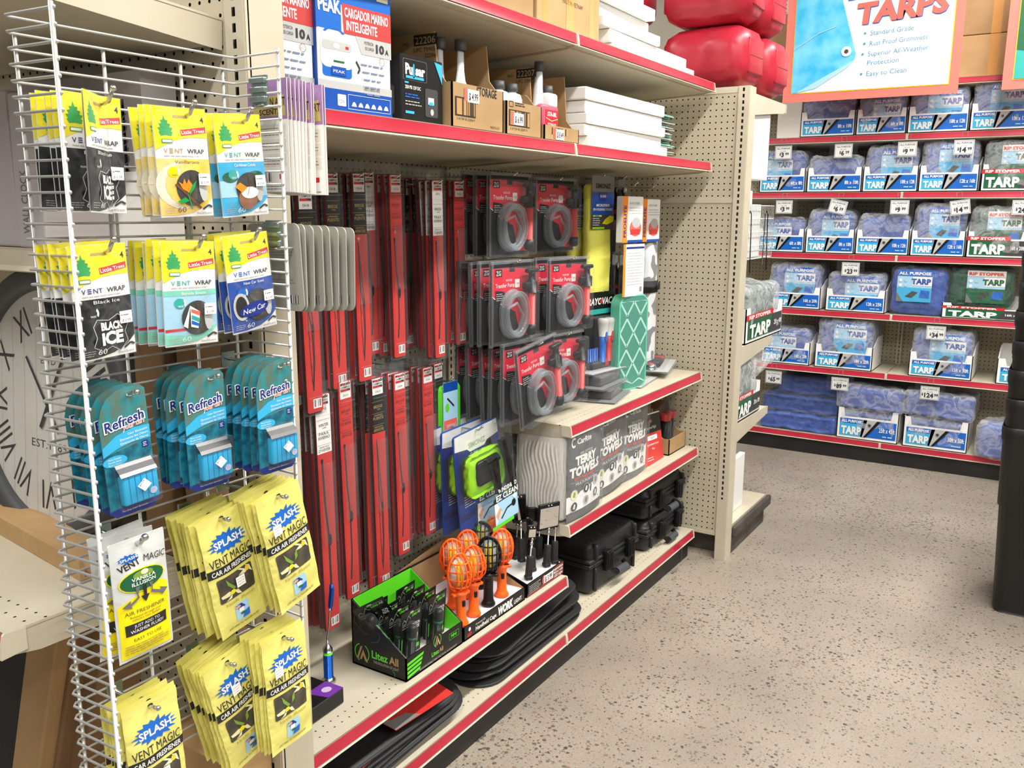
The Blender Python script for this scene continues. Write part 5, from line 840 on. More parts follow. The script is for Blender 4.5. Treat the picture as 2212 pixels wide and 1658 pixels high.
# ---------------------------------------------------------------- terry towels shelf (z .526)
Z5 = .528
def terry():
    W_, D_, H_ = .27, .20, .31; t = thing('terry_towel_pack', 'x', 'towels'); m = MB()
    def side(u, v):      # folded edges on the left face
        y = D_*(1-u); z = .012+(H_-.024)*v; d = .007*abs(sin(y*230+3.5*noise.noise(Vector((1, y*9, z*11)))+2.5*noise.noise(Vector((0, y*3, z*7)))))**.7
        b = .014*(abs(u-.5)*2)**4+.012*(abs(v-.5)*2)**6; return (b-d+.010, y, z)
    m.grid(side, 110, 40, 'towel'); m.rbox(.008, .006, .0, W_-.006, D_-.004, H_, .02, 'towel', 4); ob('towels', m, t)
    l = MB(.0005); l.plane((.0, .0, 0)); l.rc(.012, .0, W_-.004, H_-.004, 'tlabel', 0); l.pg([(.012, .088), (W_*.4, .094), (W_*.7, .104), (W_-.004, .120), (W_-.004, .030), (.012, .030)], 'white', 1)
    l.tx('CarRite', .07, H_-.045, .020, 'white', 2, w=.10, bold=.02); l.el(.05, H_-.036, .016, .018, 'white', 2, 16, .8, 5.4, ri=.6); l.tx('100% COTTON', W_*.5, H_-.085, .009, 'white', 2, w=.09, al='C'); l.tx('TERRY', W_*.5, H_-.118, .030, 'white', 2, w=.15, al='C', bold=.06); l.tx('TOWELS', W_*.5, H_-.156, .032, 'white', 2, w=.215, al='C', bold=.06); l.tx('SOFT ABSORBENT', W_*.5, H_-.172, .010, 'coral', 2, w=.16, al='C', bold=.02); l.tx('MULTI-PURPOSE', W_*.5, H_-.190, .010, 'white', 2, w=.14, al='C'); l.rc(.03, H_-.177, W_-.03, H_-.1765, 'white', 2)
    for i, (u, v) in enumerate(((.055, .090), (.135, .096), (.212, .108), (.055, .048), (.135, .053), (.212, .062))): l.el(u, v, .020, .017, ('petal', 'dgrey', 'lgrey', 'dgrey', 'lgrey', 'inkg')[i], 3, 16); l.el(u, v, .021, .018, 'white', 4, 20, ri=.92); l.pg([(u-.008, v-.006), (u+.004, v-.010), (u+.008, v+.006), (u-.002, v+.010)], ('leaf', 'white', 'grey', 'white', 'grey', 'white')[i], 4)
    l.refine(.05); l.warp(lambda p: (p[0], p[1]-.012*max(0, 1-(2*p[0]/W_-1)**2)-.002*noise.noise(p*22)-.002, p[2])); ob('label', l, t)
    s = MB(); s.rbox(-.012, -.020, -.006, W_+.004, D_+.006, H_+.012, .022, 'film', 3); s.refine(.05); s.warp(lambda p: p+Vector((.006*noise.noise(p*20), .005*noise.noise(p*23+Vector((4, 0, 0))), .006*noise.noise(p*18)))); ob('plastic_bag', s, t); return t
tp = terry(); tp.location = (2.485, 1.355, Z5+.004); tp['label'] = 'bagged terry towels with folded edges at the left end of the towel shelf'; tp['group'] = 'bagged terry towels'
dup(tp, (2.755, 1.385, Z5+.004), (0, rad(-3), 0), 'bagged terry towels, second pack from the left with grey label', 'bagged terry towels')
dup(tp, (2.515, 1.62, Z5+.004), (0, 0, 0), 'bagged terry towels in the dark behind the windshield cleaner packs', 'bagged terry towels')
dup(tp, (2.99, 1.40, Z5+.004), (0, rad(3), 0), 'bagged terry towels, third pack, plump and white beside the red packet', 'bagged terry towels')
t = thing('abrasive_packet', 'red and black printed packet leaning on the brown box of tools', 'packet', (3.27, 1.40, Z5), (rad(-10), rad(4), 0)); m = MB(.0004); W_, H_ = .20, .215; m.box(0, 0, 0, W_, .012, H_, 'offw'); m.plane(); m.rc(0, 0, W_, H_*.62, 'redc', 1); m.rc(0, H_*.62, W_, H_-.004, 'ink', 1); m.tx('RA', W_*.5, H_*.82, .014, 'coral', 2, w=.024, al='C', bold=.03); m.tx('Rockwell Right', W_*.5, H_*.70, .012, 'white', 2, w=.1, al='C'); m.pg(rrect(W_*.25, H_*.48, W_*.75, H_*.57, .006), 'white', 2); m.tx('CASE OF', W_*.5, H_*.50, .009, 'ink', 3, w=.045, al='C'); m.tx('Diamond Braided Poly Rope', W_*.5, H_*.38, .009, 'white', 2, w=.12, al='C'); m.tx('White', W_*.5, H_*.29, .009, 'white', 2, w=.03, al='C'); m.lines(.03, .10, (.03, .02), .005, 'white'); ob('packet', m, t)
def boxside(D_, hf, hb): return [(0, 0), (D_, 0), (D_, hb), (D_*.35, hb), (D_*.22, hf+.02), (.03, hf), (0, hf)]
tray('tool_tray', 'torn brown tray of black and red tools at the right end of the towel shelf', 3.50, 1.39, Z5, .19, .25, .07, .20, 'card', side=boxside)
def clampk():
    t = thing('multi_tool_pack', 'x', 'tool'); m = MB(); m.tube([(0, 0, 0), (0, 0, .06), (0, 0, .13)], [.020, .022, .019], 'blackg', 12); ob('handle', m, t); r = MB(); r.lathe([(.024, .13), (.026, .135), (.026, .155), (.022, .16)], (0, 0, 0), 'redc', 16); r.lathe([(.021, .012), (.023, .02), (.022, .03)], (0, 0, 0), 'redc', 12); ob('red_collar', r, t)
    s = MB(); s.lathe([(.030, 0), (.030, .15), (.028, .19), (.018, .215), (.001, .222)], (0, 0, 0), 'clear', 18); s.prism([(-.04, 0), (.04, 0), (.04, .2), (.0, .26), (-.03, .25)], 'x', -.001, .001, 'clearw'); ob('clear_shell', s, t); return t
c = clampk(); c.location = (3.575, 1.445, Z5+.006); c.rotation_euler = (0, 0, rad(-40)); c['label'] = 'black and red tool in clear shell, left front in the torn tray'
dup(c, (3.64, 1.455, Z5+.006), (0, rad(3), rad(-38)), 'black and red tool in clear shell, right front in the torn tray'); dup(c, (3.54, 1.55, Z5+.006), (0, rad(-3), rad(-30)), 'black and red tool in clear shell, at the back of the torn tray')
# ---------------------------------------------------------------- counter displays on the flashlight shelf (z .350)
Z6 = .352
def slant(D_, hf, hb): return [(0, 0), (D_, 0), (D_, hb), (0, hf)]
def liner(t, W_, D_, hf, hb, mat, floor, zf, th=.004):
    m = MB()
    for x0 in (th, W_-th-.0012): m.prism([(th, th), (D_-th, th), (D_-th, hb), (th, hf)], 'x', x0, x0+.0012, mat)
    m.box(th, D_-th-.0015, th, W_-th, D_-th, hb, mat); ob('inner_lining', m, t); f = MB(); f.box(th+.001, th, zf-.003, W_-th-.001, D_-th-.002, zf, floor); ob('insert', f, t)
def mark(m, u, v, s, l=2, ring='lime', c='cardl'):
    m.el(u, v, s, s*1.05, ring, l, 24, 1.9, 4.3, ri=.90); m.el(u, v, s, s*1.05, ring, l, 20, -1.0, 1.1, ri=.90)
    m.pg([(u-s*.75, v-s*.75), (u-s*.15, v+s*.75), (u+s*.10, v+s*.75), (u-s*.50, v-s*.75)], c, l+1); m.pg([(u-s*.30, v-s*.75), (u+s*.18, v+s*.45), (u+s*.80, v-s*.95), (u+s*.42, v-s*.8), (u+s*.18, v-s*.2), (u-s*.06, v-s*.75)], c, l+1)
W_, D_, HF, HB = .255, .188, .066, .188
def dl(m):
    for i in range(4): m.pg([(.004, .050-.012*i), (.075-.005*i, .056-.012*i), (.072-.005*i, .048-.012*i), (.004, .042-.012*i)], 'lime', 1)
    m.tx('RECHARGEABLE MINI TACTICAL FLASHLIGHT', .055, .006, .006, 'lgrey', 1, w=.17); m.el(.135, .060, .024, .027, 'blackg', 1, 24); mark(m, .135, .060, .017, 2); m.tx('Litez', .108, .022, .013, 'lime', 3, w=.032, bold=.02); m.tx('All', .142, .022, .013, 'cardl', 3, w=.018, bold=.02); m.line([(.19, .036), (.235, .036), (.235, .054), (.19, .054), (.19, .036)], .0008, 'lime'); m.tx('MINI', .198, .041, .009, 'lime', 2, w=.026, bold=.02)
    m.plane((0, D_, 0), (0, -1, 0)); mark(m, .035, .040, .026, 1); m.tx('Litez', .070, .036, .022, 'lime', 2, w=.056, bold=.03); m.tx('All', .130, .036, .022, 'cardl', 2, w=.032, bold=.03); m.tx('THE EVOLUTION OF LIGHT', .075, .022, .008, 'lgrey', 2, w=.088)
    m.line([(.005, .17), (.014, .15), (.010, .125), (.03, .11), (.045, .10), (.06, .10)], .0009, 'inkg', 1); m.line([(.014, .15), (.03, .13), (.034, .115)], .0007, 'inkg', 1); m.line([(.095, .115), (.10, .10), (.09, .085), (.07, .08)], .0009, 'inkg', 1); m.line([(.14, .02), (.15, .01), (.148, .002)], .0009, 'lime', 1); m.plane()
t = tray('flashlight_display', 'black and green counter display box of mini tactical flashlights', 1.650, 1.360, Z6, W_, D_, HF, HB, 'blackg', draw=dl, side=slant, cat='display box'); liner(t, W_, D_, HF, HB, 'lime', 'offw', .034)
def fl():
    t = thing('flashlight_blister', 'x', 'flashlight'); w2, h2 = .088, .135; m = MB(.0004); m.box(-w2/2, 0, 0, w2/2, .0015, h2, 'blackg'); m.plane((-w2/2, 0, 0)); m.tx('Litez', w2*.52, h2-.022, .009, 'lime', 1, w=.020, bold=.02); m.tx('All', w2*.77, h2-.022, .009, 'lgrey', 1, w=.012, bold=.02); m.line([(.004, h2-.03), (.012, h2-.02), (.02, h2-.03), (.03, h2-.014), (.04, h2-.026)], .001, 'lgrey', 1); m.line([(.03, h2-.012), (w2-.006, h2-.010)], .001, 'lime', 1); m.el(w2*.5, h2-.008, .008, .0025, 'lgrey', 1)
    m.tx('TACTICAL', w2*.52, h2-.052, .008, 'white', 1, w=.036, bold=.02); m.tx('GRADE', w2*.55, h2-.064, .010, 'white', 1, w=.031, bold=.02); m.rc(w2*.62, .030, w2*.88, .060, 'darkpic', 1); m.rc(w2*.64, .048, w2*.72, .058, 'orangel', 2); m.rc(w2*.74, .044, w2*.84, .056, 'yel2', 2); m.rc(w2*.7, .032, w2*.82, .044, 'lgrey', 2); m.rc(w2*.55, .012, w2*.92, .024, 'lime', 1); m.line([(w2*.07, .02), (w2*.07, .06)], .003, 'lime', 1); m.lines(.004, .03, (.10, .095, .088), .005, 'inkg', 1); ob('card', m, t)
    f = MB(); f.lathe([(.0105, .004), (.0105, .058)], (-w2*.16, -.016, 0), 'blackg', 16); f.lathe([(.0115, .064), (.0125, .070), (.0120, .092), (.0095, .098)], (-w2*.16, -.016, 0), 'black', 8); ob('torch', f, t); g_ = MB(); g_.lathe([(.0118, .058), (.0130, .060), (.0130, .063), (.0118, .065)], (-w2*.16, -.016, 0), 'dkgreen', 16); ob('green_ring', g_, t)
    s = MB(); s.lathe([(.014, 0), (.014, .058), (.016, .060), (.016, .095), (.012, .106), (.001, .107)], (-w2*.16, -.015, 0), 'clear', 16); ob('clear_shell', s, t); return t
f0 = None; names = ('front', 'second', 'third', 'rear')
for j, (yy, xs) in enumerate(((.030, (.068, .182)), (.066, (.060, .180)), (.100, (.056, .172)), (.140, (.055, .178)))):
    for k, xx in enumerate(xs):
        loc = (1.650+xx, 1.360+yy+.012, Z6+.036); r = (rad(4), 0, rad(random.uniform(-4, 4))); lb = f'black flashlight blister card in the green display, {names[j]} row {"left" if k == 0 else "right"}'
        if f0 is None: f0 = fl(); f0.location = loc; f0.rotation_euler = r; f0['label'] = lb; f0['group'] = 'flashlight blister cards'
        else: dup(f0, loc, r, lb, 'flashlight blister cards')
dup(f0, (1.715, 1.475, Z6+.085), (rad(25), rad(-25), rad(-50)), 'black flashlight blister card lying crosswise on top of the others', 'flashlight blister cards')
# work light display
W_, D_, HF, HB = .338, .258, .042, .145
def dw(m):
    m.tx('Hi-Intensity LED', .06, .027, .006, 'white', 1, w=.05); m.tx('Handheld Cage', .06, .010, .013, 'white', 1, w=.11, bold=.02); m.tx('WORK', .18, .008, .026, 'white', 1, w=.085, bold=.06, shear=.1); m.tx('LIGHT', .272, .010, .013, 'white', 1, w=.045, bold=.02); m.tx('LED', .018, .008, .010, 'red', 1, w=.022, bold=.03); m.el(.029, .028, .006, .006, 'white', 1, 12)
t = tray('work_light_display', 'black counter display box of orange and black handheld cage work lights', 1.911, 1.360, Z6, W_, D_, HF, HB, 'blackg', draw=dw, side=lambda D_, hf, hb: [(0, 0), (D_, 0), (D_, hb), (D_*.85, hb), (.01, hf), (0, hf)], cat='display box'); liner(t, W_, D_, HF, HB-.005, 'card', 'insert', .038)
def wl(col):
    t = thing('cage_work_light', 'x', 'work light'); m = MB(); m.lathe([(.001, 0), (.021, 0), (.022, .006), (.018, .013), (.0155, .020), (.0145, .050), (.0155, .085), (.020, .094), (.024, .100)], (0, 0, 0), col, 18); m.rbox(-.030, -.008, .090, .030, .008, .100, .004, col, 2)
    m.lathe([(.001, 0), (.034, 0), (.036, .004), (.034, .008)], (0, .012, .155), col, 20, 'y', sx=1, sy=1.55); ob('handle', m, t)
    c = MB()
    for i in range(5): x = -.027+.0135*i; k = math.sqrt(max(0, 1-(x/.038)**2)); c.tube([(x, .010-.046*sin(pi*q/10)*(.55+.45*k), .155-.056*k*cos(pi*q/10)) for q in range(11)], .0025, col, 5)
    for zz in (-.035, -.012, .012, .035): k = math.sqrt(1-(zz/.06)**2); c.tube([(.036*k*cos(pi*q/10), .008-.042*sin(pi*q/10)*k, .155+zz) for q in range(11)], .0025, col, 5)
    c.tube([(.037*cos(2*pi*q/24), .006, .155+.058*sin(2*pi*q/24)) for q in range(24)], .0038, col, 6, closed=True); ob('cage', c, t)
    r = MB(); r.lathe([(.001, 0), (.030, .001)], (0, .008, .155), 'white', 20, 'y', sy=1.6); rf_ = ob('reflector', r, t); l = MB(); l.rbox(-.0095, -.003, .118, -.0025, .006, .190, .002, 'ledy', 1); l.rbox(.0025, -.003, .118, .0095, .006, .190, .002, 'ledy', 1); ob('led_strip', l, rf_)
    s = MB(); s.rbox(-.005, -.018, .060, .005, -.013, .078, .001, 'blackg', 1); ob('switch', s, t); return t
WLP = (('orange', (1004, 1350), -20, 'front left orange cage work light, nearest the flashlight display'), ('orange', (1031, 1329), -30, 'second orange cage work light from the left in the front row'), ('black', (1062, 1307), -60, 'front black cage work light of the display'), ('orange', (1091, 1287), -45, 'front right orange cage work light nearest the mirrors'),
       ('orange', (985, 1313), -50, 'rear left orange cage work light, half behind the front one'), ('orange', (1018, 1290), -45, 'middle rear orange cage work light'), ('black', (1046, 1268), -60, 'rear black cage work light'), ('orange', (1073, 1248), 130, 'rear orange cage work light with its round back turned out'))
for (c_, uv, rz, lb) in WLP:
    p = P(uv[0], uv[1], 'z', Z6+.040); inst('wl'+c_, lambda: wl('orange' if c_ == 'orange' else 'blackg'), (p.x, min(p.y+.012, 1.595), Z6+.040), (rad(-2), 0, rad(rz)), lb, 'cage work lights')
# inspection mirror display
W_, D_, HF, HB = .238, .255, .044, .12
def dm(m): m.rc(.0, 0, W_, .008, 'dred', 1); m.pg([(.09, .008), (W_, .008), (W_, .044), (.19, .044)], 'dred', 1); m.lines(.012, .085, (.008, .014, .020, .026, .032), .004, 'lgrey', 2); m.tx('Inspection', .165, .030, .010, 'white', 3, w=.068, bold=.02); m.tx('Mirror with', .170, .018, .009, 'white', 3, w=.062, bold=.02); m.tx('LED Light', .175, .006, .009, 'white', 3, w=.055, bold=.02); m.el(.105, .024, .010, .016, 'coral', 3, 14); m.rc(.106, .010, .165, .036, 'paper', 4); m.tx('$ 3.99', .112, .014, .018, 'ink', 5, w=.046, bold=.02)
t = tray('inspection_mirror_display', 'black and dark red counter display box of inspection mirrors at $ 3.99', 2.262, 1.360, Z6, W_, D_, HF, HB, 'blackg', draw=dm, side=slant, cat='display box'); liner(t, W_, D_, HF, HB-.004, 'blackm', 'whiteg', .040)
m = MB(); m.prism([(0, 0), (.50, 0), (.50, .175), (.25, .135), (0, .10)], 'y', 1.622, 1.626, 'card', True); m.v = [v+Vector((1.93, 0, Z6+.04)) for v in m.v]; tag(ob('cardboard_backer', m), 'tan cardboard backer standing behind the work light and mirror displays', 'cardboard')
def im(wd, hh):
    t = thing('inspection_mirror', 'x', 'mirror'); m = MB(); m.rbox(-.010, -.010, 0, .010, .010, .080, .004, 'blackm', 2); m.rbox(-.0115, -.0115, .0, .0115, .0115, .012, .002, 'black', 1); ob('handle', m, t); r = MB(); r.tube([(0, 0, .074), (0, 0, .120)], .0026, 'copper' if wd < .03 else 'chrome', 8); r.ball((0, 0, .122), .0065, 'chrome'); r.ball((.003, .004, .134), .0055, 'chrome'); r.tube([(0, 0, .122), (.003, .004, .136)], .003, 'chrome'); ob('rod', r, t)
    h = MB(); h.rbox(-wd/2, .002, .132, wd/2, .012, .132+hh, .004, 'blackg', 2); mf_ = ob('mirror_frame', h, t); g_ = MB(); g_.box(-wd/2+.005, .0010, .142, wd/2-.005, .0020, .132+hh-.014, 'mirror'); ob('mirror_glass', g_, mf_)
    l = MB(); l.ball((-.006, .001, .132+hh-.007), .0022, 'whiteg', 6); l.ball((.006, .001, .132+hh-.007), .0022, 'whiteg', 6); ob('led', l, mf_); return t
IM = (('a', (1141, 1250), .045, (0, 5, -35), 'front left inspection mirror with copper rod beside the work lights'), ('b', (1127, 1225), .11, (-8, 2, -30), 'tall inspection mirror rising highest and reflecting the floor'), ('c', (1180, 1222), .03, (5, 0, -25), 'large inspection mirror tilted low in the middle of the display'),
      ('a', (1150, 1232), .04, (0, 3, 60), 'second inspection mirror from the left, turned sideways'), ('a', (1198, 1215), .05, (0, 0, 50), 'rightmost inspection mirror turned edge on'), ('a', (1113, 1205), .06, (0, -4, 80), 'rear left inspection mirror with chrome joint'), ('a', (1135, 1198), .06, (0, 2, 100), 'rear inspection mirror behind the tall one'), ('a', (1160, 1196), .06, (0, 2, 120), 'rear middle inspection mirror with chrome joint'), ('a', (1182, 1192), .06, (0, -2, 70), 'rear right inspection mirror with chrome joint'))
for (k, uv, zo, ro, lb) in IM:
    p = P(uv[0], uv[1], 'z', Z6+.042); inst('im'+k, lambda: im(*{'a': (.034, .05), 'b': (.052, .095), 'c': (.085, .095)}[k]), (max(2.28, min(p.x, 2.48)), max(1.375, min(p.y, 1.595)), Z6+.042+(.02 if k == 'b' else 0)), tuple(rad(a) for a in ro), lb, 'inspection mirrors')
# blue magnetic light and the small purple box
t = thing('magnetic_work_light', 'blue and chrome pen light with bent neck standing on the flashlight shelf', 'flashlight', (1.543, 1.535, Z6)); m = MB(); m.lathe([(.001, 0), (.019, 0), (.0195, .004), (.014, .011), (.0125, .013)], (0, 0, 0), 'chrome', 20); ob('base', m, t); m = MB(); m.lathe([(.0125, .013), (.0125, .078)], (0, 0, 0), 'metblue', 20); ob('barrel', m, t); m = MB(); m.lathe([(.0125, .078), (.0125, .086)], (0, 0, 0), 'lime', 20); m.lathe([(.013, .086), (.013, .094), (.006, .104), (.003, .106)], (0, 0, 0), 'chrome', 20); ob('collar', m, t)
m = MB(); m.tube([(0, 0, .104), (.002, .002, .125), (.012, .004, .150), (.016, .004, .185), (.018, .004, .200)], .0028, 'chrome', 8); ob('neck', m, t); m = MB(); m.tube([(.018, .004, .198), (.020, .004, .205), (.026, .003, .245), (.025, .003, .262)], [.004, .0065, .0065, .005], 'metblue', 10); ob('lamp_head', m, t)
t = thing('gadget_box', 'small black box with purple corner lying at the foot of the wire rack', 'box', (1.30, 1.425, Z6), (0, 0, rad(2))); m = MB(.0004); m.rbox(0, 0, 0, .19, .13, .040, .002, 'blackg', 1, False); m.plane((0, 0, .0402), (1, 0, 0), (0, 1, 0)); m.pg([(.135, .0), (.19, .0), (.19, .06), (.12, .06)], 'purple2', 1); m.el(.16, .03, .014, .012, 'violetl', 2, 16); m.el(.10, .05, .018, .018, 'lime', 1, 18, ri=.8); m.rc(.06, .08, .10, .10, 'teal', 1); m.rc(.02, .02, .06, .05, 'navy', 1); m.plane((.19, 0, 0), (0, 1, 0)); m.rc(.02, .006, .06, .034, 'white', 1); m.rc(.024, .009, .056, .031, 'bars', 2); ob('box_body', m, t)
# ---------------------------------------------------------------- base shelf: folded mats and black cases (z .135)
Z7 = .1365
def mat_(L, D, mat, wave, seed, z0=0, edge=None, r=.09):
    o = rrect(0, 0, L, D, r, 6); bm = MB(); cx_, cy_ = L/2, D/2; n = 40; rnd = random.Random(seed); ph = rnd.uniform(0, 6)
    def hgt(x, y): return z0+wave*(.5+.5*sin(x/L*5+ph))*(x/L)**.5+wave*.5*(.5+.5*sin(y/D*4+ph*2))
    per = o; K = 10; vs = []; fs = []
    for i in range(K+1):
        q = i/K
        for (a, b) in per: x, y = cx_+(a-cx_)*q, cy_+(b-cy_)*q; vs.append((x, y, hgt(x, y)+(.004 if q < .93 else .0065)))
    N = len(per)
    for i in range(K):
        for j in range(N): fs.append((i*N+j, i*N+(j+1) % N, (i+1)*N+(j+1) % N, (i+1)*N+j))
    b0 = len(vs)
    for (a, b) in per: vs.append((a, b, hgt(a, b)-.001))
    for j in range(N): fs.append((K*N+j, K*N+(j+1) % N, b0+(j+1) % N, b0+j))
    bm.add(vs, fs, mat, True); return bm
def matthing(lb, x, y, L, D, mat, wave, seed, z, rz=0, group=None, cut=None):
    t = thing('floor_mat', lb, 'floor mat', (x, y, z), (0, 0, rad(rz)), group); m = mat_(L, D, mat, wave, seed)
    ob('mat_body', m, t); e = MB(); o = rrect(0, 0, L, D, .09, 6); K = m.v; e.tube([(a, b, min((abs(v.x-a)+abs(v.y-b), v.z) for v in K)[1]+.001) for a, b in o], .0045, 'rubber', 5, closed=True); ob('bound_edge', e, t)
    if mat == 'rubber':
        r = MB(); [r.add([(L*.08+.0*i, D*.15+i*.03, .012), (L*.92, D*.15+i*.03, .012), (L*.92, D*.15+i*.03+.008, .012), (L*.08, D*.15+i*.03+.008, .012)], [(0, 1, 2, 3)], 'rubber') for i in range(3)]
    return t
for k in range(6): matthing(f'black carpet floor mat in the right pile of the base shelf, {("topmost", "second from above", "third from above", "fourth from above", "fifth from above", "lowest")[5-k]}', 2.02-.015*(k % 2)+.012*k, 1.355+.006*((k*2) % 3), .66-.01*k, .40, 'matt', .018+.004*k, k, Z7+.003+.0115*k, (0, 1.5, -1, 2, -.5, 1)[k], 'black floor mats')
for k in range(5): matthing(f'black rubber floor mat in the left pile of the base shelf, {("topmost", "second from above", "third from above", "fourth from above", "lowest")[4-k]}', 1.30+.01*k, 1.352+.008*(k % 2), .64-.014*k, .40, 'rubber', .022+.004*k, 10+k, Z7+.003+.0115*k, (0, -1.5, 1, -1, .5)[k], 'rubber floor mats')
t = thing('mat_sleeve', 'red printed cardboard sleeve wrapped around the left pile of mats', 'sleeve', (1.60, 1.395, Z7+.106), (rad(3), rad(-2), rad(-4))); m = MB(.0005); m.prism([(0, -.04), (.22, -.05), (.235, .06), (.22, .20), (0, .22)], 'z', 0, .0015, 'redc'); m.plane((0, 0, .0016), (-1, 0, 0), (0, -1, 0)); m.tx('PREMIUM', -.11, -.06, .022, 'lgrey', 1, w=.14, bold=.03, shear=.2, al='C'); m.tx('ALL-WEATHER', -.12, -.10, .013, 'lgrey', 1, w=.10, al='C'); m.plane((0, 0, .0016), (1, 0, 0), (0, 1, 0)); m.pg([(0, -.04), (.09, -.043), (.07, -.01), (.02, .0), (0, .03)], 'grey', 1); ob('sleeve_body', m, t)
t = thing('mat_sleeve', 'small red cardboard strip between the lower mats at the bottom picture edge', 'sleeve', (1.37, 1.345, Z7+.075), (0, 0, rad(3))); m = MB(); m.rbox(0, 0, 0, .17, .10, .003, .001, 'redc', 1); ob('sleeve_body', m, t)
def case(W_, D_, H_, lid):
    t = thing('tool_case', 'x', 'case'); m = MB(); m.rbox(0, 0, 0, W_, D_, lid-.004, .028, 'casebl', 4); m.rbox(-.006, -.006, lid-.020, W_+.006, D_+.006, lid-.003, .006, 'casebl', 2); ob('lower_shell', m, t)
    l = MB(); l.rbox(0, 0, lid-.01, W_, D_, H_, .030, 'casebl', 4); l.rbox(-.006, -.006, lid-.001, W_+.006, D_+.006, lid+.014, .006, 'casebl', 2)
    for i in range(1, 6): x = W_*i/6; l.rbox(x-.004, .02, H_-.004, x+.004, D_-.02, H_+.003, .002, 'casebl', 1)
    for x in (.03, W_-.045): l.rbox(x, -.014, lid+.01, x+.015, .02, H_-.006, .004, 'casebl', 1)
    lid_ = ob('lid', l, t)
    for x in (W_*.24, W_*.70):
        k = MB(); k.rbox(x, -.026, lid-.050, x+.042, -.004, lid+.030, .004, 'blackg', 2); [k.rbox(x+.003+.010*i, -.031, lid-.045, x+.008+.010*i, -.024, lid+.024, .002, 'blackg', 1) for i in range(4)]; ob('latch', k, lid_)
    h = MB(); h.tube([(W_*.37, -.012, lid-.052), (W_*.38, -.032, lid-.066), (W_*.62, -.032, lid-.066), (W_*.63, -.012, lid-.052)], .010, 'blackg', 8); h.tube([(W_*.40, -.033, lid-.066), (W_*.60, -.033, lid-.066)], .0145, 'handle', 12); ob('handle', h, t, label='grey grip handle')
    r = MB(); [r.rbox(W_*q, -.012, .012, W_*q+.010, .004, lid-.022, .004, 'casebl', 1) for q in (.08, .88)]; ob('corner_rib', r, t); return t
c = case(.375, .30, .205, .128); c.location = (2.79, 1.405, Z7+.002); c.rotation_euler = (0, 0, rad(-4)); c['label'] = 'large black tool case with grey handle beside the carpet mats'; c['group'] = 'black tool cases'
c = case(.40, .32, .135, .085); c.location = (3.31, 1.40, Z7+.002); c.rotation_euler = (0, 0, rad(-1)); c['label'] = 'lower black tool case with grey handle at the end panel'; c['group'] = 'black tool cases'
dup(c, (3.29, 1.40, Z7+.148), (0, 0, rad(-2)), 'upper black tool case stacked under the towel shelf at the end panel', 'black tool cases')
a = P(1470, 1178, 'y', 1.330); t = thing('shelf_tag', 'dark card tag dangling from the base rail near the end panel', 'tag', (a.x, 1.322, .118), (0, rad(10), rad(20))); m = MB(); m.box(-.02, 0, -.07, .02, .001, 0, 'brown'); ob('card', m, t)
# ---------------------------------------------------------------- goods on the far end cap
carton('white_carton', 'tall white box hanging space-filling under the top bracket of the far end cap', .36, .25, .30, (3.86, 1.245, 1.715), (0, 0, 0), 'white', False)
t = thing('wire_basket', 'white wire basket on the far end cap beside the slotted post', 'basket', (3.845, 1.235, 1.36)); m = MB()
for i in range(22): x = i*.023; m.tube([(x, 0, .24), (x, 0, 0), (x, .28, 0)], .0016, 'whitewire', 5)
for z in (0, .06, .12, .18, .24): m.tube([(0, .28, z), (0, 0, z), (.483, 0, z), (.483, .28, z)], .002, 'whitewire', 5)
wb_ = ob('wire_body', m, t); m = MB(); m.box(-.028, .0, .10, .03, .006, .13, 'whitewire'); m.box(-.028, .0, .10, -.022, .05, .13, 'whitewire'); ob('mounting_arm', m, t)
for xx in (.05, .30): m = MB(); m.tube([(xx, -.012, -.03), (xx, -.014, .20), (xx+.02, -.014, .215), (xx+.04, -.014, .20), (xx+.06, -.014, -.06)], .0026, 'blackg', 6); ob('cable_loop', m, t, label='black wire loop')
for k, (x, wd, h, lb) in enumerate(((3.87, .16, .30, 'left white box inside the wire basket'), (4.04, .14, .24, 'right white box inside the wire basket'))): carton('white_carton', lb, wd, .2, h, (x, 1.25, 1.365), (0, 0, 0), 'white', False)
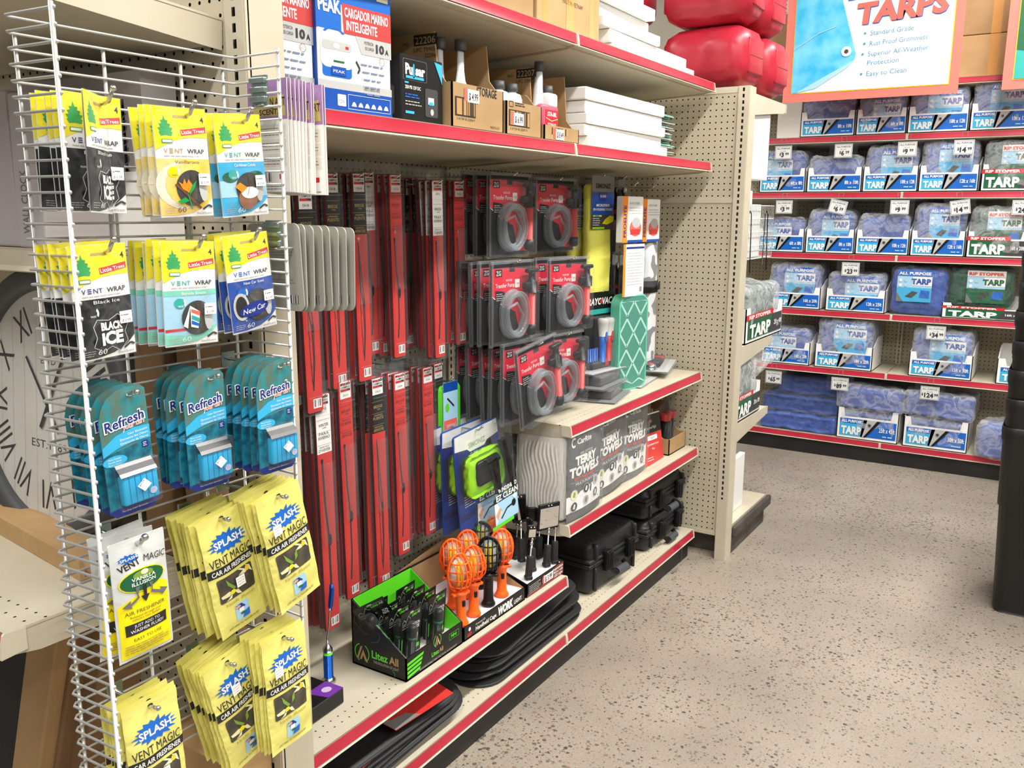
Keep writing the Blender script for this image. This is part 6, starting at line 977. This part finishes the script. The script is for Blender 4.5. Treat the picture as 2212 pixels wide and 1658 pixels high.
# ---------------------------------------------------------------- tarps: trays, folded tarps, price tags
def tarptray(kind, size, W_, D_=.33, H_=.145):
    t = thing('tarp_tray', 'x', 'tray'); m = MB(.0012); th = .005; m.box(0, 0, 0, W_, D_, th, 'white')
    for x0 in (0, W_-th): m.prism([(0, 0), (D_, 0), (D_, H_*1.35), (D_*.5, H_*1.35), (.04, H_), (0, H_)], 'x', x0, x0+th, 'white')
    m.prism([(0, 0), (W_, 0), (W_, H_), (W_*.90, H_), (W_*.875, H_*.72), (W_*.125, H_*.72), (W_*.10, H_), (0, H_)], 'y', 0, th, 'white'); m.box(0, D_-th, 0, W_, D_, H_*1.35, 'white'); m.plane()
    u0, u1, v0, v1 = W_*.05, W_*.97, H_*.10, H_*.66
    if kind == 'blue':
        m.rc(u0, v0, u1, v1, 'blue', 1); m.rc(u0, v0, W_*.5, v1-(v1-v0)*.28, 'sky', 2); m.pg([(W_*.43, v1), (W_*.70, v1), (W_*.47, v0), (W_*.40, v0)], 'lgrey', 3); m.pg([(W_*.44, v1), (W_*.50, v1), (W_*.43, v0), (W_*.40, v0)], 'blue', 3); m.pg([(W_*.66, v1), (W_*.72, v1), (W_*.49, v0), (W_*.45, v0)], 'blackg', 4); m.el(W_*.54, H_*.50, H_*.06, H_*.06, 'silver', 5, 14); m.el(W_*.54, H_*.50, H_*.035, H_*.035, 'ink', 6, 12)
        m.tx('ALL PURPOSE', W_*.08, v1-H_*.12, H_*.085, 'white', 4, w=W_*.33, bold=.04); m.tx('TARP', W_*.08, v0+H_*.06, H_*.25, 'white', 4, w=W_*.33, bold=.05); m.tx(size, W_*.95, v0+H_*.22, H_*.15, 'white', 5, w=W_*.25, al='R', bold=.02); m.lines(W_*.76, W_*.94, (v0+H_*.07,), H_*.07, 'pale', 5)
    else:
        m.rc(u0, v0, u1, v1, 'dkgreen', 1); m.pg([(W_*.62, v0), (u1, v0), (u1, v1), (W_*.72, v1)], 'dgrey', 2); m.rc(W_*.0, v1, W_*.72, v1+H_*.16, 'red', 2); m.tx('RIP STOPPER', W_*.06, v1+H_*.03, H_*.10, 'white', 3, w=W_*.58, bold=.04); m.tx('TARP', W_*.08, v0+H_*.06, H_*.36, 'white', 4, w=W_*.56, bold=.05); m.tx(size, W_*.95, v0+H_*.22, H_*.15, 'white', 5, w=W_*.22, al='R', bold=.02)
    ob('tray_body', m, t); return t
def tarpblock(W_, D_, H_, mat='tarp', lab='std', seed=1, film='filmw', bag=True):
    t = thing('folded_tarp', 'x', 'tarp'); m = MB(); m.rbox(0, 0, 0, W_, D_, H_, min(W_, D_, H_)*.17, mat, 3); m.refine(.045)
    def f(p, a=1): n = noise.noise(Vector((p.x*13+seed*3, p.y*13, p.z*9))); return (p.x+.008*n*a, p.y-.010*a*noise.noise(Vector((p.x*11, seed, p.z*24)))-(.005*a*sin(p.z*140) if D_ > .1 else 0), p.z+.010*a*noise.noise(Vector((p.x*9, p.y*9, seed+2))))
    m.warp(f); ob('tarp_body', m, t)
    if lab:
        l = MB(.0012); lw, lh = min(W_*.62, .20), min(H_*.86, .19); u = W_*(.30 if lab != 'left' else .12); l.plane((u, -.012, max(.0, H_-lh-.012))); g_ = 'dkgreen' if 'g' in lab else 'sky'
        l.rc(0, 0, lw, lh, 'whiteg' if lab == 'lav' else 'pale', 0); l.rc(lw*.45, lh*.52, lw, lh*.80, 'white', 1); l.tx('TARP', lw*.97, lh*.57, lh*.17, 'blue2' if g_ == 'sky' else 'dkgreen', 2, w=lw*.56, al='R', bold=.05); l.tx('ALL PURPOSE' if g_ == 'sky' else 'RIP STOPPER', lw*.5, lh*.86, lh*.09, 'white' if g_ == 'sky' else 'red', 3, w=lw*.92, al='C', bold=.04); l.rc(0, lh*.82, lw, lh, 'blue' if g_ == 'sky' else 'offw', 2)
        for i, (a_, b_) in enumerate(((.1, .68), (.25, .68), (.1, .52), (.25, .52))): l.el(lw*a_, lh*b_, lw*.05, lw*.05, 'pale' if i % 2 else 'white', 3, 10)
        l.rc(0, 0, lw, lh*.45, g_, 1); l.pg([(lw*.25, lh*.16), (lw*.45, lh*.34), (lw*.62, lh*.30), (lw*.45, lh*.12)], 'dgrey', 2); l.pg([(lw*.66, lh*.14), (lw*.7, lh*.38), (lw*.95, lh*.36), (lw*.95, lh*.12)], 'blue', 2); l.pg([(lw*.0, lh*.0), (lw*.0, lh*.3), (lw*.2, lh*.0)], 'silver', 2); ob('print_card', l, t)
    if bag:
        s = MB(); s.rbox(-.010, -.022, -.004, W_+.010, D_+.01, H_+.016, min(W_, D_, H_)*.17, film, 3); s.refine(.05); s.warp(lambda p: p+Vector((.010*noise.noise(p*15+Vector((seed, 0, 0))), .009*noise.noise(p*17+Vector((0, seed, 0))), .012*noise.noise(p*14)*(1.5 if p.z > H_*.8 else .6)))); ob('plastic_bag', s, t)
    return t
XF = 5.83; GF = 'tarps on the far shelving'
g = thing('shelving_frame', 'beige pegboard frame of the far shelving that holds the tarps', 'shelving', (XF+.45, 0, 0), (0, 0, FACE_X))
for (ya, yb_) in ((.90, 2.12), (-.32, .90), (-1.54, -.32)): pegwall(-yb_+.0, -ya, .14, 3.0, 0, g)
for yy in (2.12, .90, -.32, -1.54): post(-yy, -.012, 0, 3.0, .034, .03, g, ((0, -1),))
k = MB(); k.box(-2.12, -.44, 0, 1.54, -.436, .105, 'kick'); ob('kick_plate', k, g)
ZS = (2.335, 2.034, 1.695, 1.316, .955, .585, .137); NM = ('highest', 'second', 'third', 'fourth', 'fifth', 'sixth', 'base')
for zz, nm in zip(ZS, NM):
    for (ya, yb_, sd) in ((.90, 2.12, 'left'), (-.32, .90, 'right')): shelf(1.216, .44, (XF, yb_-.002, zz), (0, 0, FACE_X), f'{nm} shelf of the far tarp shelving, {sd} section with red price rail')
def put(o, x, yl, z, lb, rz=0, ry=0, rx=0, group=None): o.location = (x, yl, z); o.rotation_euler = (rad(rx), rad(ry), FACE_X+rad(rz)); o['label'] = lb; 
def Y(u, v=700, x=5.86): return P(u, v, 'x', x).y
ROWS = (  # shelf index, left px, right px, v px of tray bottom, size, kind, tarp height above tray floor (0 none), label placement
 (1, 1728, 1846, 300, '8ft x 10ft', 'blue', .225, None), (1, 1848, 1957, 298, '6ft x 8ft', 'blue', .215, 'std'), (1, 1959, 2091, 292, '10ft x 12ft', 'blue', .245, 'std'), (1, 2093, 2225, 288, '10ft x 12ft', 'blue', .26, 'std'),
 (2, 1640, 1739, 420, '6ft x 8ft', 'blue', .245, 'left'), (2, 1742, 1861, 418, '8ft x 10ft', 'blue', .20, None), (2, 1862, 1982, 417, '10ft x 12ft', 'blue', .255, 'std'), (2, 1983, 2113, 414, '12ft x 16ft', 'blue', .28, 'std'), (2, 2117, 2250, 410, '12ft x 16ft', 'green', .26, 'g'),
 (3, 1636, 1737, 545, '6ft x 8ft', 'blue', .20, 'left'), (3, 1739, 1845, 545, '8ft x 10ft', 'blue', .25, 'std'), (3, 1847, 1963, 547, '10ft x 12ft', 'blue', .225, None), (3, 1965, 2084, 549, '12ft x 16ft', 'blue', .29, 'std'), (3, 2086, 2220, 551, '16ft x 20ft', 'green', .27, 'g'),
 (4, 1655, 1772, 668, '16ft x 20ft', 'blue', .27, 'std'), (4, 1782, 1912, 672, '12ft x 25ft', 'blue', .22, 'std'),
 (5, 1644, 1749, 790, '16ft x 20ft', 'blue', .22, 'left'), (5, 1758, 1884, 800, '18ft x 20ft', 'blue', .30, 'std'), (5, 1960, 2099, 822, '15ft x 30ft', 'blue', .27, 'std'))
NR = {1: 'top row', 2: 'second row', 3: 'third row', 4: 'fourth row', 5: 'fifth row', 6: 'bottom row'}; cnt = {}
for (si, ul, ur, vb, size, kind, th, lab) in ROWS:
    z = ZS[si]+.001; yl, yr = Y(ul, vb, 5.845), Y(ur, vb, 5.845); W_ = yl-yr-.004; H_ = .150 if si != 4 else .140
    cnt[si] = cnt.get(si, 0)+1; pos = ('first', 'second', 'third', 'fourth', 'fifth')[cnt[si]-1]
    t = tarptray(kind, size, W_, H_=H_); put(t, 5.838, yl, z, f'white {"green-printed rip stopper" if kind == "green" else "blue-printed"} tarp tray marked {size}, {pos} in the {NR[si]}', group=GF); t['group'] = 'tarp trays'
    b = tarpblock(W_-.03, .26, th, 'tarpg' if kind == 'green' else 'tarp', lab, seed=si*7+cnt[si]); put(b, 5.862, yl-.012, z+.007, f'{"green" if kind == "green" else "blue"} bagged tarp in the {size} tray, {pos} in the {NR[si]}', rz=(si*cnt[si]*3) % 5-2); b['group'] = 'bagged tarps'
def loose(ul, ur, v, si, dz, h, lb, mat='tarp', lab=None, D=.33, x=5.85, rz=0, ry=0, film='film', seed=5): yl, yr = Y(ul, v, x), Y(ur, v, x); b = tarpblock(yl-yr, D, h, mat, lab, seed, film); put(b, x, yl, ZS[si]+.002+dz, lb, rz=rz, ry=ry); b['group'] = 'bagged tarps'
loose(1919, 2040, 675, 4, 0, .285, 'blue bagged tarp standing without a tray in the fourth row', lab='left', seed=31)
loose(2040, 2180, 690, 4, .06, .235, 'green bagged tarp on a flattened tray at the right of the fourth row', 'tarpg', 'g', x=5.88, seed=32)
t = tarptray('green', '16ft x 20ft', .46, H_=.09); put(t, 5.84, Y(2032, 690, 5.84), ZS[4]+.001, 'crushed low rip stopper tray at the right end of the fourth row'); t['group'] = 'tarp trays'
t = tarptray('blue', '10ft x 30ft', .40, H_=.15); put(t, 5.84, Y(2148, 840, 5.84), ZS[5]+.001, 'white tarp tray cut off by the black bins in the fifth row'); t['group'] = 'tarp trays'
loose(1642, 1806, 900, 6, 0, .115, 'lowest of the loose blue tarps piled at the left of the bottom row', seed=41, D=.36); loose(1648, 1812, 860, 6, .120, .11, 'middle loose blue tarp piled at the left of the bottom row', mat='tarpd', seed=42, D=.34, x=5.87); loose(1680, 1826, 820, 6, .235, .12, 'topmost loose blue tarp piled at the left of the bottom row', mat='tarpd', seed=43, D=.32, x=5.92)
for (ul, ur, v, size, hh, nm) in ((1805, 1938, 950, '25ft x 45ft', .20, 'left'), (1947, 2088, 970, '30ft x 50ft', .19, 'right')):
    yl, yr = Y(ul, v, 5.84), Y(ur, v, 5.84); t = tarptray('blue', size, yl-yr, H_=hh); put(t, 5.84, yl, ZS[6]+.001, f'white tarp tray marked {size} in the bottom row'); t['group'] = 'tarp trays'
    b = tarpblock(yl-yr-.03, .27, .17, 'tarp', None, 51+ul); put(b, 5.862, yl-.014, ZS[6]+.008, f'blue tarp lying inside the {size} tray of the bottom row'); b['group'] = 'bagged tarps'
    b = tarpblock(yl-yr+.02, .31, .14, 'tarp', None, 61+ul, 'filmw'); put(b, 5.85, yl+.01, ZS[6]+.205, f'puffy blue bagged tarp lying on top of the {size} tray', ry=2); b['group'] = 'bagged tarps'
loose(2106, 2200, 985, 6, 0, .20, 'crumpled blue tarp bag at the right end of the bottom row beside the bins', seed=71, film='filmw', x=5.80, rz=-8, D=.25)
carton('shipping_box', 'open grey-white box with green goods left of the topmost tarp trays', .15, .30, .22, (5.85, Y(1677, 300, 5.85), ZS[1]+.001), (0, 0, FACE_X), 'offw', False)
for i, (u, mt) in enumerate(((1640, 'cardl'), (2075, 'card'), (2300, 'card'))): pass
k = 0
for yl in (2.05, 1.62, .70, .27, -.16):
    for j in range(2):
        k += 1; carton('strapped_carton', f'tan carton on the highest far shelf, {"lower" if j == 0 else "upper"} one {("behind the red cans", "left behind the tarp sign", "right behind the tarp sign", "between the two hanging signs", "behind the green sign")[(2.05, 1.62, .70, .27, -.16).index(yl)]}', .42, .34, .225, (5.86, yl, ZS[0]+.001+.228*j), (0, 0, FACE_X), ('cardl', 'card')[j], True)
for (y, j, mt) in ((.42, 0, 'ribbon'), (.40, 1, 'blue2')): m = MB(); m.box(0, 0, 0, .016, .002, .224, mt); tag(ob('carton_strap', m, None, (5.8565, y, ZS[0]+.003+.228*j), (0, rad(3), FACE_X)), f'{"light" if j == 0 else "dark"} blue strap around the {"lower" if j == 0 else "upper"} carton between the signs', 'strap')
def ptagf(u, v, si, size, price, lb, tilt=0, full=True):
    x = 5.80; p = P(u, v, 'x', x); t = thing('price_tag', lb, 'price tag', (x, p.y, ZS[si]-.005), (0, rad(tilt), FACE_X)); W_, H_ = .105, .082; dz = -.045
    m = MB(.0012); m.box(-W_/2, .001, dz-H_, W_/2, .002, dz, 'paper'); m.plane((-W_/2, .001, dz-H_)); m.line([(.004, .004), (W_-.004, .004), (W_-.004, H_-.004), (.004, H_-.004), (.004, .004)], .0014, 'ink', 1); m.tx('ALL PURPOSE', W_*.5, H_*.74, .010, 'inkg', 1, w=W_*.78, al='C', bold=.01); m.tx(size, W_*.5, H_*.56, .007, 'inkg', 1, w=W_*.3, al='C')
    a, b = price.split('.'); m.tx('$', W_*.5-(.012+.011*len(a)), H_*.30, .016, 'ink', 1, w=.010, bold=.03); m.tx(a, W_*.5-.004, H_*.17, .028, 'ink', 1, w=.017*len(a), al='C', bold=.04) ; m.tx(b, W_*.5+.007+.006*len(a), H_*.30, .016, 'ink', 1, w=.022, bold=.03); ob('paper_card', m, t)
    s = MB(); s.box(-W_/2-.03, -.001, dz-H_-.008, W_/2+.03, .0, dz+.015, 'clear'); ob('clear_sleeve', s, t); s = MB(); s.tube([(-.014, 0, dz+.014), (-.014, -.004, -.005), (-.014, .02, .0), (.014, .02, .0), (.014, -.004, -.005), (.014, 0, dz+.014)], .0022, 'clearw', 5); ob('hanger', s, t)
for a in ((1692, 330, 1, "6' x 8'", '3.99', 'leftmost paper price tag, $3.99, clipped over the second row of tarps'), (1822, 325, 1, "8' x 10'", '6.59', 'upright paper price tag $6.59 over the 8ft x 10ft tray of the second row'), (1960, 318, 1, "10' x 12'", '9.99', 'paper price tag $9.99 over the 10ft x 12ft tray of the second row'), (2083, 312, 1, "12' x 16'", '14.99', 'paper price tag $14.99 over the 12ft x 16ft tray of the second row'),
          (1694, 440, 2, "6' x 8'", '3.99', 'leftmost paper price tag, $3.99, clipped over the third row of tarps'), (1817, 440, 2, "8' x 10'", '6.59', 'price tag $6.59 tilted to the right over the third row', 12), (1944, 438, 2, "10' x 12'", '9.99', 'upright paper price tag $9.99 over the 10ft x 12ft tray of the third row'), (2071, 430, 2, "12' x 16'", '14.99', 'price tag $14.99 tilted to the left over the third row', -8), (2212, 425, 2, "16' x 20'", '24.99', 'price tag at the right picture edge'),
          (1838, 570, 3, "12' x 25'", '23.99', 'paper price tag $23.99, the only one over the fourth row'), (1668, 690, 4, "16' x 20'", '24.99', 'price tag half behind the end cap tray above the fifth row'), (2023, 705, 4, "15' x 30'", '34.99', 'paper price tag $34.99 over the 15ft x 30ft tray'), (1671, 810, 5, "20' x 40'", '65.99', 'paper price tag $65.99 over the loose tarps at the bottom left'), (1815, 815, 5, "25' x 45'", '89.99', 'folded-up price tag above the 25ft x 45ft tray'), (2010, 830, 5, "30' x 50'", '124.99', 'wide paper price tag $124.99 over the 30ft x 50ft tray')): ptagf(*a)
# green tarps on the far end cap
t = tarptray('green', '25ft x 40ft', .60, .34, .165); t.location = (3.99, 1.235, .966); t.rotation_euler = (0, 0, 0); t['label'] = 'rip stopper tarp tray 25ft x 40ft on the far end cap'; t['group'] = 'tarp trays'
b = tarpblock(.54, .28, .24, 'tarpg', None, 81, 'filmw'); b.location = (4.02, 1.26, .975); b['label'] = 'green tarp in cloudy plastic in the end cap tray'; b['group'] = 'bagged tarps'
t = tarptray('green', '20ft x 30ft', .42, .34, .15); t.location = (3.86, 1.235, .606); t.rotation_euler = (0, 0, 0); t['label'] = 'rip stopper tarp tray on the lower shelf of the far end cap'; t['group'] = 'tarp trays'
b = tarpblock(.36, .28, .27, 'tarpg', None, 83, 'filmw'); b.location = (3.89, 1.26, .614); b['label'] = 'green tarp in crumpled plastic on the lower end cap shelf'; b['group'] = 'bagged tarps'
t = thing('plastic_bag', 'crumpled clear plastic bag bulging from the lower end cap shelf', 'bag', (4.28, 1.25, .74)); s = MB(); s.rbox(0, 0, 0, .38, .2, .16, .07, 'filmw', 5); s.refine(.04); s.warp(lambda p: (p.x, p.y*(1-.6*p.x/.4)+.05*p.x, (p.z-.08)*(1-.75*p.x/.4)+.08+.02*noise.noise(p*22))); ob('film', s, t)
carton('white_carton', 'white carton standing on the base of the far end cap', .30, .3, .27, (3.86, 1.255, .141), (0, 0, 0), 'white', False)
b = tarpblock(.22, .2, .12, 'tarpg', None, 85, 'filmw'); b.location = (3.88, 1.30, .415); b['label'] = 'green bagged tarp on the white carton of the far end cap'; b['group'] = 'bagged tarps'
# ---------------------------------------------------------------- hanging signs
def sign(lb, yl, yr, zb, H_, x, art):
    W_ = yl-yr; t = thing('hanging_sign', lb, 'sign', (x, yl, zb), (0, 0, FACE_X)); m = MB(.002); m.box(0, 0, 0, W_, .006, H_, 'signcoral'); m.plane(); b = .048; m.rc(b, b, W_-b, H_-b, 'yel', 1); m.rc(b+.005, b+.005, W_-b-.005, H_-b-.005, 'paper', 2); art(m, W_, H_, b+.005); ob('sign_panel', m, t)
    s = MB(); [s.tube([(q, .003, H_), (q, .003, 4.0-zb)], .0015, 'steel', 5) for q in (W_*.1, W_*.9)]; ob('hanging_wire', s, t); return t
pl = P(1690, 221, 'x', 5.62); pr = P(2068, 203, 'x', 5.62)
def artA(m, W_, H_, b):
    hh = .66; m.pg([(b, b), (W_*.08, b), (W_*.42, b+.165), (W_*.425, b+.20), (W_*.27, H_-b), (b, H_-b)], 'tarppic', 3); m.pg([(W_*.08, b), (W_*.42, b+.165), (W_*.39, b+.13), (W_*.2, b+.02)], 'pale', 4); m.el(W_*.37, b+.215, .028, .028, 'white', 5, 18); m.el(W_*.37, b+.215, .012, .012, 'dgrey', 6, 14); m.line([(b, b+.25), (W_*.2, b+.33), (W_*.3, b+.36)], .004, 'pale', 5)
    m.pg([(W_*.36, .545), (W_*.92, .585), (W_*.92, .70), (W_*.36, .66)], 'blue', 4); m.tx('TARPS', W_*.423, .410, .112, 'blue', 4, w=W_*.50, bold=.05, shear=.12, rot=3); m.tx('TARPS', W_*.42, .413, .112, 'coral', 5, w=W_*.50, bold=.045, shear=.12, rot=3)
    for s_, u, v, k in (('Standard Grade', .50, .345, 1), ('Rust Proof Grommets', .50, .288, 1), ('Superior All-Weather', .495, .231, 1), ('Protection', .495, .182, 0), ('Easy to Clean', .495, .122, 1)):
        m.tx(s_, W_*u, v, .028, 'signink', 4, w=.0150*len(s_)+.02, rot=2, shear=.05)
        if k: m.el(W_*(u-.03), v+.014, .007, .007, 'signink', 4, 10)
    m.pg([(W_*.09, .60), (W_*.30, .63), (W_*.30, .74), (W_*.09, .71)], 'red', 5)
sign('hanging tarp sign with coral border reading TARPS above the far shelves', pl.y, pr.y, pl.z-.005, .78, 5.62, artA)
p2 = P(2163, 192, 'x', 5.62)
def artB(m, W_, H_, b): m.pg([(b, b), (W_*.4, b), (W_*.45, H_-b), (b, H_-b)], 'teal', 3); m.pg([(b, b+.15), (W_*.3, b+.1), (W_*.35, b+.3), (b, b+.4)], 'dkgreen', 4)
sign('hanging sign with coral border and green tarp picture at the right picture edge', p2.y, p2.y-1.0, p2.z-.005, .78, 5.62, artB)
# ---------------------------------------------------------------- nested black bins at the right edge
def binb():
    t = thing('waste_bin', 'x', 'bin'); m = MB(); def_ = ((.0, .455, .38, .03), (.02, .465, .39, .04), (.44, .500, .425, .045), (.445, .512, .437, .045), (.70, .525, .45, .045), (.712, .534, .459, .048), (.755, .538, .463, .048), (.762, .528, .452, .047))
    R = []
    for (z, w2, d2, r) in def_: R.append([(a, b, z) for a, b in rrect(-d2/2, -w2/2, d2/2, w2/2, r, 4)])
    N = len(R[0]); vs = [p for r_ in R for p in r_]; fs = [(i*N+j, i*N+(j+1) % N, (i+1)*N+(j+1) % N, (i+1)*N+j) for i in range(len(R)-1) for j in range(N)]; fs.append(tuple(range(N))); m.add(vs, fs, 'bin', True); ob('bin_body', m, t)
    h = MB(); h.rbox(-.06, .250, .67, .06, .268, .70, .006, 'bin', 2); ob('grip', h, t); return t
cx_, cy_ = 3.83+.19, .115-.2275
for k in range(7):
    o = inst('bin', binb, (cx_, cy_, .001+.1115*k), (0, 0, rad((0, .5, -.4, .6, -.3, .2, 0)[k])), f'black waste bin at the right picture edge, {("lowest", "second from below", "third from below", "middle", "third from above", "second from above", "topmost")[k]} of the nested stack', 'nested black waste bins')
